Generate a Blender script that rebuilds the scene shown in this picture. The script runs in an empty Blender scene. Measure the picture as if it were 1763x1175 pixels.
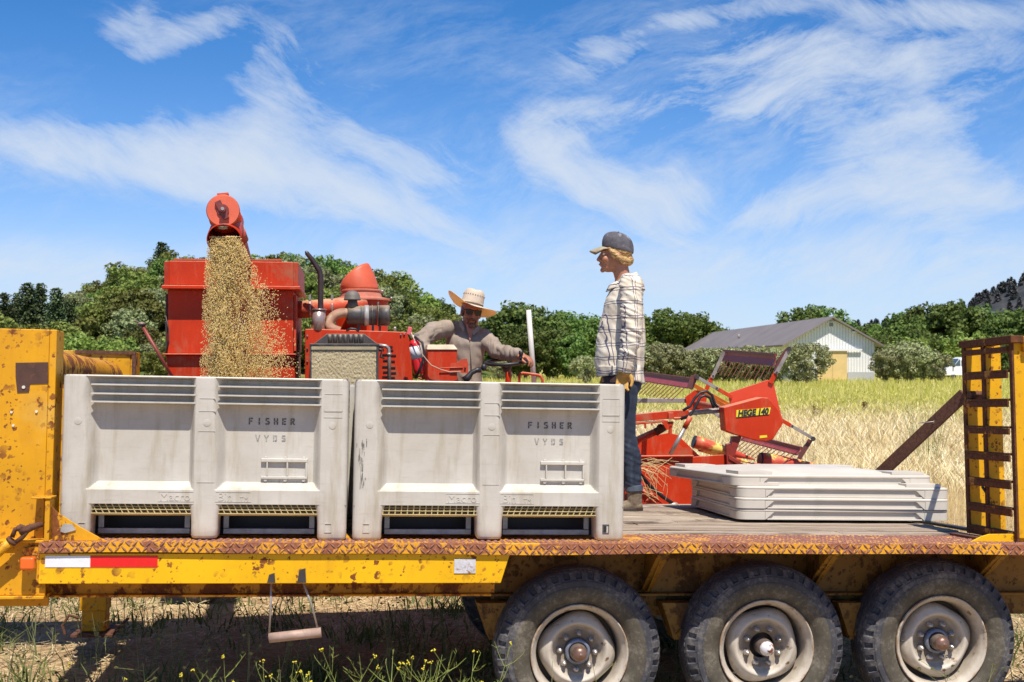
import bpy, bmesh, math, random
import numpy as np
from mathutils import Vector, Matrix, noise as mnoise
R = math.radians
rnd = random.Random(7)
scene = bpy.context.scene
COL = scene.collection

# ------------------------------------------------------------------ camera, sky, sun, exposure
F = 2150.0                      # focal length in photograph pixels (1763 wide)
HZ = 630.0                      # row of the horizon in the photograph
CAMH = 1.67
CAM = Vector((0, 0, CAMH))
cam_d = bpy.data.cameras.new("camera")
cam = bpy.data.objects.new("camera", cam_d)
COL.objects.link(cam)
cam.location = CAM
cam.rotation_euler = (R(90), 0, 0)
cam_d.sensor_width = 36
cam_d.lens = F / 1763 * 36
cam_d.shift_y = (HZ - 587.5) / 1763
cam_d.clip_start = 0.1
cam_d.clip_end = 6000
cam_d.dof.use_dof = True
cam_d.dof.focus_distance = 6.6
cam_d.dof.aperture_fstop = 9.0
scene.camera = cam

SUN_EL = R(64)
SUN_DIR = Vector((0.26, -1.0, 0)).normalized() * math.cos(SUN_EL) + Vector((0, 0, math.sin(SUN_EL)))
sun_d = bpy.data.lights.new("sun", 'SUN')
sun_d.energy = 5.0
sun_d.angle = R(0.5)
sun_d.color = (1.0, 0.93, 0.82)
sun = bpy.data.objects.new("sun", sun_d)
COL.objects.link(sun)
sun.rotation_euler = SUN_DIR.to_track_quat('Z', 'Y').to_euler()
sun.location = (5, -5, 20)

scene.view_settings.view_transform = 'Standard'
scene.view_settings.look = 'None'
scene.view_settings.exposure = 0.42
scene.view_settings.gamma = 1
scene.cycles.max_bounces = 14
scene.cycles.diffuse_bounces = 8
scene.cycles.transmission_bounces = 8

world = bpy.data.worlds.new("World")
scene.world = world
world.use_nodes = True
wt = world.node_tree
wt.nodes.clear()
def N(t, kind, **kw):
    n = t.nodes.new(kind)
    for k, v in kw.items():
        if k.startswith('i_'):
            n.inputs[k[2:]].default_value = v
        else:
            setattr(n, k, v)
    return n
def mth(t, op, a, b=None, c=None, clamp=False):
    n = t.nodes.new('ShaderNodeMath'); n.operation = op; n.use_clamp = clamp
    for i, x in enumerate((a, b, c)):
        if x is None: continue
        if isinstance(x, (int, float)): n.inputs[i].default_value = x
        else: t.links.new(x, n.inputs[i])
    return n.outputs[0]
def sky_nodes():
    t = wt; L = t.links.new
    sky = N(t, 'ShaderNodeTexSky')
    sky.sky_type = 'NISHITA'; sky.sun_disc = False
    sky.sun_elevation = SUN_EL
    sky.sun_rotation = math.atan2(SUN_DIR.x, SUN_DIR.y)
    sky.air_density = .7; sky.dust_density = 0.0; sky.ozone_density = 6.0; sky.altitude = 1000
    hsv = N(t, 'ShaderNodeMix', data_type='RGBA', blend_type='MULTIPLY'); hsv.inputs['Factor'].default_value = 1
    hsv.inputs['B'].default_value = (.27, 1.08, 1.54, 1)
    L(sky.outputs[0], hsv.inputs['A'])
    tc = N(t, 'ShaderNodeTexCoord')
    sp = N(t, 'ShaderNodeSeparateXYZ'); L(tc.outputs['Generated'], sp.inputs[0])
    ay = mth(t, 'MAXIMUM', mth(t, 'ABSOLUTE', sp.outputs['Y']), 0.12)
    u = mth(t, 'DIVIDE', sp.outputs['X'], ay); v = mth(t, 'DIVIDE', sp.outputs['Z'], ay)
    cb = N(t, 'ShaderNodeCombineXYZ'); L(u, cb.inputs[0]); L(v, cb.inputs[1])
    P = cb.outputs[0]
    # a slow warp makes the clouds curl
    wn = N(t, 'ShaderNodeTexNoise'); wn.inputs['Scale'].default_value = 5; wn.inputs['Detail'].default_value = 3
    L(P, wn.inputs['Vector'])
    ws = N(t, 'ShaderNodeVectorMath', operation='SUBTRACT'); L(wn.outputs['Color'], ws.inputs[0]); ws.inputs[1].default_value = (.5, .5, .5)
    wm = N(t, 'ShaderNodeVectorMath', operation='SCALE'); L(ws.outputs[0], wm.inputs[0]); wm.inputs['Scale'].default_value = .10
    wa = N(t, 'ShaderNodeVectorMath', operation='ADD'); L(P, wa.inputs[0]); L(wm.outputs[0], wa.inputs[1])
    PW = wa.outputs[0]
    def streak(ang, sx, sy, scale, detail=8, rough=.62, vec=PW, off=0):
        mp = N(t, 'ShaderNodeMapping'); mp.vector_type = 'TEXTURE'
        mp.inputs['Rotation'].default_value = (0, 0, R(ang)); mp.inputs['Scale'].default_value = (sx, sy, 1)
        mp.inputs['Location'].default_value = (off, off, 0)
        L(vec, mp.inputs['Vector'])
        n = N(t, 'ShaderNodeTexNoise'); n.inputs['Scale'].default_value = scale
        n.inputs['Detail'].default_value = detail; n.inputs['Roughness'].default_value = rough
        L(mp.outputs[0], n.inputs['Vector'])
        return n.outputs['Fac']
    def blob(px, py, rx, ry, ang, wgt):
        mp = N(t, 'ShaderNodeMapping'); mp.vector_type = 'TEXTURE'
        mp.inputs['Location'].default_value = ((px - 881.5) / F, (HZ - py) / F, 0)
        mp.inputs['Rotation'].default_value = (0, 0, R(ang))
        mp.inputs['Scale'].default_value = (rx / F, ry / F, 1)
        L(PW2, mp.inputs['Vector'])
        d = N(t, 'ShaderNodeVectorMath', operation='DOT_PRODUCT'); L(mp.outputs[0], d.inputs[0]); L(mp.outputs[0], d.inputs[1])
        e = mth(t, 'EXPONENT', mth(t, 'MULTIPLY', d.outputs['Value'], -1.0))
        return mth(t, 'MULTIPLY', e, wgt)
    wm2 = N(t, 'ShaderNodeVectorMath', operation='SCALE'); L(ws.outputs[0], wm2.inputs[0]); wm2.inputs['Scale'].default_value = .05
    wa2 = N(t, 'ShaderNodeVectorMath', operation='ADD'); L(P, wa2.inputs[0]); L(wm2.outputs[0], wa2.inputs[1])
    PW2 = wa2.outputs[0]
    def total(lst):
        s = lst[0]
        for x in lst[1:]: s = mth(t, 'ADD', s, x)
        return s
    A = total([blob(*b) for b in [
        (110, 262, 230, 42, -8, .62), (330, 265, 190, 50, -12, .68), (470, 305, 240, 40, -20, .78), (650, 352, 180, 34, -19, .95), (400, 330, 240, 16, -14, .5),
        (470, 190, 110, 60, 60, .75), (440, 110, 70, 40, 40, .5), (240, 55, 60, 40, 0, .45), (320, 70, 100, 28, 10, .35),
        (600, 240, 130, 40, -10, .4), (720, 290, 110, 40, -12, .55),(610, 165, 90, 40, -10, .3), (215, 50, 50, 24, 25, .34), (280, 92, 110, 18, 14, .34), (350, 45, 60, 22, 20, .55), (100, 120, 60, 30, 0, .3), (1000, 120, 0.1, 0.1, 0, 0)]])
    B = total([blob(*b) for b in [
        (945, 265, 70, 50, -50, .9), (1060, 325, 120, 34, -24, 1.0), (1160, 330, 60, 40, -20, .75), (1090, 375, 120, 20, -28, .6), (1010, 235, 60, 18, 20, .35),
        (1050, 90, 80, 48, 15, .85), (1180, 25, 75, 20, 14, .75), (1300, 12, 90, 28, 10, .75), (1600, 20, 200, 35, 0, .6)]])
    C = total([blob(*b) for b in [
        (1600, 240, 90, 140, 12, .7), (1560, 300, 120, 90, 0, .5), (1350, 360, 90, 30, 5, .7), (1370, 120, 200, 70, -18, .62), (1600, 110, 220, 60, 8, .62), (1430, 220, 220, 50, -20, .5), (1050, 200, 180, 30, 5, .4),
        (1230, 180, 160, 50, -10, .3), (1500, 340, 160, 30, 5, .5), (1720, 330, 100, 30, 5, .6)]])
    sa = streak(-16, 3.0, .75, 8, rough=.6); sb = streak(-30, 2.4, .8, 9, off=.7); sc_ = streak(12, 2.0, .9, 8, off=1.9)
    fine = streak(20, 2.4, .75, 22, detail=10, rough=.72, off=3.1)
    fineA = streak(-26, 2.8, .7, 20, detail=10, rough=.72, off=2.2)
    def shape(m, n, f, k=1.0):
        nn = mth(t, 'ADD', mth(t, 'MULTIPLY', n, .45), mth(t, 'MULTIPLY', f, .55))
        e = mth(t, 'SUBTRACT', mth(t, 'ADD', mth(t, 'MULTIPLY', m, .55), mth(t, 'MULTIPLY', nn, 3.0)), 1.62)
        e = mth(t, 'MULTIPLY', e, .98 * k, clamp=True)
        return mth(t, 'MULTIPLY', e, mth(t, 'MULTIPLY', m, 2.2, clamp=True))
    dens = mth(t, 'ADD', mth(t, 'ADD', shape(A, sa, fineA, 1.15), shape(B, sb, fineA, 1.2)), shape(C, sc_, fine))
    low = total([blob(*b) for b in [(300, 480, 900, 55, 0, .5), (1200, 440, 500, 36, 0, .45), (1650, 450, 350, 55, 0, .6), (0, 470, 300, 55, 0, .45)]])
    dens = mth(t, 'ADD', dens, mth(t, 'MULTIPLY', low, mth(t, 'MULTIPLY', mth(t, 'SUBTRACT', fine, .3), 2.2, clamp=True)))
    veil = mth(t, 'MULTIPLY', mth(t, 'SUBTRACT', streak(6, 2.0, .7, 5, off=5), .43), 1.6, clamp=True)
    dens = mth(t, 'ADD', dens, mth(t, 'MULTIPLY', mth(t, 'MULTIPLY', veil, mth(t, 'MULTIPLY', mth(t, 'SUBTRACT', fine, .42), 4, clamp=True)), .68))
    hz = mth(t, 'EXPONENT', mth(t, 'MULTIPLY', mth(t, 'ABSOLUTE', sp.outputs['Z']), -14.5))
    dens = mth(t, 'ADD', dens, mth(t, 'MULTIPLY', hz, 1.35))
    dens = mth(t, 'SUBTRACT', 1.0, mth(t, 'EXPONENT', mth(t, 'MULTIPLY', dens, -1.9)), clamp=True)
    mix = N(t, 'ShaderNodeMix', data_type='RGBA')
    L(dens, mix.inputs['Factor'])
    L(hsv.outputs['Result'], mix.inputs['A'])
    mix.inputs['B'].default_value = (6.7, 7.35, 8.2, 1)
    bg = N(t, 'ShaderNodeBackground'); bg.inputs['Strength'].default_value = 0.08
    L(mix.outputs['Result'], bg.inputs['Color'])
    out = N(t, 'ShaderNodeOutputWorld'); L(bg.outputs[0], out.inputs[0])
sky_nodes()

# ------------------------------------------------------------------ helpers
def CP(x, y, Z):
    """point seen at photo pixel (x, y) standing at distance Z"""
    return Vector(((x - 881.5) / F * Z, Z, CAMH - (y - HZ) / F * Z))

class MB:
    def __init__(s):
        s.v = []; s.f = []; s.sm = []
    def add(s, vs, fs, smooth=False, M=None):
        o = len(s.v)
        if M is not None: vs = [M @ Vector(p) for p in vs]
        s.v.extend([tuple(p) for p in vs])
        s.f.extend([tuple(i + o for i in f) for f in fs])
        s.sm.extend([smooth] * len(fs))
        return s
    def box(s, x0, x1, y0, y1, z0, z1, M=None, taper=None):
        vs = [(x0, y0, z0), (x1, y0, z0), (x1, y1, z0), (x0, y1, z0), (x0, y0, z1), (x1, y0, z1), (x1, y1, z1), (x0, y1, z1)]
        fs = [(0, 3, 2, 1), (4, 5, 6, 7), (0, 1, 5, 4), (1, 2, 6, 5), (2, 3, 7, 6), (3, 0, 4, 7)]
        return s.add(vs, fs, False, M)
    def hexa(s, p, M=None):
        fs = [(0, 3, 2, 1), (4, 5, 6, 7), (0, 1, 5, 4), (1, 2, 6, 5), (2, 3, 7, 6), (3, 0, 4, 7)]
        return s.add(p, fs, False, M)
    def bar(s, p, q, w, h, up=(0, 0, 1), M=None):
        p = Vector(p); q = Vector(q); d = (q - p)
        if d.length < 1e-6: return s
        d.normalize(); up = Vector(up)
        sd = d.cross(up)
        if sd.length < 1e-4: sd = d.cross(Vector((0, 1, 0)))
        sd.normalize(); u2 = sd.cross(d).normalized()
        vs = []
        for c in (p, q):
            for a, b in ((-1, -1), (1, -1), (1, 1), (-1, 1)):
                vs.append(c + sd * (a * w / 2) + u2 * (b * h / 2))
        fs = [(0, 3, 2, 1), (4, 5, 6, 7), (0, 1, 5, 4), (1, 2, 6, 5), (2, 3, 7, 6), (3, 0, 4, 7)]
        return s.add(vs, fs, False, M)
    def tube(s, pts, r, seg=12, caps=True, M=None, smooth=True, rx=1.0):
        pts = [Vector(p) for p in pts]; n = len(pts)
        rr = r if isinstance(r, (list, tuple)) else [r] * n
        vs = []; fs = []
        up = None
        for i, p in enumerate(pts):
            if i == 0: d = pts[1] - p
            elif i == n - 1: d = p - pts[i - 1]
            else: d = (pts[i + 1] - p).normalized() + (p - pts[i - 1]).normalized()
            d.normalize()
            if up is None:
                up = Vector((0, 0, 1)) if abs(d.z) < .9 else Vector((0, 1, 0))
            a = d.cross(up); a.normalize(); b = a.cross(d).normalized(); up = b
            for k in range(seg):
                t = 2 * math.pi * k / seg
                vs.append(p + (a * math.cos(t) * rx + b * math.sin(t)) * rr[i])
        for i in range(n - 1):
            for k in range(seg):
                k2 = (k + 1) % seg
                fs.append((i * seg + k, i * seg + k2, (i + 1) * seg + k2, (i + 1) * seg + k))
        s.add(vs, fs, smooth, M)
        if caps:
            s.add(vs[:seg], [tuple(range(seg))[::-1]], False, M)
            s.add(vs[-seg:], [tuple(range(seg))], False, M)
        return s
    def lathe(s, prof, seg=32, M=None, smooth=True, fn=None):
        """prof: (radius, height) pairs, turned about local Z"""
        vs = []; fs = []
        n = len(prof)
        for i, (r, h) in enumerate(prof):
            for k in range(seg):
                t = 2 * math.pi * k / seg
                rr, hh = (r, h) if fn is None else fn(r, h, t)
                vs.append((rr * math.cos(t), rr * math.sin(t), hh))
        for i in range(n - 1):
            for k in range(seg):
                k2 = (k + 1) % seg
                fs.append((i * seg + k, i * seg + k2, (i + 1) * seg + k2, (i + 1) * seg + k))
        return s.add(vs, fs, smooth, M)
    def prism(s, poly, a, b, axis='y', M=None):
        """poly of (p,q) extruded along axis from a to b; axis y: (x,z); axis x: (y,z); axis z: (x,y)"""
        def mk(p, t):
            return {'y': (p[0], t, p[1]), 'x': (t, p[0], p[1]), 'z': (p[0], p[1], t)}[axis]
        n = len(poly)
        vs = [mk(p, a) for p in poly] + [mk(p, b) for p in poly]
        fs = [tuple(range(n)), tuple(range(n, 2 * n))[::-1]]
        for i in range(n):
            j = (i + 1) % n
            fs.append((i, i + n, j + n, j))
        return s.add(vs, fs, False, M)
    def plate(s, pts, th, M=None):
        """flat polygon of 3-D points given a thickness along its normal"""
        pts = [Vector(p) for p in pts]
        nrm = Vector((0, 0, 0))
        for i in range(len(pts)):
            a = pts[i]; b = pts[(i + 1) % len(pts)]; nrm += a.cross(b)
        nrm.normalize(); n = len(pts)
        vs = [p + nrm * th / 2 for p in pts] + [p - nrm * th / 2 for p in pts]
        fs = [tuple(range(n)), tuple(range(n, 2 * n))[::-1]]
        for i in range(n):
            j = (i + 1) % n
            fs.append((i, i + n, j + n, j))
        return s.add(vs, fs, False, M)
    def ball(s, c, r, seg=16, rings=10, M=None, sc=(1, 1, 1)):
        vs = []; fs = []
        for i in range(rings + 1):
            ph = math.pi * i / rings
            for k in range(seg):
                t = 2 * math.pi * k / seg
                vs.append((c[0] + r * sc[0] * math.sin(ph) * math.cos(t), c[1] + r * sc[1] * math.sin(ph) * math.sin(t), c[2] + r * sc[2] * math.cos(ph)))
        for i in range(rings):
            for k in range(seg):
                k2 = (k + 1) % seg
                fs.append((i * seg + k, (i + 1) * seg + k, (i + 1) * seg + k2, i * seg + k2))
        return s.add(vs, fs, True, M)
    def grid(s, pts, smooth=True, M=None):
        """pts: rows of points"""
        n = len(pts); m = len(pts[0])
        vs = [p for row in pts for p in row]
        fs = [(i * m + j, i * m + j + 1, (i + 1) * m + j + 1, (i + 1) * m + j) for i in range(n - 1) for j in range(m - 1)]
        return s.add(vs, fs, smooth, M)
    def build(s, name, mat, parent=None, bevel=0, seg=2, angle=None, weld=True, fix=True):
        me = bpy.data.meshes.new(name)
        me.from_pydata(s.v, [], s.f)
        if s.f: me.polygons.foreach_set('use_smooth', s.sm)
        me.materials.append(mat)
        bm = bmesh.new(); bm.from_mesh(me)
        if weld: bmesh.ops.remove_doubles(bm, verts=bm.verts, dist=1e-5)
        if fix: bmesh.ops.recalc_face_normals(bm, faces=bm.faces)
        bm.to_mesh(me); bm.free()
        if angle:
            me.polygons.foreach_set('use_smooth', [True] * len(me.polygons))
            me.set_sharp_from_angle(angle=R(angle))
        o = bpy.data.objects.new(name, me)
        COL.objects.link(o)
        if parent is not None: o.parent = parent
        if bevel:
            md = o.modifiers.new('bevel', 'BEVEL'); md.width = bevel; md.segments = seg
            md.limit_method = 'ANGLE'; md.angle_limit = R(40)
            if not angle:
                me.polygons.foreach_set('use_smooth', [True] * len(me.polygons))
                md.harden_normals = True
                me.set_sharp_from_angle(angle=R(35))
        return o

def tag(o, label=None, cat=None, group=None, kind=None):
    if label: o['label'] = label
    if cat: o['category'] = cat
    if group: o['group'] = group
    if kind: o['kind'] = kind
    return o
def empty(name, M=None, parent=None, size=.2):
    e = bpy.data.objects.new(name, None); e.empty_display_size = size
    COL.objects.link(e)
    if parent is not None: e.parent = parent
    if M is not None: e.matrix_world = M
    return e
def copy_tree(o, parent=None):
    c = o.copy(); COL.objects.link(c)
    if parent is not None: c.parent = parent
    for ch in [x for x in COL.objects if x.parent == o]: copy_tree(ch, c)
    return c

# ------------------------------------------------------------------ materials
def newmat(name):
    m = bpy.data.materials.new(name); m.use_nodes = True
    t = m.node_tree; b = t.nodes['Principled BSDF']
    return m, t, b
def rgb(c): return (c[0], c[1], c[2], 1)
def coords(t, scale=(1, 1, 1), rot=(0, 0, 0), kind='Object'):
    tc = t.nodes.new('ShaderNodeTexCoord'); mp = t.nodes.new('ShaderNodeMapping')
    mp.inputs['Scale'].default_value = scale; mp.inputs['Rotation'].default_value = rot
    t.links.new(tc.outputs[kind], mp.inputs['Vector'])
    return mp.outputs[0]
def noise_n(t, vec, scale, detail=6, rough=.6, dist=0):
    n = t.nodes.new('ShaderNodeTexNoise'); n.inputs['Scale'].default_value = scale
    n.inputs['Detail'].default_value = detail; n.inputs['Roughness'].default_value = rough
    n.inputs['Distortion'].default_value = dist
    t.links.new(vec, n.inputs['Vector']); return n.outputs['Fac']
def ramp(t, fac, stops):
    n = t.nodes.new('ShaderNodeValToRGB'); e = n.color_ramp.elements
    while len(e) > 1: e.remove(e[-1])
    e[0].position = stops[0][0]; e[0].color = rgb(stops[0][1])
    for p, c in stops[1:]:
        x = e.new(p); x.color = rgb(c)
    t.links.new(fac, n.inputs[0]); return n.outputs[0]
def mixc(t, fac, a, b, mode='MIX'):
    n = t.nodes.new('ShaderNodeMix'); n.data_type = 'RGBA'; n.blend_type = mode
    for k, x in (('Factor', fac), ('A', a), ('B', b)):
        if isinstance(x, (int, float)): n.inputs[k].default_value = x
        elif isinstance(x, tuple): n.inputs[k].default_value = rgb(x)
        else: t.links.new(x, n.inputs[k])
    return n.outputs['Result']
def thr(t, fac, lo, hi):
    n = t.nodes.new('ShaderNodeMapRange'); n.clamp = True
    n.inputs[1].default_value = lo; n.inputs[2].default_value = hi
    t.links.new(fac, n.inputs[0]); return n.outputs[0]
def bump(t, b, h, strength=.3, dist=.01):
    n = t.nodes.new('ShaderNodeBump'); n.inputs['Strength'].default_value = strength; n.inputs['Distance'].default_value = dist
    t.links.new(h, n.inputs['Height']); t.links.new(n.outputs[0], b.inputs['Normal'])
def simple(name, c, rough=.6, metal=0, var=.25, scale=8, bstr=.15, dirt=None, dirt_amt=.5, spec=.5, stretch=(1, 1, 1), dust=0):
    m, t, b = newmat(name)
    vec = coords(t, stretch)
    n1 = noise_n(t, vec, scale, 8, .65)
    lo = tuple(x * (1 - var) for x in c); hi = tuple(min(1, x * (1 + var)) for x in c)
    colr = ramp(t, n1, [(.3, lo), (.7, hi)])
    if dirt:
        n2 = noise_n(t, vec, scale * .6 + 1.3, 10, .7, .5)
        colr = mixc(t, thr(t, n2, .62 - dirt_amt * .2, .70 - dirt_amt * .05), colr, dirt)
    if dust:
        g = t.nodes.new('ShaderNodeNewGeometry'); sz = t.nodes.new('ShaderNodeSeparateXYZ'); t.links.new(g.outputs['Normal'], sz.inputs[0])
        nd = noise_n(t, vec, 11, 8, .7)
        fd = thr(t, mth(t, 'ADD', sz.outputs['Z'], mth(t, 'MULTIPLY', mth(t, 'SUBTRACT', nd, .5), 1.6)), .35, .9)
        fs_ = thr(t, noise_n(t, coords(t, (1, 1, .15)), 14, 8, .75), .52, .74)
        colr = mixc(t, mth(t, 'MAXIMUM', mth(t, 'MULTIPLY', fd, dust), mth(t, 'MULTIPLY', fs_, dust * .45)), colr, (.50, .36, .22))
    t.links.new(colr, b.inputs['Base Color'])
    n3 = noise_n(t, vec, scale * 5, 4, .6)
    if bstr: bump(t, b, n3, bstr, .004)
    rr = t.nodes.new('ShaderNodeMapRange'); rr.inputs[3].default_value = max(.05, rough - .12); rr.inputs[4].default_value = min(1, rough + .12)
    t.links.new(n1, rr.inputs[0]); t.links.new(rr.outputs[0], b.inputs['Roughness'])
    b.inputs['Metallic'].default_value = metal
    b.inputs['Specular IOR Level'].default_value = spec
    return m
def rusty(name, base, amount=.3, scale=4.0, rust=(.12, .035, .012), rust2=(.26, .085, .02), spots=.5, rough=.5, fade=None, seed=0.0, streak=True):
    """painted steel with rust patches, small rust spots and runs below them"""
    m, t, b = newmat(name)
    vec = coords(t)
    ofs = t.nodes.new('ShaderNodeVectorMath'); ofs.operation = 'ADD'; ofs.inputs[1].default_value = (seed, seed * 1.7, seed * .6)
    t.links.new(vec, ofs.inputs[0]); vec = ofs.outputs[0]
    sv = t.nodes.new('ShaderNodeMapping'); sv.inputs['Scale'].default_value = (1, 1, .22); t.links.new(vec, sv.inputs[0])
    big = noise_n(t, vec, scale, 10, .68, .3)
    run = noise_n(t, sv.outputs[0], scale * 3.2, 8, .7, .2)
    p = base
    tone = noise_n(t, vec, scale * .5, 5, .6)
    paint = ramp(t, tone, [(.3, tuple(x * .82 for x in p)), (.55, p), (.75, fade or tuple(min(1, x * 1.12) for x in p))])
    mottl = noise_n(t, vec, 60, 4, .7)
    rcol = ramp(t, mottl, [(.3, rust), (.7, rust2)])
    f1 = thr(t, mth(t, 'ADD', mth(t, 'MULTIPLY', big, .72), mth(t, 'MULTIPLY', run if streak else big, .28)), .66 - amount * .34, .685 - amount * .34)
    vo = t.nodes.new('ShaderNodeTexVoronoi'); vo.inputs['Scale'].default_value = 31; vo.inputs['Randomness'].default_value = 1
    jw = noise_n(t, vec, 48, 5, .7)
    wv = t.nodes.new('ShaderNodeVectorMath'); wv.operation = 'ADD'
    cbx = t.nodes.new('ShaderNodeCombineXYZ')
    for k in range(3): t.links.new(mth(t, 'MULTIPLY', jw, .050), cbx.inputs[k])
    t.links.new(vec, wv.inputs[0]); t.links.new(cbx.outputs[0], wv.inputs[1]); t.links.new(wv.outputs[0], vo.inputs['Vector'])
    sepc = t.nodes.new('ShaderNodeSeparateColor'); t.links.new(vo.outputs['Color'], sepc.inputs[0])
    rad = mth(t, 'MULTIPLY', mth(t, 'SUBTRACT', sepc.outputs[0], 1 - spots), .60 / max(spots, .05))
    zone = thr(t, noise_n(t, vec, scale * 1.4, 3, .5), .43, .60)
    spot = mth(t, 'MULTIPLY', thr(t, mth(t, 'SUBTRACT', rad, vo.outputs['Distance']), -.02, .05), zone)
    v2 = t.nodes.new('ShaderNodeTexVoronoi'); v2.inputs['Scale'].default_value = 52; t.links.new(wv.outputs[0], v2.inputs['Vector'])
    sp2 = t.nodes.new('ShaderNodeSeparateColor'); t.links.new(v2.outputs['Color'], sp2.inputs[0])
    rad2 = mth(t, 'MULTIPLY', mth(t, 'SUBTRACT', sp2.outputs[0], 1 - spots * .9), .75)
    zone2 = thr(t, noise_n(t, sv.outputs[0], scale * 2.2, 4, .6), .38, .58)
    spot2 = mth(t, 'MULTIPLY', thr(t, mth(t, 'SUBTRACT', rad2, v2.outputs['Distance']), -.02, .08), zone2)
    f = mth(t, 'MAXIMUM', mth(t, 'MAXIMUM', f1, spot), spot2, clamp=True)
    halo = mth(t, 'MULTIPLY', thr(t, mth(t, 'ADD', mth(t, 'MULTIPLY', big, .6), mth(t, 'MULTIPLY', run, .4)), .52 - amount * .3, .68 - amount * .3), .55)
    c1 = mixc(t, halo, paint, tuple(p[i] * .5 + rust2[i] * .5 for i in range(3)))
    colr = mixc(t, f, c1, rcol)
    t.links.new(colr, b.inputs['Base Color'])
    b.inputs['Specular IOR Level'].default_value = .3
    rr = mth(t, 'ADD', mth(t, 'MULTIPLY', f, .35), rough); t.links.new(rr, b.inputs['Roughness'])
    h = mth(t, 'ADD', mth(t, 'MULTIPLY', f, -.5), mth(t, 'MULTIPLY', mottl, mth(t, 'ADD', mth(t, 'MULTIPLY', f, .5), .1)))
    bump(t, b, h, .5, .003)
    return m
def leafmat(name, lo, hi, trans=.25, rv=.25):
    m, t, b = newmat(name)
    oi = t.nodes.new('ShaderNodeObjectInfo')
    vec = coords(t)
    n = noise_n(t, vec, .9, 4, .6)
    g = t.nodes.new('ShaderNodeNewGeometry')
    f = mth(t, 'ADD', mth(t, 'MULTIPLY', n, .6), mth(t, 'MULTIPLY', g.outputs['Random Per Island'], .4))
    colr = ramp(t, f, [(.25, lo), (.75, hi)])
    hs = t.nodes.new('ShaderNodeHueSaturation')
    t.links.new(colr, hs.inputs['Color'])
    t.links.new(mth(t, 'ADD', mth(t, 'MULTIPLY', oi.outputs['Random'], rv * .14), .5 - rv * .07), hs.inputs['Hue'])
    t.links.new(mth(t, 'ADD', mth(t, 'MULTIPLY', oi.outputs['Random'], rv * 2.0), 1 - rv), hs.inputs['Value'])
    t.links.new(hs.outputs[0], b.inputs['Base Color'])
    b.inputs['Roughness'].default_value = .6
    b.inputs['Specular IOR Level'].default_value = .25
    tr = t.nodes.new('ShaderNodeBsdfTranslucent'); t.links.new(hs.outputs[0], tr.inputs[0])
    mx = t.nodes.new('ShaderNodeMixShader'); mx.inputs[0].default_value = trans
    out = t.nodes['Material Output']
    t.links.new(b.outputs[0], mx.inputs[1]); t.links.new(tr.outputs[0], mx.inputs[2]); t.links.new(mx.outputs[0], out.inputs[0])
    return m

YEL = (.68, .33, .008)
M_yel = rusty('yellow_paint', YEL, .24, 3.4, spots=.7, seed=1.3, fade=(.66, .47, .13))
M_yel_beam = rusty('yellow_beam_paint', (.80, .44, .004), .02, 4.0, spots=.62, seed=4.1)
M_yel_rust = rusty('rusted_yellow', (.68, .31, .012), .44, 5.0, spots=.8, seed=2.2)
M_ramp = rusty('ramp_rust', (.50, .22, .02), .78, 6.0, rust=(.045, .02, .012), rust2=(.17, .06, .02), spots=.9, seed=3.2)
M_ramp_yel = rusty('ramp_yellow', (.72, .38, .006), .14, 4.0, spots=.7, seed=6.2)
M_frame = rusty('dark_frame_paint', (.26, .135, .018), .42, 4.0, rust=(.06, .03, .012), rust2=(.14, .07, .02), spots=.8, seed=7.7)  # much darker and browner than the other yellow paints
M_rust = rusty('bare_rust', (.16, .07, .035), .9, 5.0, rust=(.06, .028, .02), rust2=(.16, .07, .04), spots=.9, seed=5.2)
M_red = simple('red_paint', (.51, .032, .004), .5, dust=.55, spec=.3, var=.14, scale=5, bstr=.04, dirt=(.40, .10, .05), dirt_amt=.35)
M_red_dusty = simple('dusty_red_paint', (.50, .060, .024), .65, spec=.3, dust=.75, var=.18, scale=6, bstr=.08, dirt=(.42, .22, .14), dirt_amt=.35)
M_reel = simple('faded_red_slat', (.30, .055, .055), .55, var=.2, scale=7, bstr=.06, dirt=(.30, .14, .12), dirt_amt=.2)
M_worn = simple('worn_steel', (.36, .32, .29), .45, .5, var=.3, scale=9, bstr=.1, dirt=(.22, .09, .05), dirt_amt=.35)
M_dkmetal = simple('dark_metal', (.06, .052, .05), .5, .3, var=.3, scale=12, bstr=.1)
M_black = simple('black_rubber_and_shade', (.018, .018, .022), .45, var=.3, scale=15, bstr=.05)
M_plblack = simple('dusty_black_plastic', (.045, .042, .045), .5, dust=.5, var=.3, scale=7, bstr=.05, dirt=(.14, .12, .11), dirt_amt=.3)
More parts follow.
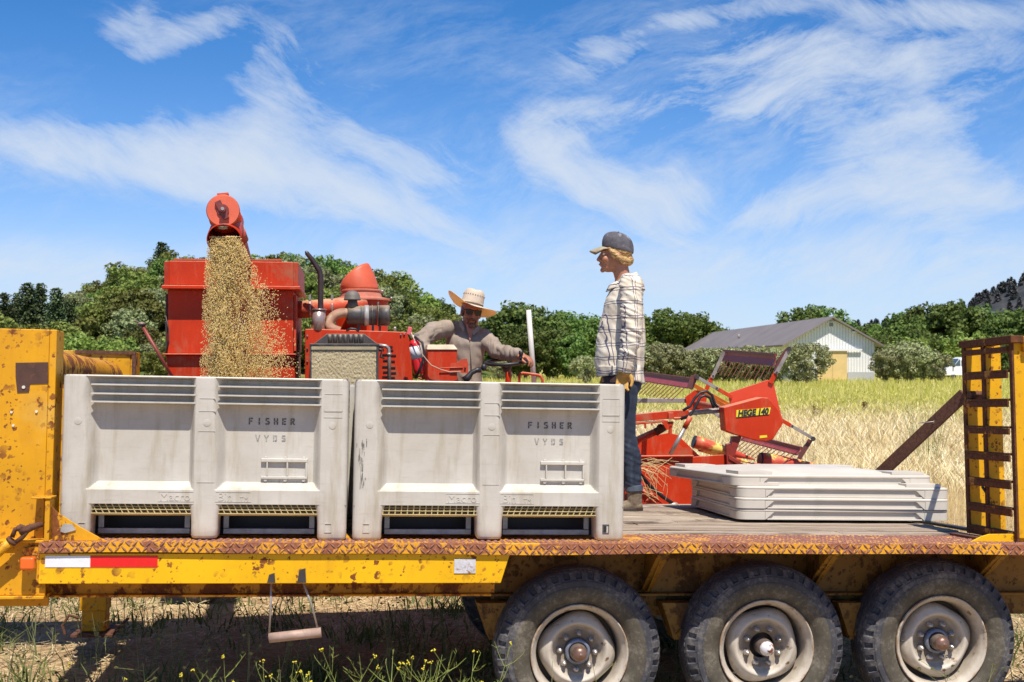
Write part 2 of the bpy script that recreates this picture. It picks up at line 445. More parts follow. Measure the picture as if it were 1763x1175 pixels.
# ------------------------------------------------------------------ ground
def ground():
    m, t, b = newmat('dry_field_soil')
    g = t.nodes.new('ShaderNodeNewGeometry'); P = g.outputs['Position']
    sp = t.nodes.new('ShaderNodeSeparateXYZ'); t.links.new(P, sp.inputs[0])
    n1 = noise_n(t, P, 1.3, 8, .65); n2 = noise_n(t, P, 22, 8, .7); n3 = noise_n(t, P, .05, 5, .6)
    near = ramp(t, mth(t, 'ADD', mth(t, 'MULTIPLY', n1, .5), mth(t, 'MULTIPLY', n2, .5)), [(.35, (.21, .13, .07)), (.5, (.40, .28, .15)), (.68, (.58, .45, .25))])
    far = ramp(t, n3, [(.4, (.34, .34, .07)), (.6, (.46, .40, .13))])
    f = thr(t, sp.outputs['Y'], 30, 60)
    t.links.new(mixc(t, f, near, far), b.inputs['Base Color'])
    b.inputs['Roughness'].default_value = .95; b.inputs['Specular IOR Level'].default_value = .1
    bump(t, b, mth(t, 'ADD', n2, n1), .8, .03)
    mb = MB(); rows = []
    ys = [-30, -10, 0] + [3 + .25 * i for i in range(45)] + [16, 20, 30, 50, 90, 150, 260, 500, 1000, 1700]
    xs = [-2300, -1200, -400, -120, -40, -15] + [-8 + .25 * i for i in range(65)] + [15, 40, 120, 400, 1200, 2300]
    for y in ys:
        row = []
        for x in xs:
            z = 0
            if abs(x) < 9 and 3 < y < 14:
                z = (mnoise.noise(Vector((x * .9, y * .9, 0))) * .03 + mnoise.noise(Vector((x * 3, y * 3, 4))) * .015)
                e = min(1, (9 - abs(x)) / 1.5, (y - 3) / 1., (14 - y) / 1.); z *= max(0, e); z -= .01 * e
            row.append((x, y, z))
        rows.append(row)
    mb.grid(rows)
    tag(mb.build('ground', m, weld=False), kind='structure')
ground()

def hill_height(x, y):
    """wooded hill on the left, seen from the camera: its skyline follows the photograph's"""
    # angular skyline (photo px -> height at distance ~200 m)
    az = x / max(y, 1)
    px = 881.5 + az * F
    sk = np.interp(px, [-900, -400, -100, 0, 110, 160, 230, 330, 450, 560, 640, 700, 770, 830, 900], [9, 12, 6.5, 5, 6.5, 10.5, 13.5, 14.5, 15.0, 13.6, 12.0, 9.6, 5.5, 2.0, 0])
    s = min(1, max(0, (y - 120) / 85.0)); s = s * s * (3 - 2 * s)
    back = min(1, max(0, (330 - y) / 90.0))
    return float(sk) * s * back
def hills():
    m, t, b = newmat('hill_scrub_soil')
    g = t.nodes.new('ShaderNodeNewGeometry'); P = g.outputs['Position']
    n = noise_n(t, P, .12, 8, .65)
    t.links.new(ramp(t, n, [(.4, (.06, .10, .025)), (.55, (.13, .14, .04)), (.64, (.40, .27, .13))]), b.inputs['Base Color'])
    b.inputs['Roughness'].default_value = .95; b.inputs['Specular IOR Level'].default_value = .1
    rows = []
    for i in range(41):
        y = 118 + i * 5.4
        row = []
        for j in range(90):
            az = (-1900 + j * 2850 / 89 - 881.5) / F
            x = az * y
            row.append((x, y, hill_height(x, y) + .6 * mnoise.noise(Vector((x * .08, y * .08, 0))) - .3 if True else 0))
        rows.append(row)
    tag(MB().grid(rows).build('hills', m, weld=False), kind='structure')
hills()
def ridge():
    m, t, b = newmat('distant_forested_ridge')
    g = t.nodes.new('ShaderNodeNewGeometry'); P = g.outputs['Position']
    n = noise_n(t, P, .02, 8, .75)
    t.links.new(ramp(t, n, [(.38, (.030, .038, .045)), (.5, (.05, .055, .062)), (.66, (.10, .088, .095))]), b.inputs['Base Color'])  # bluish tones put the haze of distance into the base colour
    b.inputs['Roughness'].default_value = .95; b.inputs['Specular IOR Level'].default_value = 0
    rows = []
    for i in range(26):
        s = i / 25
        row = []
        for j in range(200):
            px = 1050 + j * 1500 / 199
            y = 1100 + 500 * s
            x = (px - 881.5) / F * y
            top = np.interp(px, [1050, 1380, 1450, 1530, 1600, 1660, 1700, 1763, 1850, 2100, 2550], [0, 10, 34, 42, 48, 57, 70, 86, 105, 130, 120])
            z = float(top) * 1.12 * math.sin(min(1, s * 1.5) * math.pi / 2) * (1 if s < .75 else max(0, (1 - s) * 4))
            z += mnoise.noise(Vector((x * .012, y * .012, 3))) * 7 * min(1, s * 3)
            row.append((x, y, z - 2))
        rows.append(row)
    tag(MB().grid(rows).build('distant_hills', m, weld=False), kind='structure')
ridge()
# ------------------------------------------------------------------ trailer frame of reference
U = Vector((1, .1265, -.0202)).normalized()
V = Vector((-.1309, 1, -.0372)); V = (V - U * V.dot(U)).normalized()
W = U.cross(V).normalized()
P0 = CP(75, 934, 5.218)
TM = Matrix(((U.x, V.x, W.x, P0.x), (U.y, V.y, W.y, P0.y), (U.z, V.z, W.z, P0.z), (0, 0, 0, 1)))
TI = TM.inverted()
def ray(x, y): return Vector(((x - 881.5) / F, 1, -(y - HZ) / F))
def TP(x, y, v):
    """trailer coordinates of the point seen at (x, y) on the vertical plane v"""
    d = ray(x, y); t = (v - (CAM - P0).dot(V)) / d.dot(V)
    p = CAM + d * t - P0
    return Vector((p.dot(U), v, p.dot(W)))
def TD(x, y, w=0.0):
    d = ray(x, y); t = (w - (CAM - P0).dot(W)) / d.dot(W)
    p = CAM + d * t - P0
    return Vector((p.dot(U), p.dot(V), w))

trailer = empty('flatbed_trailer', TM)
tag(trailer, 'rusty yellow three axle flatbed trailer with worn wooden deck', 'trailer')
UR = TD(1752, 932, 0).x            # rear end of the deck
VW = 2.42                          # width
VWOOD = .42
def trailer_deck():
    m, t, b = newmat('weathered_deck_wood')
    vec = coords(t, (.35, 9, 9)); v2 = coords(t)
    n1 = noise_n(t, vec, 6, 10, .75, .4); n2 = noise_n(t, v2, 3, 6, .6)
    g = t.nodes.new('ShaderNodeNewGeometry')
    c = ramp(t, n1, [(.36, (.04, .028, .022)), (.43, (.22, .16, .115)), (.52, (.44, .355, .27)), (.66, (.64, .57, .47))])
    c = mixc(t, mth(t, 'MULTIPLY', g.outputs['Random Per Island'], .55), c, (.15, .095, .065), 'MIX')
    c = mixc(t, thr(t, n2, .56, .66), c, (.10, .065, .045))
    t.links.new(c, b.inputs['Base Color']); b.inputs['Roughness'].default_value = .9
    bump(t, b, n1, .7, .006)
    mb = MB(); r = random.Random(3); v = VWOOD + .004
    while v < VW - .05:
        w = .128
        z = r.uniform(-.006, .0)
        u = -.02
        while u < UR - .02:
            L_ = min(r.uniform(1.6, 3.6), UR - .01 - u)
            mb.box(u, u + L_ - .004, v, v + w, -.045, z + r.uniform(-.003, .001)); u += L_
        v += w + .010
    mb.build('deck_boards', m, trailer, bevel=.004)
    # tread plate along the near side with its raised lozenges
    mb = MB()
    n = 90; rows = []
    rr = random.Random(5)
    def wob(u): return .0035 * math.sin(u * 2.3 + .4) + .0025 * math.sin(u * 5.1)
    for i in range(n):
        a = -.02 + (UR + .6) * i / n; b_ = -.02 + (UR + .6) * (i + 1) / n
        mb.hexa([(a, 0, -.046 + wob(a)), (b_, 0, -.046 + wob(b_)), (b_, .006, -.046 + wob(b_)), (a, .006, -.046 + wob(a)), (a, 0, wob(a) * .6), (b_, 0, wob(b_) * .6), (b_, .006, 0), (a, .006, 0)])
        mb.hexa([(a, .004, -.007), (b_, .004, -.007), (b_, VWOOD, -.007), (a, VWOOD, -.007), (a, .004, wob(a) * .3), (b_, .004, wob(b_) * .3), (b_, VWOOD, .0), (a, VWOOD, .0)])
    sp = .0285
    def loz(c, dirv, nrm, L_=.0165, w=.0052, h=.0045):
        c = Vector(c); d = Vector(dirv).normalized(); nn = Vector(nrm); s = d.cross(nn)
        vs = [c + d * L_, c + s * w, c - d * L_, c - s * w, c + nn * h + d * L_ * .4, c + nn * h - d * L_ * .4]
        mb.add(vs, [(0, 1, 4), (1, 5, 4), (1, 2, 5), (2, 3, 5), (3, 4, 5), (3, 0, 4)])
    k = 0; u = 0; lz = []
    while u < UR + .5:
        for j, w in enumerate((-.012, -.034)):
            s = 1 if (k + j) % 2 else -1
            lz.append(((u + j * sp * .5, 0, w + wob(u)), (1, 0, .9 * s), (0, -1, 0)))
        if u < UR + .3:
            v = .02; j = 0
            while v < VWOOD - .02:
                if not (u < 2.6 and v > .16):
                    s = 1 if (k + j) % 2 else -1
                    lz.append(((u, v, 0), (1, .9 * s, 0), (0, 0, 1)))
                v += sp * .9; j += 1
        u += sp; k += 1
    n0 = len(mb.f)
    for a_ in lz: loz(*a_)
    m2 = rusty('rusted_tread_plate', (.78, .38, .012), .46, 9.0, rust=(.15, .045, .025), rust2=(.40, .16, .07), spots=.9, rough=.4, seed=8.0, streak=False)
    m3 = rusty('rusted_tread_lozenge', (.55, .26, .05), .72, 12.0, rust=(.13, .05, .045), rust2=(.33, .16, .13), spots=.9, rough=.35, seed=18.0, streak=False)
    tp = mb.build('tread_plate', m2, trailer, weld=False)
    tp.data.materials.append(m3)
    mi = np.zeros(len(tp.data.polygons), dtype=np.int32); mi[n0:] = 1
    tp.data.polygons.foreach_set('material_index', mi)
trailer_deck()

def trailer_frame():
    # outer yellow channel under the lip
    a = TP(68, 955, .02); b0 = TP(878, 954, .02); b1 = TP(862, 1005, .02); c = TP(75, 1004, .02); c0 = TP(68, 1003, .02)
    zt = -.048; zb = TP(400, 1005, .02).z
    ua = a.x; ub = b0.x; ub1 = b1.x
    mb = MB()
    mb.prism([(ua, zb), (ub1, zb), (ub, zt), (ua, zt)], .016, .024)
    mb.prism([(ua, zt), (ub, zt), (ub, zt - .006), (ua, zt - .006)], .026, .10)
    mb.prism([(ua, zb), (ub1, zb), (ub1, zb + .006), (ua, zb + .006)], .026, .12)
    mb.build('side_beam', M_yel_beam, trailer, bevel=.003)
    # long main beam behind it with a lower flange
    zt = -.05; z1 = TP(500, 1022, .16).z
    mb = MB()
    mb.box(-.75, ub1 - .01, .17, .18, z1, zt)
    mb.box(-.75, ub1 - .03, .12, .24, z1 - .009, z1 - .001)
    mb.build('main_beam', M_yel_rust, trailer)
    # wheel section: deeper frame set further in
    z2 = TP(1150, 1024, .34).z; z3 = TP(1150, 1062, .40).z
    mb = MB()
    u0 = TP(835, 1000, .36).x
    mb.box(u0, UR + .4, .42, .43, z2, -.05)
    mb.box(u0, UR + .4, .37, .47, z2 - .012, z2)
    mb.box(u0 + .05, UR + .4, .43, .45, z3, z2 - .014)
    mb.box(-.3, UR + .2, VW - .55, VW - .53, z2, -.05)
    mb.box(-.3, UR + .2, VW - .02, VW - .0, -.16, -.05)
    for u in (.2, .9, 1.6, 2.3, 3.0, 3.7):
        mb.box(u, u + .05, .45, VW - .56, -.14, -.05)
    mb.build('under_frame', M_frame, trailer, bevel=.003)
    # triangular outriggers between the tyres
    for px in (1136, 1428, 1716):
        uu = TP(px, 960, .12).x
        mb = MB(); mb.prism([(.06, -.05), (.42, -.05), (.42, z2 + .01), (.36, z2 + .01)], uu, uu + .008, 'x')
        mb.prism([(.06, -.05), (.07, -.05), (.41, z2 + .01), (.395, z2 + .01)], uu - .02, uu + .03, 'x')
        mb.build('outrigger', M_frame, trailer)
    # spring hangers
    for px in (830, 1140, 1436):
        h0 = TP(px, 1030, .45); h1 = TP(px + 8, 1092, .45)
        mb = MB(); mb.prism([(h0.x - .04, h0.z), (h0.x + .14, h0.z), (h0.x + .10, h1.z), (h0.x + .02, h1.z)], .30, .42)
        mb.tube([(h0.x + .06, .28, h1.z + .03), (h0.x + .06, .44, h1.z + .03)], .025, 10)
        mb.build('spring_hanger', M_frame, trailer, bevel=.004)
    # tape, data plate
    m_w = simple('white_reflective_tape', (.72, .74, .78), .35, var=.05, scale=40, bstr=.02)
    m_r = simple('red_reflective_tape', (.70, .012, .010), .35, var=.06, scale=60, bstr=.02)
    q0 = TP(78, 957, .014); q1 = TP(155, 977, .014); q2 = TP(271, 977, .014)
    MB().box(q0.x, q1.x, .0135, .0165, q1.z, q0.z).build('white_tape', m_w, trailer)
    MB().box(q1.x + .001, q2.x, .0135, .0165, q1.z, q0.z).build('red_tape', m_r, trailer)
    m_p = simple('worn_data_plate', (.66, .66, .70), .4, .3, var=.12, scale=60, bstr=.2, dirt=(.28, .13, .06), dirt_amt=.45)
    q0 = TP(782, 963, .012); q1 = TP(819, 988, .012)
    MB().box(q0.x, q1.x, .012, .0165, q1.z, q0.z).build('data_plate', m_p, trailer, bevel=.002)
    # bare patches where the step brackets are welded
    for x0, x1, y0, y1 in ((460, 474, 990, 1004), (512, 527, 982, 1004)):
        q0 = TP(x0, y0, .012); q1 = TP(x1, y1, .012)
        MB().prism([(q0.x, q1.z), (q1.x, q1.z), (q1.x - .004, q0.z + .008), (q0.x + .008, q0.z)], .013, .0165).build('weld_plate', M_dkmetal, trailer)
    # hanging step: two bent rods and a tube
    m_st = simple('weathered_pipe', (.36, .25, .20), .6, .1, var=.3, scale=14, bstr=.2, dirt=(.12, .10, .10), dirt_amt=.3)
    s = [TP(x, y, .05) for x, y in ((467, 1003), (466, 1050), (463, 1098), (522, 1003), (536, 1040), (549, 1090))]
    MB().tube([s[0], s[1], s[2]], .005, 8).build('step_rod', M_worn, trailer); MB().tube([s[3], s[4], s[5]], .005, 8).build('step_rod', M_worn, trailer)
    MB().tube([TP(463, 1099, .05), TP(553, 1089, .05)], .0215, 16).build('step', m_st, trailer)
    # jack on the far side
    a = TP(162, 1020, 2.05); 
    j0 = TP(140, 1025, 2.05); j1 = TP(186, 1050, 2.05)
    jw = (j1.x - j0.x)
    gz = TP(162, 1092, 2.05).z
    mb = MB(); mb.box(j0.x, j1.x, 2.0, 2.0 + jw, gz + .14, -.05)
    mb.box(j0.x + .012, j1.x - .006, 2.012, 1.99 + jw, gz + .02, gz + .141)
    mb.build('jack_leg', M_yel, trailer, bevel=.006)
    mb = MB(); mb.box(j0.x - .03, j1.x + .05, 1.93, 2.12 + jw, gz, gz + .018)
    mb.bar((j1.x + .04, 2.0, gz + .02), (j1.x + .12, 2.0, gz + .09), .10, .012)
    mb.tube([(j0.x, 2.0, gz + .10), (j0.x - .05, 1.98, gz + .12), (j0.x - .085, 1.98, gz + .06), (j0.x - .07, 1.98, gz + .01)], .009, 8)
    mb.build('jack_foot', M_rust, trailer, bevel=.003)
    return z2
ZB2 = trailer_frame()

def bulkhead():
    vN = .10
    r_ = TP(98, 568, vN); ur = r_.x; wt_ = r_.z
    ul = -.95
    zb = -.30
    def column(v0, v1, name, dented=True):
        mb = MB()
        mb.box(ul, ur - .03, v0, v0 + .012, zb + .05, wt_)
        mb.box(ur - .03, ur, v0 + .002, v1, 0, wt_)
        mb.box(ul, ur - .031, v1 - .012, v1, zb, wt_ - .004)
        mb.box(ul, ur - .031, v0 + .013, v1 - .013, wt_ - .012, wt_ - .001)
        return mb.build(name, M_yel, trailer, bevel=.004)
    n = column(vN, vN + .14, 'front_post')
    f = column(VW - .36, VW - .2, 'front_post')
    # flange rim of the far post
    MB().box(ur - .34, ur, VW - .372, VW - .361, wt_ - .018, wt_ + .002).box(ur - .018, ur + .003, VW - .374, VW - .361, 0, wt_ - .02).build('post_flange', M_rust, f)
    # bare rust patch, bolts
    mp_ = simple('brown_bare_patch', (.075, .032, .02), .6, var=.2, scale=20, bstr=.1, dirt=(.15, .06, .03), dirt_amt=.3)
    pts = [TP(x, y, vN) for x, y in ((27, 625), (83, 624), (83, 661), (52, 662), (50, 676), (30, 677), (27, 650))]
    MB().prism([(p.x, p.z) for p in pts][::-1], vN - .0025, vN + .001).build('bare_patch', mp_, n)
    mh = simple('bright_bolt', (.8, .74, .62), .4, .3, var=.1)
    for x, y in ((41, 667), (20, 710), (63, 709), (23, 733)):
        q = TP(x, y, vN)
        MB().tube([(q.x, vN + .002, q.z), (q.x, vN - .006, q.z)], .0055 if y > 700 else .007, 10).build('bolt', mh, n)
    # long rusty roller tube between the posts
    c0 = TP(57, 627, .2); 
    rows = []
    pts = [(c0.x, .23, c0.z), (c0.x, .8, c0.z), (c0.x, 1.4, c0.z), (c0.x, 1.86, c0.z)]
    MB().tube(pts, .078, 28).tube([(c0.x, 1.861, c0.z), (c0.x, VW - .38, c0.z)], .055, 20).build('roller_tube', M_yel_rust, trailer, bevel=.01)
    # lower front frame
    z0 = TP(40, 927, vN).z; z1 = TP(40, 1022, vN).z
    uq = TP(70, 950, .03).x
    mb = MB()
    mb.box(ul, uq + .02, .04, .055, z1, z0 - .013)
    mb.box(ul, uq + .02, .02, .16, z1 - .014, z1 - .001)
    mb.box(ul, uq + .04, .015, .14, z0 - .012, z0)
    mb.build('front_frame', M_yel, trailer, bevel=.003)
    # stub plate and amber lamp
    pts = [TP(x, y, .018) for x, y in ((37, 945), (68, 940), (68, 1005), (37, 996))]
    MB().prism([(p.x, p.z) for p in pts][::-1], .026, .034).build('lamp_bracket', M_yel, trailer, bevel=.002)
    m, t, b = newmat('amber_lens'); b.inputs['Base Color'].default_value = (.75, .13, .012, 1); b.inputs['Roughness'].default_value = .25
    b.inputs['Coat Weight'].default_value = .5
    q0 = TP(33, 960, -.03); q1 = TP(58, 983, -.03)
    mb = MB(); cx = (q0.x + q1.x) / 2; cz = (q0.z + q1.z) / 2; hw = (q1.x - q0.x) / 2; hh = (q0.z - q1.z) / 2
    mb.box(cx - hw, cx + hw, -.028, .024, cz - hh, cz + hh)
    lamp = mb.build('marker_lamp', m, trailer, bevel=.012, seg=4)
    # corner gusset: upright, top lip and triangular plate
    mb = MB()
    g = lambda x, y, v=.01: TP(x, y, v)
    a, b_ = g(75, 934), g(86, 860)
    mb.box(a.x, b_.x, .012, .10, 0.002, b_.z)
    t0, t1 = g(54, 857), g(88, 853)
    mb.box(t0.x, t1.x, .006, .12, b_.z + .001, b_.z + .010)
    mb.build('corner_upright', M_yel, trailer, bevel=.003)
    pts = [g(87, 934), g(180, 934), g(134, 908), g(98, 885), g(87, 874)]
    mb = MB(); mb.prism([(p.x, max(p.z, .002)) for p in pts], .04, .048)
    mb.build('gusset_plate', rusty('gusset_rust', (.72, .36, .01), .5, 7, spots=.6, seed=9.5), trailer, bevel=.002)
    m_dk = simple('weathered_grey_steel', (.42, .40, .38), .5, .2, var=.3, scale=20)
    pts = [g(102, 910), g(108, 903), g(122, 904), g(128, 914), g(110, 919), g(102, 917)]
    MB().prism([(p.x, p.z) for p in pts][::-1], .034, .0395).build('gusset_hole', m_dk, trailer)
    # side plate at the rear
    pts = [TP(x, y, .10) for x, y in ((1672, 938), (1690, 924), (1704, 920), (1800, 919), (1800, 939))]
    MB().prism([(p.x, max(p.z, .001)) for p in pts], .10, .112).build('rear_side_plate', M_yel_beam, trailer, bevel=.002)
    # cross irons at the deck's rear end
    e0 = TD(1562, 895, .004); e1 = TD(1702, 919, .004)
    MB().bar((e0.x, e0.y, .008), (e1.x, e1.y, .008), .05, .014).build('cross_iron', M_dkmetal, trailer, bevel=.002)
    e0 = TD(1640, 921, .004); e1 = TD(1686, 929, .004)
    MB().bar((e0.x, e0.y, .008), (e1.x, e1.y, .008), .035, .012).build('cross_iron', M_rust, trailer, bevel=.002)
bulkhead()

def binder():
    root = empty('load_binder', TM)
    tag(root, 'yellow and rust chain binder hooked below the front post', 'chain binder')
    g = lambda x, y, v=-.02: TP(x, y, v)
    MB().tube([g(-40, 985), g(-2, 950), g(20, 932)], .021, 14).build('handle', M_yel, root)
    MB().tube([g(18, 934), g(22, 930)], .024, 14).tube([g(21, 925), g(26, 912), g(38, 908)], .010, 10).tube([g(24, 936), g(38, 926), g(46, 917), g(40, 908), g(33, 906)], .010, 10).build('clevis', M_rust, root)
    MB().tube([g(34, 917), g(50, 910), g(60, 906, .0), g(72, 903, .02)], [.014, .016, .013, .012], 12).ball(g(33, 910), .014).build('hook', M_rust, root)
binder()

def ramp_gate():
    ux = UR + .02
    vn, vf = .07, .56
    q = TP(1740, 578, vn)
    zt = q.z; zb = 0.0
    u0 = TP(1741, 700, vn).x; u0 = TD(1742, 921, 0).x if False else u0
    lean = TP(1741, 590, vn).x - TP(1752, 900, vn).x    # slight lean of the raised ramp
    sh = lean / (zt - zb)
    ub = TP(1752, 900, vn).x
    M = Matrix.Identity(4); M[0][2] = sh; M[0][3] = ub
    ramp_o = empty('ramp', None, trailer); ramp_o.matrix_parent_inverse = Matrix.Identity(4)
    ramp_o['label'] = 'raised loading ramp with rusty rungs'
    zt2 = zt
    for k, v in enumerate((vn, (vn + vf) / 2 + .02, vf - .03)):
        mb = MB()
        mb.box(0, .012, v, v + .03, zb, zt2 - .02, M)      # rust coloured front flange
        mb.build('rail_flange', M_ramp, ramp_o, bevel=.003)
        mb = MB(); mb.box(.013, .095, v + .010, v + .017, zb + .02, zt2 - .03, M)
        if k == 0:
            mb.box(.096, .102, v - .018, v + .045, zb + .02, zt2 - .03, M)
        mb.build('rail', M_ramp_yel, ramp_o, bevel=.002)
    # rungs: angle irons
    n = 8
    ys = [630 + 20, 0]
    px_y = [640, 690, 738, 785, 833, 880]
    zs = [TP(1741, y, vn).z for y in px_y]
    for z in zs:
        mb = MB(); mb.box(-.012, .034, vn + .031, vf - .032, z, z + .010, M).box(-.012, -.003, vn + .031, vf - .032, z - .030, z - .0005, M)
        mb.build('rung', M_ramp, ramp_o, bevel=.002)
    mb = MB(); mb.box(-.014, .05, vn - .02, vf + .0, zt - .035, zt, M)
    mb.build('top_rail', M_ramp, ramp_o, bevel=.003)
    MB().box(-.012, .03, vn + .031, vf - .032, zt - .075, zt - .05, M).build('rung', M_ramp, ramp_o, bevel=.002)
    MB().box(-.012, .04, vn + .031, vf - .031, 0.004, .045, M).build('bottom_rail', M_ramp, ramp_o, bevel=.003)
    mb = MB(); mb.box(.051, .135, vn - .02, vn + .05, zt - .075, zt - .002, M)
    mb.build('end_block', M_yel_rust, ramp_o, bevel=.004)
    # stub pin and black hose behind the rungs
    p = TP(1668, 681, vf - .02)
    MB().tube([(p.x - .02, vf - .06, p.z), (p.x + .05, vf - .06, p.z)], .022, 14).build('pivot_pin', M_rust, ramp_o)
    # brace
    a = TP(1660, 680, 1.62); b_ = TP(1465, 869, 2.41)
    MB().tube([TP(1662, 681, vf), a], .016, 12).build('support_arm', M_rust, ramp_o)
    b_.z = .03
    mb = MB(); mb.bar(a, b_, .018, .082, up=(0, 0, 1)); mb.bar(a + Vector((0, .022, 0)), b_ + Vector((0, .022, 0)), .018, .06)
    mb.build('ramp_brace', M_rust, ramp_o, bevel=.004)
    q1 = (a * .72 + b_ * .28)
    MB().tube([q1 + Vector((-.09, -.03, .02)), q1 + Vector((.0, -.035, .03)), q1 + Vector((.02, -.035, .04)), q1 + Vector((.03, -.035, .03)), q1 + Vector((.0, -.035, .022))], .003, 6).build('lock_pin', M_worn, ramp_o)
    s = TP(1690, 838, .35)
    MB().tube([TP(1691, 838, .36), TP(1700, 852, .36), TP(1706, 880, .36), TP(1704, 905, .36)], .007, 8).build('cable', M_black, ramp_o)
ramp_gate()

# ------------------------------------------------------------------ wheels
def tyre_mesh():
    nb = 40
    ph = [0, .07, .11, .30, .52, .60, .66, .84]
    prof = [(.214, .036), (.222, .024), (.232, .018), (.236, .0165), (.240, .012), (.262, .003), (.285, 0), (.303, .001), (.306, .0035), (.312, .0035), (.315, .003), (.328, .006),
            (.3315, .0105), (.337, .012), (.342, .014), (.352, .019), (.357, .022), (.366, .029), (.371, .035),
            (.3755, .046), (.3765, .0465), (.3765, .0515), (.3775, .052), (.381, .078), (.3812, .0785), (.3812, .0835), (.3814, .084),
            (.382, .108), (.382, .1085), (.382, .1145), (.382, .115), (.381, .142), (.381, .1425), (.381, .149), (.381, .15), (.375, .182), (.371, .19), (.355, .205), (.33, .216), (.28, .223), (.24, .212), (.214, .19)]
    groove = {20, 21, 24, 25, 28, 29, 32, 33}
    gband = set(range(19, 35))
    pocket = {14, 15, 16, 17}
    vs = []; seg = nb * len(ph)
    for i, (r, a) in enumerate(prof):
        for b in range(nb):
            for j, p in enumerate(ph):
                t = 2 * math.pi * (b + p) / nb
                rr, aa = r, a
                inp = j in (2, 3, 4)
                if i in pocket and inp: aa += .011; rr -= .003
                if i in (12, 13) and j in (6,): aa += .002
                if i in (18,) and inp: rr -= .001
                if i in gband:
                    tri = abs(((p * 2) % 1) - .5) * 2
                    aa += (tri - .5) * .009
                    if i in groove: rr -= .009
                vs.append((rr * math.cos(t), aa, rr * math.sin(t)))
    fs = [(i * seg + k, i * seg + (k + 1) % seg, (i + 1) * seg + (k + 1) % seg, (i + 1) * seg + k) for i in range(len(prof) - 1) for k in range(seg)]
    return vs, fs
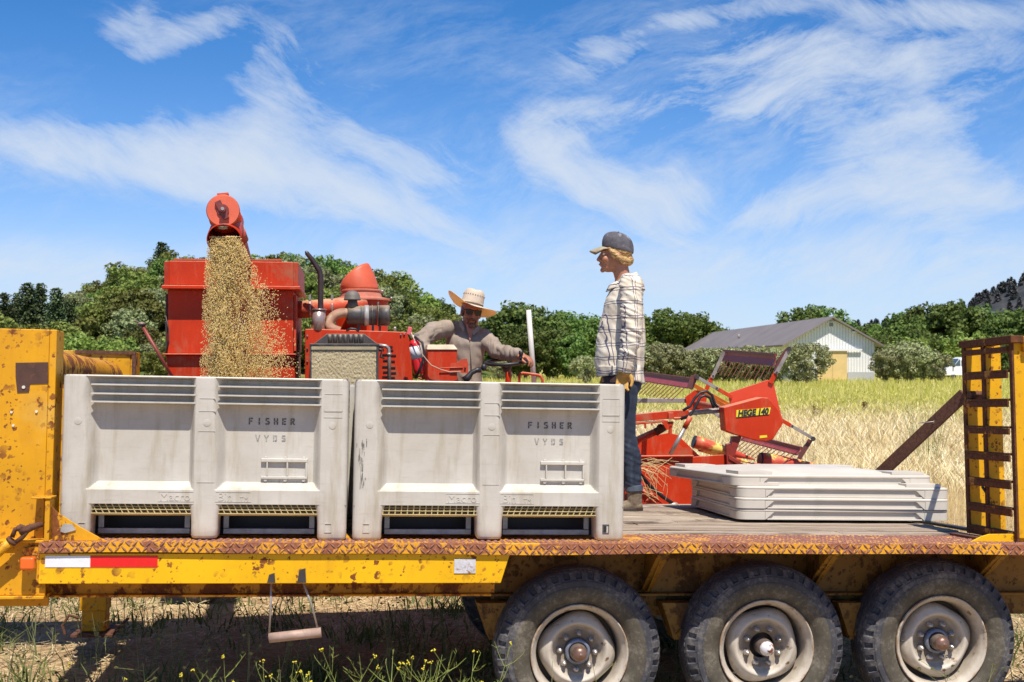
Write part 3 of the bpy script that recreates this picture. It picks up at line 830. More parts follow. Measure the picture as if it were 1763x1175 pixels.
def wheels():
    m, t, b = newmat('aged_tyre_rubber')
    vec = coords(t); n1 = noise_n(t, vec, 9, 8, .7); n2 = noise_n(t, vec, 60, 6, .7)
    sp = t.nodes.new('ShaderNodeSeparateXYZ'); t.links.new(vec, sp.inputs[0])
    rad = mth(t, 'SQRT', mth(t, 'ADD', mth(t, 'POWER', sp.outputs['X'], 2), mth(t, 'POWER', sp.outputs['Z'], 2)))
    base = ramp(t, n1, [(.3, (.035, .036, .044)), (.6, (.07, .07, .082)), (.75, (.12, .11, .10))])
    brown = ramp(t, n1, [(.3, (.055, .048, .036)), (.7, (.12, .105, .078))])
    side = mth(t, 'MULTIPLY', mth(t, 'SUBTRACT', 1, thr(t, rad, .298, .306)), 1.0)
    c = mixc(t, side, base, brown)
    dust = mth(t, 'MULTIPLY', thr(t, mth(t, 'ADD', mth(t, 'MULTIPLY', n1, .5), mth(t, 'MULTIPLY', n2, .5)), .5, .62), .5)
    c = mixc(t, dust, c, (.27, .24, .20))
    t.links.new(c, b.inputs['Base Color']); b.inputs['Roughness'].default_value = .75; b.inputs['Specular IOR Level'].default_value = .35
    bump(t, b, n2, .4, .002)
    m_tyre = m
    m_rim = rusty('chalky_white_rim', (.52, .47, .40), .10, 14.0, rust=(.10, .05, .02), rust2=(.28, .16, .08), spots=.14, rough=.45, seed=2.0, fade=(.58, .53, .46))
    t = m_rim.node_tree; bb = t.nodes['Principled BSDF']; vec = coords(t); sp = t.nodes.new('ShaderNodeSeparateXYZ'); t.links.new(vec, sp.inputs[0])
    rad = mth(t, 'SQRT', mth(t, 'ADD', mth(t, 'POWER', sp.outputs['X'], 2), mth(t, 'POWER', sp.outputs['Z'], 2)))
    nz = noise_n(t, vec, 26, 8, .7)
    rn = mth(t, 'ADD', rad, mth(t, 'MULTIPLY', mth(t, 'SUBTRACT', nz, .5), .05))
    old = bb.inputs['Base Color'].links[0].from_socket
    inner = mth(t, 'MULTIPLY', mth(t, 'SUBTRACT', 1, thr(t, rn, .096, .122)), .8)
    edge = mth(t, 'MULTIPLY', thr(t, rn, .2165, .224), .75)
    groove_ = mth(t, 'MULTIPLY', mth(t, 'MULTIPLY', thr(t, rn, .150, .166), mth(t, 'SUBTRACT', 1, thr(t, rn, .190, .206))), .55)
    c_ = mixc(t, inner, old, (.20, .155, .11)); c_ = mixc(t, edge, c_, (.26, .14, .06)); c_ = mixc(t, groove_, c_, (.27, .22, .16))
    t.links.new(c_, bb.inputs['Base Color'])
    m_hub = simple('greasy_hub', (.17, .13, .11), .5, .3, var=.4, scale=20, bstr=.3, dirt=(.05, .03, .02), dirt_amt=.5)
    m_nut = simple('worn_lug_nut', (.45, .42, .40), .35, .7, var=.3, scale=30)
    m_capr = simple('rusty_hub_cap', (.22, .13, .10), .4, .5, var=.3, scale=25, bstr=.2)
    m_capw = rusty('chipped_chrome_cap', (.75, .76, .80), .35, 30.0, spots=.7, rough=.3, seed=3.3)
    vs, fs = tyre_mesh()
    R90 = Matrix.Rotation(R(90), 4, 'X')      # lathe Z -> -Y ; so height h gives y = -h
    def L(prof, seg=64, fn=None):
        mb = MB(); mb.lathe([(r, -a) for r, a in prof], seg, Matrix(((1, 0, 0, 0), (0, 0, -1, 0), (0, 1, 0, 0), (0, 0, 0, 1))), True, fn); return mb
    def wheel(c, rot, cap, ring, near=True, spin=0):
        # c: centre of the tyre's outer face in world coordinates
        Mw = Matrix.Translation(c) @ Matrix.Rotation(rot, 4, 'Z')
        Ms = Mw @ Matrix.Rotation(spin, 4, 'Y') @ Matrix.Scale(1.013, 4)
        rim = L([(.2235, .020), (.2235, .012), (.221, .009), (.217, .010), (.212, .019), (.204, .030), (.196, .038), (.192, .060), (.188, .085), (.186, .15)], 96)
        # centre disc: lobed edge leaves dark slots
        def lobe(r, h, t_):
            if r > .150: return r + .0085 * math.cos(4 * t_) * (1 if r > .16 else .5), h
            return r, h
        rim.lathe([(.172, -.108), (.171, -.088), (.164, -.072), (.152, -.062), (.143, -.055), (.136, -.050), (.130, -.050), (.123, -.056), (.116, -.067), (.110, -.078), (.104, -.082), (.060, -.082), (.058, -.10)],
                  96, Matrix(((1, 0, 0, 0), (0, 0, -1, 0), (0, 1, 0, 0), (0, 0, 0, 1))), True, lobe)
        for k in range(8):
            a = 2 * math.pi * (k + .5) / 8
            rim.lathe([(.0055, -.0795), (.0078, -.0795), (.0078, -.082)], 10, Matrix.Translation((.094 * math.cos(a), 0, .094 * math.sin(a))) @ Matrix(((1, 0, 0, 0), (0, 0, -1, 0), (0, 1, 0, 0), (0, 0, 0, 1)))) if k % 3 == 0 else None
        w = rim.build('wheel', m_rim, None, weld=False)
        w.parent = trailer; w.matrix_parent_inverse = Matrix.Identity(4)
        w.matrix_basis = TI @ Ms
        ty = MB().add(vs, fs, True).build('tyre', m_tyre, w, angle=38, weld=False)
        bk = L([(.19, .145), (.0, .145)], 40).lathe([(.19, -.146), (.19, -.2), (.0, -.2)], 40, Matrix(((1, 0, 0, 0), (0, 0, -1, 0), (0, 1, 0, 0), (0, 0, 0, 1))))
        bk.build('brake_drum', M_dkmetal, w, weld=False)
        if ring:
            h = L([(.058, .084), (.058, .066), (.054, .058), (.046, .056), (.042, .060), (.040, .075), (.040, .09)], 40)
            h.build('hub_ring', simple('blue_grey_hub_ring', (.20, .23, .30), .45, .4, var=.3, scale=25), w)
        h = L([(.039, .09), (.038, .03), (.036, .018), (.034, .014)], 40); h.build('hub', m_hub, w)
        cp = L([(.0335, .020), (.0335, .010), (.031, .000), (.024, -.009), (.013, -.0135), (.006, -.0145), (.0045, -.0165), (.0, -.0168)], 32); cp.build('hub_cap', cap, w)
        for k in range(8):
            a = 2 * math.pi * k / 8 + .12
            x, z = .0815 * math.cos(a), .0815 * math.sin(a)
            n = MB(); Mn = Matrix.Translation((x, 0, z)) @ Matrix(((1, 0, 0, 0), (0, 0, -1, 0), (0, 1, 0, 0), (0, 0, 0, 1)))
            n.lathe([(.0155, -.082), (.0145, -.074), (.010, -.070), (.0095, -.058), (.006, -.058), (.0055, -.050), (0, -.0495)], 12, Mn)
            n.build('lug_nut', m_nut, w)
        vst = MB(); a = -1.9; vst.tube([(.185 * math.cos(a), .07, .185 * math.sin(a)), (.178 * math.cos(a), .035, .178 * math.sin(a))], .004, 8)
        vst.build('valve_stem', M_dkmetal, w)
        return w
    yaw = math.atan2(U.y, U.x)
    Zf = F / 380.0
    base_c = CP(999, 1129, Zf)
    du = Vector((math.cos(yaw), math.sin(yaw), 0))
    def solve_u(px):
        # distance along du so the centre projects to column px
        a = (px - 881.5) / F
        return (a * base_c.y - base_c.x) / (du.x - a * du.y)
    gz = None
    ws = []
    for i, (px, cap, ring, sp_) in enumerate(((999, m_capr, True, .2), (1322, m_capw, False, .55), (1624, m_capr, True, 1.3))):
        c = base_c + du * solve_u(px); c.z = .360
        ws.append(wheel(c, yaw, cap, ring, spin=sp_))
    print('axle z', base_c.z)
    dv = Vector((-math.sin(yaw), math.cos(yaw), 0))
    for i, w in enumerate(ws):
        c = copy_tree(w, trailer)
        c.matrix_basis = TI @ (TM @ w.matrix_basis).copy()
        mw = TM @ w.matrix_basis
        c.matrix_basis = TI @ (Matrix.Translation(dv * 1.72) @ mw)
    # axles
    mb = MB()
    for px in (999, 1322, 1624):
        c = base_c + du * solve_u(px); c.z = .360
        mb.tube([TI @ (c + dv * .16), TI @ (c + dv * 1.76)], .045, 14)
    mb.build('axle', M_dkmetal, trailer, fix=False)
wheels()
# ------------------------------------------------------------------ plastic bins
BW, BD, BH = 1.215, 1.12, .705
m, t, b = newmat('scuffed_white_bin_plastic')
vec = coords(t); vz = coords(t, (1, 1, .12))
n1 = noise_n(t, vec, 3.5, 8, .65, .3); n2 = noise_n(t, vz, 16, 8, .7); n3 = noise_n(t, vec, 45, 5, .7); nh = noise_n(t, coords(t, (.25, 1, 2.5)), 30, 6, .7)
base = ramp(t, n1, [(.3, (.43, .395, .335)), (.5, (.50, .47, .42)), (.7, (.56, .535, .485))])
c = mixc(t, mth(t, 'MULTIPLY', thr(t, n2, .50, .70), .6), base, (.30, .255, .16))
c = mixc(t, mth(t, 'MULTIPLY', thr(t, nh, .56, .72), .35), c, (.30, .28, .24))
c = mixc(t, mth(t, 'MULTIPLY', thr(t, n3, .66, .74), .45), c, (.22, .20, .17))
t.links.new(c, b.inputs['Base Color']); b.inputs['Roughness'].default_value = .48
b.inputs['Subsurface Weight'].default_value = 0
bump(t, b, mth(t, 'ADD', n3, nh), .12, .003)
M_bin = m
M_lid = simple('clean_white_lid_plastic', (.55, .505, .44), .45, var=.07, scale=4, bstr=.05, dirt=(.50, .47, .40), dirt_amt=.05)
M_lattice = simple('yellowed_lattice_plastic', (.55, .45, .22), .5, var=.15, scale=12, bstr=.05)
M_ink = simple('faded_black_stencil_ink', (.10, .095, .09), .7, var=.5, scale=60, bstr=0)
M_ink2 = simple('worn_grey_stencil_ink', (.30, .29, .27), .7, var=.35, scale=60, bstr=0)
M_galv = simple('galvanised_runner', (.23, .27, .31), .4, .5, var=.35, scale=18, bstr=.1)

def text_mesh(s, size, extrude, offset=0, shear=0, bold=0):
    c = bpy.data.curves.new('t', 'FONT'); c.body = s; c.size = size; c.extrude = extrude; c.offset = offset; c.shear = shear
    c.resolution_u = 4
    o = bpy.data.objects.new('t', c); COL.objects.link(o)
    dg = bpy.context.evaluated_depsgraph_get()
    me = bpy.data.meshes.new_from_object(o.evaluated_get(dg))
    vs = [tuple(v.co) for v in me.vertices]; fs = [tuple(p.vertices) for p in me.polygons]
    bpy.data.objects.remove(o); bpy.data.curves.remove(c); bpy.data.meshes.remove(me)
    return vs, fs

def sstep(a, b_, x):
    t_ = min(1, max(0, (x - a) / (b_ - a))); return t_ * t_ * (3 - 2 * t_)
def side_depth(x, z, W_):
    """recess depth of a bin's side at height z, distance x from its left edge (W_ wide)"""
    D = .062
    k = W_ / 1.215
    def trap(x, a, b_, c_, d_):
        # rises a->b, falls c->d with rounded ramps
        return sstep(a, b_, x) * (1 - sstep(c_, d_, x))
    wide = .028 * sstep(.36, .60, z) * (1 - sstep(.60, .70, z) * .5)    # the left flare grows towards the top
    f1 = trap(x, (.105 - wide) * k, .155 * k, .527 * k, .558 * k)
    f2 = trap(x, (.645 - wide * .6) * k, .690 * k, 1.062 * k, 1.098 * k)
    fx = max(f1, f2)
    zt = .700 - .004
    fz = sstep(.214, .246, z) * (1 - sstep(zt - .004, zt + .002, z))
    # pyramid-like meeting of sill and flare
    zz = min(1, max(0, (z - .214) / .034)) * (1 - sstep(zt - .003, zt + .002, z))
    return D * min(fx, zz)
def bin_shell():
    mb = MB()
    xs_ = sorted(set([0, .004, .010, .018, .028] + [round(.03 + i * .0055, 4) for i in range(210)] + [BW - .028, BW - .018, BW - .010, BW - .004, BW]))
    zs_ = [.154, .156, .160, .168, .19, .208, .212] + [round(.214 + i * .0034, 4) for i in range(11)] + [.256, .27, .30, .34, .38, .42, .46, .50, .53, .56, .58, .60, .62, .64, .66, .68, .69, .694, .697, .700, .703, .705]
    def side(W_, M, flip=False):
        xs2 = [x * W_ / BW for x in xs_]
        rows = []
        for z in zs_:
            row = []
            for x in xs2:
                d = side_depth(x if not flip else x, z, W_)
                # rounded vertical corners and top edge
                e = min(x, W_ - x); rc = .026
                if e < rc: d += rc - math.sqrt(max(0, rc * rc - (rc - e) ** 2))
                tz = (BH - z)
                if tz < .006: d += .003 * (1 - tz / .006)
                d += .012 * (BH - z) * 0
                row.append((x, d, z))
            rows.append(row)
        mb.grid(rows, True, M)
    side(BW, Matrix.Identity(4))
    side(BW, Matrix.Translation((BW, BD, 0)) @ Matrix.Rotation(R(180), 4, 'Z'))
    side(BD, Matrix.Translation((BW, 0, 0)) @ Matrix.Rotation(R(90), 4, 'Z'))
    side(BD, Matrix.Translation((0, BD, 0)) @ Matrix.Rotation(R(-90), 4, 'Z'))
    # inside of the box
    i = .066; zf = .19
    a = [(i, i), (BW - i, i), (BW - i, BD - i), (i, BD - i)]
    o_ = [(.004, .004), (BW - .004, .004), (BW - .004, BD - .004), (.004, BD - .004)]
    vs = [(x, y, BH) for x, y in o_] + [(x, y, BH) for x, y in a] + [(x, y, zf) for x, y in a]
    fs = []
    for k in range(4):
        j = (k + 1) % 4
        fs += [(k, j, 4 + j, 4 + k), (4 + k, 4 + j, 8 + j, 8 + k)]
    fs.append((8, 9, 10, 11))
    mb.add(vs, fs)
    # underside of the skirt
    mb.add([(.004, .004, .154), (BW - .004, .004, .154), (BW - .004, BD - .004, .154), (.004, BD - .004, .154)], [(0, 3, 2, 1)])
    # three ribs under the rim on each panel
    for z in (.664, .625, .590):
        for x0, x1 in ((.118, .560), (.650, 1.098)):
            for fr in (True, False):
                pts = [(x0 - .0, .0), (x1, .0), (x1 - .03, .060), (x0 + .03, .060)]
                M = Matrix.Identity(4) if fr else Matrix.Translation((BW, BD, 0)) @ Matrix.Rotation(R(180), 4, 'Z')
                mb.prism(pts, z - .0035, z + .0035, 'z', M)
            y0, y1 = x0 * BD / BW, x1 * BD / BW
            for M in (Matrix.Translation((BW, 0, 0)) @ Matrix.Rotation(R(90), 4, 'Z'), Matrix.Translation((0, BD, 0)) @ Matrix.Rotation(R(-90), 4, 'Z')):
                mb.prism([(y0, 0), (y1, 0), (y1 - .03, .060), (y0 + .03, .060)], z - .0035, z + .0035, 'z', M)
    # raised panels, discs and letter boards on the pillars
    def frame(x0, x1, z0, z1, w=.0022, y=-.0016, h=.0022):
        mb.box(x0, x1, y, h, z0, z0 + w).box(x0, x1, y, h, z1 - w, z1).box(x0, x0 + w, y, h, z0 + w, z1 - w).box(x1 - w, x1, y, h, z0 + w, z1 - w)
    frame(.572, .645, .555, .612); frame(.570, .645, .247, .470)
    frame(1.108, 1.188, .535, .640); frame(1.108, 1.188, .560, .566)
    frame(.408, .560, .164, .208); frame(.650, .802, .164, .208)
    for x, z in ((.068, .506), (.608, .505), (1.146, .500)):
        mb.lathe([(.0155, 0), (.0155, .0018), (.0135, .0022), (.0, .0022)], 20, Matrix.Translation((x, .0005, z)) @ Matrix.Rotation(R(90), 4, 'X'))
    return mb
def leg_poly(x0, x1, y0, y1, z1=.154, flare=0):
    return None
def bin_parts(kind):
    """kind: 0 or 1; builds one bin at the origin in its own coordinates"""
    root = empty('plastic_bin')
    sh = bin_shell().build('shell', M_bin, root, weld=True, angle=32)
    # legs with rounded feet and a flared inner side
    def foot(x0, x1, y0, y1, fl, fr, zb=0.0):
        mb = MB(); rows = []
        zs = [zb, zb + .006, zb + .014, .05, .08, .105, .125, .140, .154]
        lv = []
        n = 0
        for z in zs:
            e = .008 if z == zb else (.003 if z < zb + .01 else 0)
            c = max(0, (z - .06) / .0935); c = c * c
            a0 = x0 + e - fl * c; a1 = x1 - e + fr * c
            r = .025
            ring = []
            for cx, cy, s0 in ((a1 - r, y1 - e - r, 0), (a0 + r, y1 - e - r, 90), (a0 + r, y0 + e + r, 180), (a1 - r, y0 + e + r, 270)):
                for k in range(4):
                    a = R(s0 + 30 * k); ring.append((cx + r * math.cos(a), cy + r * math.sin(a), z))
            n = len(ring); lv.append(ring)
        vs = [p for rg in lv for p in rg]
        fs = [(i * n + k, i * n + (k + 1) % n, (i + 1) * n + (k + 1) % n, (i + 1) * n + k) for i in range(len(zs) - 1) for k in range(n)]
        fs.append(tuple(range(n))[::-1])
        mb.add(vs, fs, True); return mb
    r = .0
    for (x0, x1, fl, fr, zb) in ((0, .128, 0, .016, 0), (.548, .662, .012, .014, .006), (1.088, BW, .014, 0, 0)):
        for y0, y1 in ((0, .15), (BD * .5 - .075, BD * .5 + .075), (BD - .15, BD)):
            foot(x0, x1, y0, y1, fl, fr, zb).build('foot', M_bin, root, angle=40)
    # small square sockets in the feet
    for k, x in enumerate((.095, 1.135)) if kind == 0 else enumerate((.060, 1.130)):
        mb = MB(); s = .015; z = .052; w = .0025
        mb.box(x - s, x + s, -.0030, .002, z + s + .004, z + s + .004 + w).box(x - s, x - s + w, -.0030, .002, z - s, z + s + .003).box(x + s - w, x + s, -.0030, .002, z - s, z + s + .003)
        mb.box(x - s, x + s, -.0030, .002, z - s - w - .001, z - s - .001)
        if kind == 1 and k == 1:
            mb.box(x - s + .004, x + s - .012, -.0026, .002, z - s + .003, z + s)
            mb.build('socket', M_black, root)
        else: mb.build('socket', M_bin, root)
    # floor lattice seen under the sill
    for x0, x1 in ((.135, .538), (.672, 1.080)):
        mb = MB(); nx = 15
        for i in range(nx + 1):
            x = x0 + (x1 - x0) * i / nx
            sl = (-.020 if kind == 0 else .016 * (1 if x0 > .5 else 0.2))
            mb.hexa([(x - sl - .0022, .012, .112), (x - sl + .0022, .012, .112), (x - sl + .0022, .035, .112), (x - sl - .0022, .035, .112),
                     (x - .0022, .010, .1535), (x + .0022, .010, .1535), (x + .0022, .035, .1535), (x - .0022, .035, .1535)])
        mb.box(x0 - .01, x1 + .01, .010, .040, .1275, .1305).box(x0 - .01, x1 + .01, .013, .04, .1405, .1425).box(x0 - .01, x1 + .01, .012, .06, .111, .1145)
        mb.box(x0 - .02, x1 + .02, .062, .066, .1, .1535)
        mb.build('floor_lattice', M_lattice, root, fix=True)
    mb = MB()
    # steel runner frame under the bin, then a black block for the shade
    for x0, x1 in ((.130, .545), (.664, 1.086)):
        mb.box(x0 + .012, x1 - .012, .11, .13, .016, .040).box(x0 + .012, x0 + .036, .112, .128, .041, .150).box(x1 - .036, x1 - .012, .112, .128, .041, .150)
    mb.build('base_frame', M_galv, root, bevel=.002)
    MB().box(.05, BW - .05, .30, .80, .004, .1535).build('shade_block', M_black, root)  # added black block: puts the shade inside the fork openings into colour
    # card holder on the right panel
    mb = MB(); yb = .061
    x0, x1, z0, z1 = .838, 1.040, .262, .352
    th = .014
    def bx(a, b_, c_, d_): mb.box(a, b_, yb - th, yb + .003, c_, d_)
    bx(x0, x1, z1 - .016, z1); bx(x0, x1, z0, z0 + .012)
    bx(x1 - .010, x1, z0 + .012, z1 - .016)
    bx(x0 + .023, x0 + .030, z0 + .012, z1 - .016); bx(x0 + .110, x0 + .118, z0 + .012, z1 - .016)
    for q in (x0 + .02, x0 + .105, x0 + .185):
        mb.lathe([(.010, 0), (.010, .010), (0, .010)], 12, Matrix.Translation((q, yb, z0 - .002)) @ Matrix.Rotation(R(90), 4, 'X'))
        mb.lathe([(.007, 0), (.007, .010), (0, .010)], 12, Matrix.Translation((q, yb, z1 + .002)) @ Matrix.Rotation(R(90), 4, 'X'))
    mb.build('card_holder', M_bin, root, bevel=.003)
    # raised lettering on the sill
    for s, x in (('Macro', .412), ('Bin', .656), ('TM', .752)):
        sz = .046 if s != 'TM' else .024
        vs, fs = text_mesh(s, sz * 1.1, .0012)
        MB().add(vs, fs, False, Matrix.Translation((x + .003, -.0008, .169)) @ Matrix.Rotation(R(90), 4, 'X')).build('raised_lettering', M_bin, root, fix=True, weld=True)
    # stencilled letters
    G = {'F': ['l', 't', 'm'], 'I': ['c'], 'S': ['t', 'lu', 'm', 'rl', 'b'], 'H': ['l', 'r', 'm'], 'E': ['l', 't', 'm', 'b'], 'R': ['l', 't', 'ru', 'm', 'k'], 'V': ['v1', 'v2'], 'Y': ['y1', 'y2', 'y3'], 'D': ['l', 't', 'b', 'r']}
    def stencil(word, x, z, pitch, h, mat_):
        mb = MB(); w = h * .62; s = h * .19; y0 = .0600; y1 = .0635
        for ch in word:
            def q(a, b_, c_, d_): mb.box(x + a, x + b_, y0, y1, z + c_, z + d_)
            for g in G[ch]:
                g_ = s * .35
                if g == 'l': q(0, s, 0, h * .46); q(0, s, h * .54, h)
                if g == 'r': q(w - s, w, h * (.12 if ch == 'D' else 0), h * .46); q(w - s, w, h * .54, h * (.88 if ch == 'D' else 1))
                if g == 'c': q(w * .36, w * .36 + s, 0, h * .46); q(w * .36, w * .36 + s, h * .54, h)
                if g == 't': q(s + g_ if ch not in 'S' else s * .4, w - (s * .3 if ch in 'SRD' else 0), h - s, h)
                if g == 'm': q(s + g_, w - s * (1.2 if ch == 'H' else .5), h * .5 - s * .45, h * .5 + s * .45)
                if g == 'b': q(s + g_ if ch not in 'S' else 0, w - s * .3, 0, s)
                if g == 'lu': q(0, s, h * .54, h * .88)
                if g == 'ru': q(w - s, w, h * .56, h * .88)
                if g == 'rl': q(w - s, w, h * .12, h * .45)
                if g == 'k': mb.bar((x + w * .5, (y0 + y1) / 2, z + h * .40), (x + w, (y0 + y1) / 2, z), s, y1 - y0, up=(0, 1, 0))
                if g == 'v1': mb.bar((x, (y0 + y1) / 2, z + h), (x + w * .46, (y0 + y1) / 2, z), s * .8, y1 - y0, up=(0, 1, 0))
                if g == 'v2': mb.bar((x + w, (y0 + y1) / 2, z + h), (x + w * .56, (y0 + y1) / 2, z), s * .8, y1 - y0, up=(0, 1, 0))
                if g == 'y1': mb.bar((x, (y0 + y1) / 2, z + h), (x + w * .42, (y0 + y1) / 2, z + h * .55), s * .8, y1 - y0, up=(0, 1, 0))
                if g == 'y2': mb.bar((x + w, (y0 + y1) / 2, z + h), (x + w * .58, (y0 + y1) / 2, z + h * .55), s * .8, y1 - y0, up=(0, 1, 0))
                if g == 'y3': q(w * .38, w * .38 + s * .9, 0, h * .5)
            x += pitch
        mb.build('stencil_lettering', mat_, root, fix=True, weld=False)
    stencil('FISHER', .780, .500, .0362, .029, M_ink)
    stencil('VYDS', .812, .428, .0375, .027, M_ink2)
    return root
def place_bin(root, px, py, v, w=0):
    """front left bottom corner seen at column px"""
    q = TD(px, py, 0); u = TP(px, py, v).x
    root.matrix_world = TM @ Matrix.Translation((u, v, w + .002))
    return u
VB = .09
b1 = bin_parts(0); b2 = bin_parts(1)
uA = place_bin(b1, 100, 925, VB)
uB = place_bin(b2, 606, 930, VB)
tag(b1, 'white plastic bin with bold black lettering beside the yellow front post', 'bin', 'bins at the front edge of the deck')
tag(b2, 'white plastic bin with black scuff on its left corner in front of the woman', 'bin', 'bins at the front edge of the deck')
b3 = copy_tree(b1); b4 = copy_tree(b1)
b3.matrix_world = TM @ Matrix.Translation((uA + .03, VB + BD + .05, .002))
b4.matrix_world = TM @ Matrix.Translation((uB - .025, VB + BD + .05, .002))
tag(b3, 'white plastic bin behind the front one, filling with grain', 'bin', 'bins in the row behind')
tag(b4, 'white plastic bin in the row behind, seen through the gap between front bins', 'bin', 'bins in the row behind')
# black scuff on the second bin
def scuff():
    m, t, b = newmat('black_scuff'); vec = coords(t, (3, 1, .7)); n = noise_n(t, vec, 30, 8, .8)
    t.links.new(ramp(t, n, [(.4, (.10, .10, .10)), (.6, (.33, .32, .30))]), b.inputs['Base Color'])
    b.inputs['Roughness'].default_value = .7
    mb = MB(); r = random.Random(4)
    for i in range(46):
        z = .22 + r.random() * .20; x = .030 + r.gauss(0, .008) + .004; L_ = r.uniform(.01, .035)
        e = min(x, BW - x); d = .026 - math.sqrt(max(0, .026 ** 2 - (.026 - e) ** 2)) if e < .026 else 0
        mb.box(x, x + r.uniform(.001, .004), d - .0012, d + .002, z, z + L_)
    mb.build('scuff_mark', m, b2, fix=False, weld=False)
scuff()

# ------------------------------------------------------------------ lids
def lid_mesh():
    L_, D_, H_ = 1.20, 1.10, .062
    mb = MB()
    def outline(off, r0=.06):
        r = max(.01, r0 - min(off, .05) * .3); pts = []
        for cx, cy, s0 in ((L_ - r - off, D_ - r - off, 0), (r + off, D_ - r - off, 90), (r + off, r + off, 180), (L_ - r - off, r + off, 270)):
            for k in range(7):
                a = R(s0 + 15 * k); pts.append((cx + r * math.cos(a), cy + r * math.sin(a)))
        return pts
    def shell(prof):
        rings = [[(x, y, z) for x, y in outline(min(o, .40))] for o, z in prof]; n = len(rings[0])
        fs = [(i * n + k, i * n + (k + 1) % n, (i + 1) * n + (k + 1) % n, (i + 1) * n + k) for i in range(len(rings) - 1) for k in range(n)]
        fs.append(tuple((len(rings) - 1) * n + k for k in range(n))); fs.append(tuple(range(n))[::-1])
        mb.add([p for r_ in rings for p in r_], fs, True)
    shell([(.016, .004), (.014, .006), (.014, .043)])
    shell([(.004, .0432), (0, .0465), (0, .054), (.004, .0585), (.012, .060), (.05, .0605), (.06, .066), (.15, .0665), (.16, .072), (.45, .092)])
    # solid corner blocks, one each with sloping inner ends
    w = .15
    for sx in (0, 1):
        for sy in (0, 1):
            pts = []
            for k in range(7):
                a = R(180 + 15 * k); pts.append((.06 + .06 * math.cos(a), .06 + .06 * math.sin(a)))
            pts += [(w, 0), (w, .03), (.03, w), (0, w)]
            pts = [((L_ - x if sx else x), (D_ - y if sy else y)) for x, y in pts]
            mb.prism(pts, .0005, .043, 'z')
    for M, W_ in ((Matrix.Identity(4), L_), (Matrix.Translation((L_, D_, 0)) @ Matrix.Rotation(R(180), 4, 'Z'), L_), (Matrix.Translation((L_, 0, 0)) @ Matrix.Rotation(R(90), 4, 'Z'), D_), (Matrix.Translation((0, D_, 0)) @ Matrix.Rotation(R(-90), 4, 'Z'), D_)):
        mb.prism([(w + .001, .001), (w + .004, .001), (w + .05, .042), (w + .001, .042)], 0, .03, 'y', M)
        mb.prism([(W_ - w - .001, .001), (W_ - w - .004, .001), (W_ - w - .05, .042), (W_ - w - .001, .042)], 0, .03, 'y', M)
        mb.prism([(w + .012, .0), (W_ - w - .012, .0), (W_ - w - .016, .008), (w + .016, .008)], .002, .03, 'y', M)
    for x0, x1 in ((.04, .24), (L_ - .24, L_ - .04)):
        for y0, y1 in ((.04, .22), (D_ - .22, D_ - .04)):
            mb.box(x0, x1, y0, y1, .061, .078)
    return mb
lid0 = None
lid_lbl = ['white plastic lid resting on the wooden deck, bottom of the stack', 'white plastic lid second from the bottom of the stack', 'white plastic lid directly beneath the skewed top one', 'white plastic lid skewed on top of the stack']
q = TP(1262, 895, 1.14)
uL = TP(1267, 893, 1.12).x + .012; vL = 1.12
print('lid', uL, UR)
for k in range(4):
    if lid0 is None:
        lid0 = lid_mesh().build('bin_lid', M_lid, None, bevel=.004, seg=2)
        o = lid0
    else:
        o = lid0.copy(); COL.objects.link(o)
    z = .014 + .0605 * k
    rz, du_, dv_ = ((-1.5, 0, 0), (-1.8, -.002, -.004), (-1.4, .002, .002), (2.5, -.01, -.0))[k]
    if k == 3: M = Matrix.Translation((uL + .02, vL + .03, z)) @ Matrix.Rotation(R(5.0), 4, 'Z') @ Matrix.Translation((-.035, 0, 0))
    else: M = Matrix.Translation((uL + du_, vL + dv_, z)) @ Matrix.Rotation(R(rz), 4, 'Z')
    o.matrix_world = TM @ M
    tag(o, lid_lbl[k], 'lid', 'stacked bin lids')
# ------------------------------------------------------------------ plot combine harvester behind the trailer
CO = Vector((0, 9.05, 0)); CYAW = .1259
CU = Vector((math.cos(CYAW), math.sin(CYAW), 0)); CV = Vector((-math.sin(CYAW), math.cos(CYAW), 0))
CMX = Matrix.Translation(CO) @ Matrix.Rotation(CYAW, 4, 'Z')
def K(x, y, b=0.0):
    d = ray(x, y); t = (b - (CAM - CO).dot(CV)) / d.dot(CV)
    p = CAM + d * t - CO
    return Vector((p.dot(CU), b, p.z))
def PXM(x, b=0.0):          # metres per pixel there
    return (K(x + 1, 600, b) - K(x, 600, b)).length
comb = empty('combine_harvester', CMX)
tag(comb, 'old red plot combine harvester unloading grain beyond the trailer', 'combine harvester')
def fbox(mb, x0, x1, y0, y1, b0, b1):
    """box whose front face covers the given pixels at depth b0"""
    p = K(x0, y0, b0); q = K(x1, y1, b0)
    mb.box(p.x, q.x, b0, b1, q.z, p.z); return mb
def fpoly(mb, pts, b0, b1):
    mb.prism([(K(x, y, b0).x, K(x, y, b0).z) for x, y in pts], b0, b1); return mb

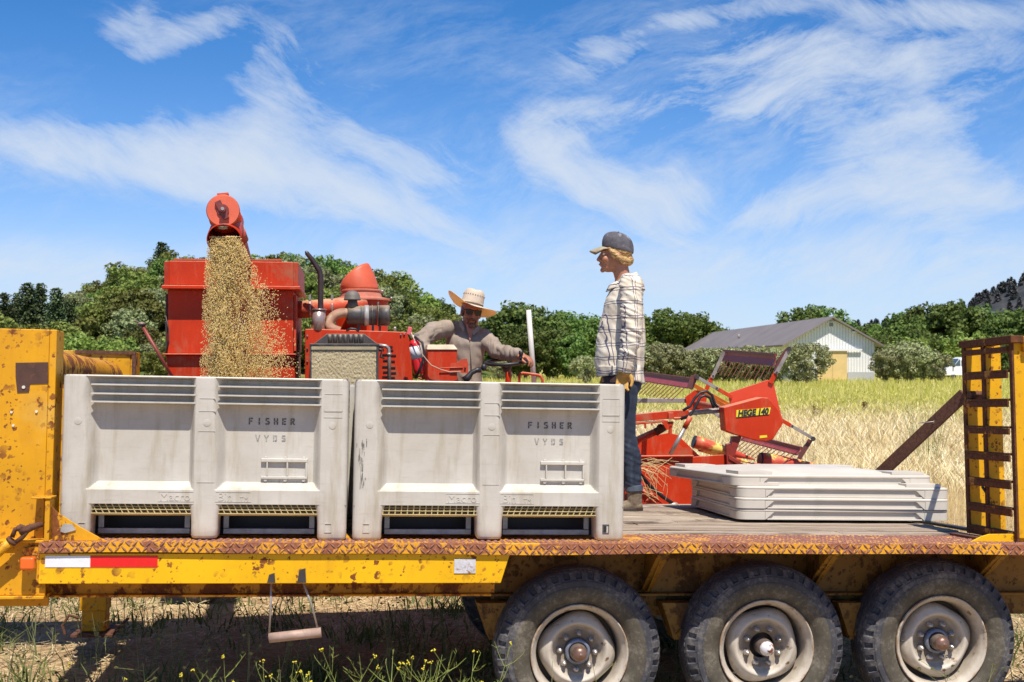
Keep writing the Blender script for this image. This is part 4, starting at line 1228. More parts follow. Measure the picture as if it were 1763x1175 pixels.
def combine_body():
    # grain tank
    mb = MB()
    p = K(286, 449, -.09); q = K(510, 494, -.09)
    xl, xr, zt, zl = p.x, q.x, p.z, q.z
    zb = K(300, 609, 0).z; xl2 = K(288, 550, 0).x; xr2 = K(505, 550, 0).x
    mb.box(xl + .02, xr - .02, -.09, 1.06, zl + .005, zt)
    mb.prism([(xl + .02, -.088), (xl - .02, -.05), (xl - .02, 1.02), (xl + .02, 1.06)], zl + .005, zt - .002, 'z')
    mb.prism([(xr - .02, -.088), (xr + .015, -.06), (xr + .015, 1.02), (xr - .02, 1.06)][::-1], zl + .005, zt - .002, 'z')
    mb.box(xl - .03, xr + .03, -.105, 1.07, zl - .022, zl + .004)
    mb.box(xl2, xr2, .0, 1.0, zb, zl - .023)
    mb.box(xl2 - .03, xr2 + .02, -.03, 1.02, zb - .012, zb)
    c = K(303, 648, .0); 
    mb.hexa([(c.x, .04, c.z - .5), (xr2 + .015, .04, c.z - .5), (xr2 + .015, .95, c.z - .5), (c.x, .95, c.z - .5),
             (xl2 - .012, .01, zb - .013), (xr2 + .01, .01, zb - .013), (xr2 + .01, 1.0, zb - .013), (xl2 - .012, 1.0, zb - .013)])
    tank = mb.build('grain_tank', M_red, comb, bevel=.006)
    mb = MB()
    mb.bar((xl + .05, -.06, zt + .008), (xl + .36, -.06, zt + .008), .05, .012); mb.bar((xl + .46, -.06, zt + .006), (xr - .10, -.06, zt + .012), .05, .014)
    mb.build('tank_flap', M_red_dusty, tank, bevel=.002)
    mb = MB(); mb.box(xr2 + .003, xr2 + .018, .03, .97, zb + .02, zl - .05); mb.build('side_panel', M_red_dusty, tank)
    mb = MB(); mb.box(xl2 - .012, xl2 - .003, -.005, .03, zb - .02, zl - .05).tube([(xl2 - .01, -.012, zl - .2), (xl2 + .01, -.014, zl - .3), (xl2 + .012, -.014, zb + .1), (xl2 - .01, -.01, zb)], .004, 6)
    mb.build('tank_edge_strip', M_dkmetal, tank)
    # little pole with a black knob
    a = K(300, 655, -.02); b_ = K(246, 563, -.02)
    MB().tube([a, b_], .012, 10).build('lever_pole', simple('brown_red_pole', (.22, .04, .03), .5), comb)
    MB().ball(tuple(K(244, 559, -.02)), .022, 12, 8, sc=(1.3, 1, .8)).tube([K(244, 559, -.02), K(237, 554, -.02), K(230, 553, -.02)], .004, 6).build('knob', M_plblack, comb, fix=False)
    # hull, chassis
    mb = MB()
    h0 = K(300, 600).x; h1 = K(1000, 600).x
    mb.box(h0 + .15, h1 - .1, .12, .95, .62, 1.22).box(h0 + .3, h1 - .3, .25, .82, .48, .619)
    mb.box(K(700, 600).x, K(900, 600).x, .1, 1.0, 1.221, 1.27)
    mb.build('body', M_red, comb, bevel=.01)
    # engine cowl
    mb = MB()
    fpoly(mb, [(525, 700), (525, 567), (536, 566.5), (700, 572), (706, 590), (714, 700)], .08, .78)
    mb.build('engine_cowl', M_red, comb, bevel=.006)
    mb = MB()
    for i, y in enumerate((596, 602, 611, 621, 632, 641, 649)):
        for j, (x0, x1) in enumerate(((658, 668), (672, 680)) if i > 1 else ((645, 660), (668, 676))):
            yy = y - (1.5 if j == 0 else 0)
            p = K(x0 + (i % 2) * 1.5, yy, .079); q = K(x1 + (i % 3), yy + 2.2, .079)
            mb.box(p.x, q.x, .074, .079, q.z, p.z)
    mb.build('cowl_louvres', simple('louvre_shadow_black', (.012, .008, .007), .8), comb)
    mb = MB()
    for x, y in ((529, 578), (529, 600), (529, 622), (696, 575), (718, 640), (690, 576)):
        mb.tube([K(x, y, .081), K(x, y, .068)], .006, 8)
    mb.tube([K(680, 571, .2), K(680, 563, .2)], .010, 8)
    mb.build('cowl_bolt', M_worn, comb)
    # fan shroud
    mb = MB(); fpoly(mb, [(540, 592), (563, 575), (627, 575), (650, 592)], .0, .07)
    sh = mb.build('fan_shroud', M_plblack, comb, bevel=.004)
    mb = MB()
    for i in range(7):
        x = 568 + i * 9
        mb.tube([K(x, 591, -.004), K(x, 576, -.004)], .0145, 10)
    mb.build('shroud_rib', M_plblack, sh)
    # radiator box with chaff on its screen
    m, t, b = newmat('chaff_covered_screen'); vec = coords(t)
    n1 = noise_n(t, vec, 110, 8, .75, .6); n2 = noise_n(t, vec, 9, 4, .6)
    t.links.new(ramp(t, mth(t, 'ADD', mth(t, 'MULTIPLY', n1, .7), mth(t, 'MULTIPLY', n2, .3)), [(.32, (.30, .23, .12)), (.46, (.48, .39, .23)), (.66, (.58, .50, .32))]), b.inputs['Base Color'])
    b.inputs['Roughness'].default_value = .95; bump(t, b, n1, .8, .008)
    p = K(536, 603, -.20); q = K(648, 670, -.20)
    rows = []
    for i in range(70):
        z = p.z + (q.z - .12 - p.z) * i / 69
        rows.append([(p.x + (q.x - p.x) * j / 120, -.205 - .004 * mnoise.noise(Vector((j * .35, i * .35, 0))) - .003 * mnoise.noise(Vector((j * .9, i * .9, 7))), z) for j in range(121)])
    MB().grid(rows).build('radiator_screen', m, comb)
    mb = MB(); zb = K(540, 700, -.2).z
    fr0 = K(533, 592, -.2); fr1 = K(653, 592, -.2)
    mb.box(fr0.x, fr1.x, -.215, .03, K(540, 596, -.2).z, fr0.z)
    mb.box(fr0.x, fr0.x + .014, -.212, .03, zb, K(540, 596, -.2).z - .001).box(fr1.x - .022, fr1.x - .004, -.212, .03, zb, K(540, 596, -.2).z - .001)
    mb.box(fr0.x + .015, fr1.x - .023, -.19, .02, zb, K(540, 596, -.2).z - .001)
    mb.build('radiator_frame', M_plblack, comb, bevel=.003)
    mb = MB(); fbox(mb, 536, 648, 597, 603, -.214, -.19); mb.build('screen_header', simple('dusty_khaki_strip', (.38, .32, .20), .8), comb, bevel=.003)
    MB().tube([K(653, 595, -.1), K(664, 596, -.1), K(669, 600, -.1), K(670, 610, -.1), K(670, 690, -.1)], .013, 12).tube([K(670, 608, -.1), K(670, 613, -.1)], .017, 12).build('coolant_pipe', M_worn, comb)
    MB().tube([K(651, 601, -.12), K(658, 603, -.12), K(655, 615, -.11), K(662, 617, -.11)], .008, 8).build('fuel_hose', M_dkmetal, comb)
    # blower duct
    MB().tube([K(512, 534, .35), K(560, 530, .35), K(600, 528, .35), K(628, 531, .4)], .064, 24).build('blower_duct', M_red_dusty, comb)
    for x in (534, 572):
        c = K(x, 531.5, .35)
        MB().tube([c + Vector((-.008, 0, 0)), c + Vector((.008, 0, 0))], .0675, 24).box(c.x - .008, c.x + .008, .31, .33, c.z + .062, c.z + .10).build('hose_clamp', M_worn, comb)
    # muffler and exhaust stack
    m_mf = simple('silver_red_muffler', (.40, .30, .28), .35, .5, var=.3, scale=6, dirt=(.38, .08, .05), dirt_amt=.5)
    MB().tube([K(547, 569, .12), K(550, 534, .12)], [.049, .047], 20).tube([K(550, 534.2, .12), K(550, 532.6, .12)], .054, 20).build('muffler', m_mf, comb)
    MB().tube([K(552, 533, .12), K(552, 500, .12), K(552, 475, .12), K(550, 467, .12), K(545, 459, .12), K(537, 447, .12), K(528, 436, .12)], [.020, .020, .020, .0195, .019, .018, .016], 14, caps=False)\
        .tube([K(528.5, 436.5, .12), K(526, 432.5, .118)], [.016, .006], 14, caps=False).build('exhaust_stack', simple('dark_brown_exhaust', (.065, .045, .045), .45, .5, var=.3, scale=14), comb)
    # separator drum with scoop
    c = K(624, 520, .62); px = PXM(624, .62)
    def ring(cx, cy, r, tilt=0, n=40, b=.62, squash=1.0):
        q = K(cx, cy, b); return [(q.x + r * px * math.cos(2 * math.pi * k / n), b + r * px * math.sin(2 * math.pi * k / n) * squash, q.z + tilt * r * px * math.cos(2 * math.pi * k / n)) for k in range(n)]
    def loft(rings, caps=False, closed=True):
        mb = MB(); n = len(rings[0]); vs = [p for r_ in rings for p in r_]
        mb.add(vs, [(i * n + k, i * n + (k + 1) % n, (i + 1) * n + (k + 1) % n, (i + 1) * n + k) for i in range(len(rings) - 1) for k in range(n)], True)
        return mb
    mb = loft([ring(623, 580, 45), ring(623, 519, 45)]); mb.build('separator_drum', M_red, comb)
    mb = loft([ring(623, 519, 47), ring(623, 518, 51), ring(623, 515.5, 51), ring(622, 512, 36), ring(621, 503, 33.5), ring(621, 502, 35.5), ring(621, 500, 35.5), ring(621, 499, 33)])
    mb.build('drum_collar', simple('pale_dusty_red', (.52, .16, .10), .65, var=.2, dirt=(.40, .26, .18), dirt_amt=.5), comb, angle=40)
    mb = MB(); mb.tube([K(655, 502, .5), K(661, 502, .5)], .012, 8).tube([K(672, 514, .55), K(676, 514, .55)], .012, 8).build('collar_bolt', M_worn, comb)
    base = ring(620, 500, 33); n = 40
    # tilted opening facing up and to the left
    oc = K(611.5, 475, .62); ax = Vector((24.5 * px, 0, 19.5 * px)); bx_ = Vector((5 * px, 26 * px, -8 * px))
    top = [oc + ax * math.cos(2 * math.pi * k / n) + bx_ * math.sin(2 * math.pi * k / n) for k in range(n)]
    rings = []
    for i in range(9):
        s = i / 8; bul = 1 + .06 * math.sin(s * math.pi)
        cen = Vector(K(620, 500, .62)).lerp(oc, s)
        rings.append([tuple(cen + (Vector(base[k]).lerp(top[k], s) - cen) * bul) for k in range(n)])
    mb = loft(rings)
    sc = mb.build('scoop', simple('orange_red_scoop', (.60, .105, .045), .5, var=.15, scale=6, dirt=(.42, .10, .05), dirt_amt=.3), comb, fix=True)
    md = sc.modifiers.new('s', 'SOLIDIFY'); md.thickness = .008
    # air cleaner
    f = lambda x, y: K(x, y, .22)
    mb = MB(); mb.tube([f(597, 544), f(600, 544), f(612, 543.5), f(649, 543.5)], [.050, .064, .070, .072], 28)
    mb.tube([f(650, 543.5), f(652, 543.5)], .078, 28); mb.tube([f(652.2, 543.5), f(669, 543.5), f(671.5, 543.5)], [.074, .076, .070], 28)
    mb.tube([f(621, 543.5), f(623, 543.5)], .0745, 28); mb.tube([f(640, 543.5), f(642, 543.5)], .0755, 28)
    ac = mb.build('air_cleaner', M_plblack, comb)
    q = f(631, 540); MB().tube([f(627.5, 543.5), f(635, 543.5)], .0755, 28).build('cleaner_label', simple('grey_cleaner_label', (.33, .32, .31), .5), ac)
    MB().tube([f(651, 520), f(651, 534)], .008, 8).build('clamp_screw', M_dkmetal, ac)
    mb = MB(); c = K(606.5, 514, .22); mb.lathe([(.0, .058), (.025, .055), (.046, .040), (.056, .018), (.060, -.004), (.064, -.010), (.060, -.014), (.03, -.014)], 24, Matrix.Translation(c))
    mb.tube([K(607, 516, .22), K(607, 532, .22)], [.032, .045], 18); mb.build('rain_cap', simple('dusty_grey_cap', (.115, .10, .085), .6, var=.3), ac)
    for x in (616, 640, 652): 
        mb = MB(); mb.box(f(x, 560).x, f(x + 4, 560).x, .2, .24, f(x, 578).z, f(x, 558).z); mb.build('cleaner_bracket', M_dkmetal, comb)
    # ribbed intake hose
    pts = [K(598, 540, .2), K(588, 539, .19), K(578, 542, .18), K(570, 549, .17), K(566, 558, .16), K(569, 565, .15), K(577, 569, .15), K(588, 572, .15)]
    dense = []
    for i in range(len(pts) - 1):
        for k in range(8): dense.append(pts[i].lerp(pts[i + 1], k / 8))
    dense = [sum((dense[max(0, min(len(dense) - 1, i + j))] for j in range(-4, 5)), Vector()) / 9 for i in range(len(dense))]
    MB().tube(dense, [.034 + (.003 if i % 2 else 0) for i in range(len(dense))], 18).build('intake_hose', simple('tan_red_ribbed_hose', (.33, .17, .11), .75, var=.25, scale=14, dirt=(.42, .33, .22), dirt_amt=.4), comb)
    MB().tube([K(596, 570, .05), K(604, 566, .05), K(612, 567, .05), K(618, 571, .05)], .008, 8).build('rubber_hose', M_black, comb)
    # tall fender and driver's platform details
    mb = MB(); fbox(mb, 736, 787, 602, 690, -.12, .22)
    cb = mb.build('control_box', M_red, comb, bevel=.004)
    p = K(735, 602, -.13); q = K(788, 600, -.13)
    mb = MB(); mb.hexa([(p.x, -.13, p.z), (q.x, -.13, p.z), (q.x, .23, p.z), (p.x, .23, p.z), (p.x + .01, -.05, p.z + .036), (q.x - .02, -.05, p.z + .036), (q.x - .02, .20, p.z + .036), (p.x + .01, .20, p.z + .036)])
    mb.build('box_lid', simple('dusty_tan_lid', (.50, .42, .30), .75), cb, bevel=.003)
    mb = MB(); fpoly(mb, [(775, 626), (787, 625), (794, 619), (804, 618), (806, 628), (806, 643), (796, 643), (790, 640), (775, 640)], -.135, -.128)
    mb.tube([K(757, 634, -.14), K(797, 633, -.14)], .004, 6).tube([K(801, 632, -.135), K(801, 632, -.15)], .007, 8)
    mb.build('bracket', M_red_dusty, comb)
    cab = [K(708, 573, -.16), K(716, 592, -.17), K(728, 612, -.17), K(742, 629, -.17), (K(760, 637, -.17)), K(775, 641, -.16), K(793, 640, -.15)]
    MB().tube(cab, .0035, 6).build('control_cable', simple('tan_cable', (.50, .38, .27), .6), comb)
    # gear lever and rubber boot
    MB().tube([K(799, 656, 0), K(806, 650, 0), K(812, 642, 0), K(820, 638, 0), K(828, 637, 0)], [.030, .024, .019, .018, .022], 12).ball(tuple(K(833, 633, 0)), .021, 12, 8, sc=(1, 1, 1.3)).build('gear_lever', M_black, comb)
    # steering
    st = [K(874, 690, .30), K(875, 650, .30), K(875, 634, .30)]
    MB().tube(st, .022, 14).build('steering_column', M_red, comb)
    c = K(871.5, 623.5, .30); rw = 35.5 * PXM(871, .3)
    Mst = Matrix.Translation(c) @ Matrix.Rotation(R(-4), 4, 'Y') @ Matrix.Rotation(R(7), 4, 'X')
    mb = MB(); nn = 40
    ringp = [(Mst @ Vector((rw * math.cos(2 * math.pi * k / nn), rw * math.sin(2 * math.pi * k / nn), 0))) for k in range(nn + 1)]
    mb.tube(ringp, .013, 10, caps=False)
    for a in (20, 140, 260):
        mb.tube([Mst @ Vector((0, 0, -.03)), Mst @ Vector((rw * .5 * math.cos(R(a)), rw * .5 * math.sin(R(a)), -.022)), Mst @ Vector((rw * math.cos(R(a)), rw * math.sin(R(a)), 0))], [.014, .011, .008], 8)
    mb.lathe([(0, -.075), (.026, -.075), (.036, -.05), (.044, -.03), (.040, -.018), (0, -.015)], 20, Mst)
    sw = mb.build('steering_wheel', M_black, comb, fix=True)
    kx = K(897, 620, .08)
    MB().tube([K(897, 621, .14), K(896.5, 612, .14)], .010, 10).lathe([(0, .022), (.016, .02), (.018, 0), (.012, -.02), (.008, -.03)], 14, Matrix.Translation(K(897, 609, .14))).build('spinner_knob', M_black, sw)
    MB().tube([K(893, 690, .45), K(894, 652, .45), K(895, 645, .45), K(900, 642.5, .45), K(926, 646, .45), K(931, 648, .45), K(934, 655, .45), K(936, 690, .45)], .0105, 10).build('handrail', M_red_dusty, comb)
    # seat and platform under the driver
    MB().box(K(770, 600, .55).x, K(850, 600, .55).x, .35, .80, 1.05, 1.15).box(K(768, 600, .55).x, K(778, 600, .55).x, .35, .80, 1.151, 1.45).build('seat', M_black, comb, bevel=.02)
    # bleached plastic pole
    MB().tube([K(921, 680, .85), K(910, 534, .85)], .0205, 16).build('sleeve_pole', simple('sun_bleached_pvc', (.60, .57, .52), .5, var=.06), comb)
    # wheels of the machine
    for (px_, r_, w_) in ((343, .285, .16), (905, .44, .28)):
        for b0 in (.0, .92):
            c = K(px_, 900, b0); 
            prof = [(r_ * .55, .02), (r_ * .62, .0), (r_ * .8, -.012), (r_ * .95, .0), (r_, .03), (r_, w_ - .03), (r_ * .95, w_), (r_ * .6, w_), (r_ * .55, w_ - .02)]
            Mz = Matrix.Translation((c.x, b0, r_ - .005)) @ Matrix(((1, 0, 0, 0), (0, 0, 1, 0), (0, -1, 0, 0), (0, 0, 0, 1)))
            wh = MB().lathe(prof, 40, Mz).build('wheel', bpy.data.materials['aged_tyre_rubber'], comb)
            MB().lathe([(0, .05), (r_ * .25, .05), (r_ * .45, .06), (r_ * .52, .03), (r_ * .56, .015)], 32, Mz).build('rim', simple('white_wheel_rim', (.65, .65, .66), .4), wh)
    # unloading auger, its end cap and chute
    i_ = CMX.inverted()
    E = lambda x, y, Z: i_ @ CP(x, y, Z)
    e1 = E(384, 363, 7.20); e0 = E(414, 462, 9.0)
    d = (e0 - e1).normalized()
    MB().tube([e1 + d * .012, e1 + d * .6, e0], .092, 32).tube([e1 + d * .17, e1 + d * .20], .0945, 32).build('unloading_auger', M_red, comb)
    cp = MB(); cp.tube([e1 + d * .011, e1 + d * .002], .0955, 32).tube([e1 + d * .001, e1 - d * .004], [.0955, .090], 32)
    cap = cp.build('end_cap', simple('orange_red_cap', (.60, .11, .05), .45, var=.1, scale=10, dirt=(.45, .08, .04), dirt_amt=.3), comb)
    up = Vector((0, 0, 1)); sd = d.cross(up).normalized(); u2 = sd.cross(d)
    cc = e1 - d * .004
    mb = MB(); mb.tube([cc, cc - d * .012], .034, 18).tube([cc - d * .012, cc - d * .045], .018, 14).bar(cc - d * .01 + sd * .02 - u2 * .05, cc - d * .01 - sd * .03 + u2 * .05, .035, .02, up=tuple(d))
    mb.build('bearing', simple('greasy_red_bearing', (.22, .05, .04), .4, .3, var=.4), cap)
    MB().tube([cc - d * .045, cc - d * .05], .010, 10).build('shaft_end', M_worn, cap)
    mb = MB()
    for k in range(-2, 3):
        a = R(270 + k * 6); mb.bar(cc + (sd * math.cos(a) + u2 * math.sin(a)) * .088 - d * .002, cc + (sd * math.cos(a) + u2 * math.sin(a)) * .1 + d * .02, .018, .01, up=tuple(sd))
    mb.build('bare_metal_patch', M_worn, cap)
    MB().bar(cc + u2 * .095 - sd * .035 + d * .03, cc + u2 * .102 + sd * .03 + d * .03, .05, .012, up=tuple(u2)).build('top_tab', M_red_dusty, cap)
    g0 = E(394, 382, 7.50); g1 = E(388, 404, 7.30); g2 = E(386, 414, 7.22)
    ch = MB(); ch.tube([g0, g1, g2], [.088, .095, .100], 32, caps=False); 
    co = ch.build('chute', M_red, comb); md = co.modifiers.new('s', 'SOLIDIFY'); md.thickness = .005
    g3 = E(404, 415, 7.75)
    MB().tube([E(400, 392, 7.7), g3], [.07, .085], 24).build('auger_collar', M_red_dusty, comb)
combine_body()

def header():
    R0 = 0.0
    # boom with grey sliding section
    mb = MB(); b0 = -.02
    fpoly(mb, [(1060, 729), (1060, 717), (1150, 708), (1186, 706), (1186, 716), (1150, 722)], b0, b0 + .06)
    fpoly(mb, [(1060, 735), (1060, 731), (1150, 724), (1150, 727)], b0 + .0, b0 + .08)
    fbox(mb, 1110, 1113, 728, 738, b0, b0 + .02); fbox(mb, 1121, 1124, 727, 733, b0, b0 + .02)
    mb.build('reel_boom', M_red, comb, bevel=.004)
    mb = MB(); fpoly(mb, [(1186, 716), (1186, 708), (1243, 702), (1243, 711)], b0 + .01, b0 + .05)
    fpoly(mb, [(1186, 711), (1186, 709.5), (1240, 704), (1240, 705.5)], b0 - .002, b0 + .009)
    mb.build('boom_slide', M_worn, comb, bevel=.003)
    mb = MB(); fbox(mb, 1151, 1160, 711, 722, b0 - .02, b0 - .001); mb.tube([K(1160, 721, b0 - .02), K(1184, 720, b0 - .02)], .010, 8)
    mb.tube([K(1172, 722, b0 - .02), K(1176, 719, b0 - .02)], .014, 8); mb.build('boom_joint', M_red_dusty, comb, bevel=.003)
    mb = MB(); fpoly(mb, [(1140, 727), (1160, 726), (1157, 737), (1148, 741)], b0, b0 + .02); fbox(mb, 1152, 1157, 733, 748, b0, b0 + .02)
    mb.build('boom_bracket', M_red, comb)
    # lift ram
    MB().tube([K(1060, 775, .1), K(1128, 744, .1)], .026, 14).build('lift_ram', M_red, comb)
    MB().tube([K(1128, 745, .1), K(1143, 736, .1)], .030, 12).ball(tuple(K(1137, 737, .07)), .03, 10, 8).build('ram_joint', M_rust, comb)
    # hoses
    hp = M_black
    for pts in ([(1176, 707), (1188, 700), (1196, 686), (1206, 676), (1217, 674), (1226, 681), (1231, 696), (1236, 702)], [(1172, 722), (1190, 714), (1199, 697), (1206, 684), (1214, 681), (1222, 685), (1226, 695), (1229, 703)]):
        MB().tube([K(x, y, -.07) for x, y in pts], .0105, 10).build('hydraulic_hose', hp, comb)
    # cover box with lettering
    B1 = -.16
    poly = [(1246, 702), (1312, 684.5), (1323, 685.5), (1341, 707), (1349, 729), (1331, 757), (1320, 760.5), (1302, 759), (1264, 748), (1249, 742)]
    mb = MB(); fpoly(mb, poly, B1, B1 + .13)
    cov = mb.build('reel_cover', M_red, comb, bevel=.006)
    m_y = simple('yellow_name_plate', (.80, .66, .03), .45, var=.1, scale=30, bstr=.02, dirt=(.25, .2, .05), dirt_amt=.15)
    mb = MB(); fpoly(mb, [(1268, 706.5), (1327, 702), (1324.5, 713.5), (1267.5, 718.5)], B1 - .003, B1 - .0002); mb.build('name_plate', m_y, cov)
    m_w = simple('black_plate_edge', (.02, .02, .02), .5)
    mb = MB()
    fpoly(mb, [(1267.4, 720), (1324.4, 714.5), (1324.5, 713.5), (1267.5, 718.5)], B1 - .0032, B1 - .0002); mb.build('plate_edge', m_w, cov)
    vs, fs = text_mesh('HEGE 140', .052, .001, offset=.0026, shear=.25)
    p = K(1270, 717, B1); q = K(1324, 712.8, B1); wd = max(v[0] for v in vs); s = (q.x - p.x) / wd
    ang = math.atan2(q.z - p.z, q.x - p.x)
    Mt = Matrix.Translation((p.x, B1 - .0045, p.z)) @ Matrix.Rotation(-ang, 4, 'Y') @ Matrix.Rotation(R(90), 4, 'X') @ Matrix.Diagonal((s, s * 1.12, 1, 1))
    MB().add(vs, fs, False, Mt).build('black_lettering', m_w, cov, fix=False, weld=False)
    mb = MB(); fpoly(mb, [(1308, 750.5), (1320.5, 749.5), (1321, 753.5), (1308, 755)], B1 - .002, B1 - .0002); mb.build('small_sticker', m_y, cov)
    # rear hub plates
    mb = MB(); fpoly(mb, [(1254, 677), (1322, 654.5), (1332, 659), (1343, 707), (1349, 727), (1320, 752), (1262, 735)], -.02, -.008)
    mb.build('hub_plate', simple('bright_red_plate', (.60, .055, .018), .4, var=.1, scale=5), comb, bevel=.002)
    def far(x, y, b=1.30): return K(x, y, b)
    mb = MB(); fpoly(mb, [(1180, 684), (1196, 672), (1217, 676), (1216, 706), (1198, 716), (1184, 704)], 1.22, 1.235)
    mb.build('hub_plate', M_red, comb)
    MB().tube([K(1296, 712, -.05), K(1296, 712, -.01), K(1198, 696, 1.24)], .03, 14).build('reel_shaft', M_red_dusty, comb)
    # bats: near end, far end, direction of the tines
    def bat(nx, ny, fx, fy, tx, ty, n, hgt, grey):
        a = K(nx, ny, .0); c = K(fx, fy, 1.32)
        d = (c - a).normalized()
        tdir = (K(tx, ty, 0) - K(nx, ny, 0)); tdir.normalize()
        mb = MB()
        nrm = d.cross(tdir).normalized()
        # angled slat: a folded plate
        for s0, s1, off in ((0, .032, .012), (.032, hgt, -.004)):
            q = [a + tdir * s0 + nrm * off * (s0 == 0), c + tdir * s0 + nrm * off * (s0 == 0), c + tdir * s1, a + tdir * s1]
            mb.plate(q, .004)
        o = mb.build('reel_bat', M_reel, comb)
        mb = MB(); mb.bar(a + nrm * .01, c + nrm * .01, .022, .022); mb.build('bat_rail', simple('dark_red_rail', (.16, .03, .028), .5), o)
        if grey:
            mb = MB(); mb.plate([a + tdir * (hgt - .03) - nrm * .006, c + tdir * (hgt - .03) - nrm * .006, c + tdir * (hgt + .004) - nrm * .006, a + tdir * (hgt + .004) - nrm * .006], .003); mb.build('wear_strip', M_worn, o)
        for i in range(n):
            p_ = a.lerp(c, (i + .5) / n) + tdir * (hgt - .01)
            mb = MB(); mb.tube([p_, p_ + tdir * .06 + Vector((-.012, 0, 0)), p_ + tdir * .12 + Vector((-.038, 0, -.01))], .0038, 5); mb.build('tine', simple('rusty_tine', (.20, .06, .04), .5) if i == 0 else bpy.data.materials['rusty_tine'], o, weld=False)
        return a, c
    bat(1338, 612, 1248, 605, 1332, 634, 12, .085, False)
    bat(1193, 655, 1112, 644, 1180, 672, 13, .07, True)
    bat(1381, 774, 1282, 749, 1366, 790, 14, .055, True)
    bat(1258, 812, 1190, 792, 1252, 832, 10, .06, False) if False else None
    # arms: red root and grey slat, with end brackets
    def arm(x0, y0, x1, y1, b, split=.4, w=.034):
        a = K(x0, y0, b); c = K(x1, y1, b); m_ = a.lerp(c, split)
        MB().bar(a, m_, .012, w, up=(0, 1, 0)).tube([m_ + Vector((0, -.008, 0)), m_ + Vector((0, .008, 0))], .01, 8).build('arm_root', M_red, comb, bevel=.002)
        MB().bar(m_.lerp(a, .1), c, .008, w * .85, up=(0, 1, 0)).build('arm_slat', M_worn, comb, bevel=.002)
    def armf(x0, y0, x1, y1, b, split=.4, w=.034):
        a = K(x0, y0, b); c = K(x1, y1, b); m_ = a.lerp(c, split)
        up = Vector((0, 1, 0)); d = (c - a).normalized(); s = d.cross(up)
        def fl(p, q, th, ww, mt, nm):
            dd = (q - p).normalized(); ss = dd.cross(up).normalized() * ww / 2
            MB().hexa([p - ss - up * th / 2, q - ss - up * th / 2, q - ss + up * th / 2, p - ss + up * th / 2, p + ss - up * th / 2, q + ss - up * th / 2, q + ss + up * th / 2, p + ss + up * th / 2]).build(nm, mt, comb, bevel=.002)
        fl(a, m_, .012, w, M_red, 'arm_root'); fl(m_.lerp(a, .12) - up * .012, c - up * .012, .008, w * .85, M_worn, 'arm_slat')
        MB().tube([m_ - up * .02, m_ + up * .008], .009, 8).build('arm_bolt', M_dkmetal, comb)
    armf(1326, 660, 1359, 600, -.03, .3)
    armf(1260, 684, 1200, 650, -.03, .45, .028)
    armf(1346, 724, 1402, 757, -.03, .3, .028)
    armf(1213, 678, 1246, 606, 1.26, .42)
    armf(1196, 690, 1085, 690, 1.26, .06, .045)
    armf(1212, 700, 1290, 752, 1.26, .2, .03)
    for ex_, ey_ in ((1400, 756), (1359, 601), (1200, 649)): MB().tube([K(ex_, ey_, -.06), K(ex_, ey_, .02)], .018, 10).build('arm_end', M_dkmetal, comb)
    m_or = simple('orange_far_arm', (.62, .16, .02), .5)
    for (x0, y0, x1, y1) in ((1192, 662, 1254, 697), (1200, 672, 1250, 700)):
        a = K(x0, y0, .7); c = K(x1, y1, .5); MB().bar(a, c, .01, .03, up=(0, 0, 1)).build('reel_strut', m_or, comb)
    # end brackets carrying the bats
    for pts in ([(1183, 668), (1190, 648), (1198, 644), (1202, 650), (1192, 672)], [(1373, 790), (1380, 776), (1393, 756), (1399, 760), (1384, 784), (1379, 792)], [(1333, 640), (1340, 618), (1354, 600), (1361, 597), (1360, 606), (1346, 626), (1338, 640)]):
        mb = MB(); fpoly(mb, pts, -.012, .004); mb.build('bat_bracket', simple('brown_bracket', (.15, .05, .045), .5, .2), comb)
    # header trough
    mb = MB()
    Bf = -.12; Bb = 1.30
    L0 = K(1050, 787, Bf); 
    pts = [(1050, 787), (1193, 787), (1251, 783), (1264, 789), (1301, 812), (1301, 905), (1050, 905)]
    fpoly(mb, pts, Bf, Bf + .012)
    pb = [(1060, 775), (1092, 757), (1151, 745.5), (1167, 749), (1203, 784), (1230, 800), (1230, 900), (1060, 900)]
    fpoly(mb, pb, Bb - .1, Bb - .085)
    a = K(1050, 787, Bf); c = K(1252, 783, Bf)
    mb.box(a.x, K(1193, 787, Bf).x, Bf - .03, Bf + .02, a.z - .004, a.z + .008)
    zf = K(1100, 880, Bf).z
    mb.box(a.x, K(1300, 800, Bf).x, Bf + .013, Bb - .1, zf - .06, zf - .04)
    mb.build('header_trough', M_red, comb, bevel=.004)
    mb = MB()
    p = K(1251, 783, Bf); q = K(1300, 812, Bf)
    mb.hexa([(p.x, Bf - .05, p.z - .03), (q.x, Bf - .05, q.z - .03), (q.x, Bf + .06, q.z - .03), (p.x, Bf + .06, p.z - .03), (p.x, Bf - .05, p.z), (q.x, Bf - .05, q.z), (q.x, Bf + .06, q.z), (p.x, Bf + .06, p.z)])
    fpoly(mb, [(1250, 765), (1258, 763), (1262, 790), (1262, 812), (1252, 806)], Bf - .04, Bf - .01)
    fpoly(mb, [(1262, 752), (1277, 752), (1265, 786), (1256, 786)], Bf - .01, Bf + .05)
    fpoly(mb, [(1235, 815), (1255, 800), (1262, 812), (1262, 822)], Bf - .06, Bf - .02)
    mb.build('trough_end', simple('dark_red_casting', (.26, .028, .016), .45, var=.25), comb, bevel=.004)
    # crop dividers
    m, t, b = newmat('worn_divider_paint'); vec = coords(t); n1 = noise_n(t, vec, 5, 8, .7)
    t.links.new(ramp(t, n1, [(.42, (.52, .05, .025)), (.52, (.55, .14, .06)), (.56, (.78, .58, .10)), (.68, (.70, .42, .22))]), b.inputs['Base Color']); b.inputs['Roughness'].default_value = .5
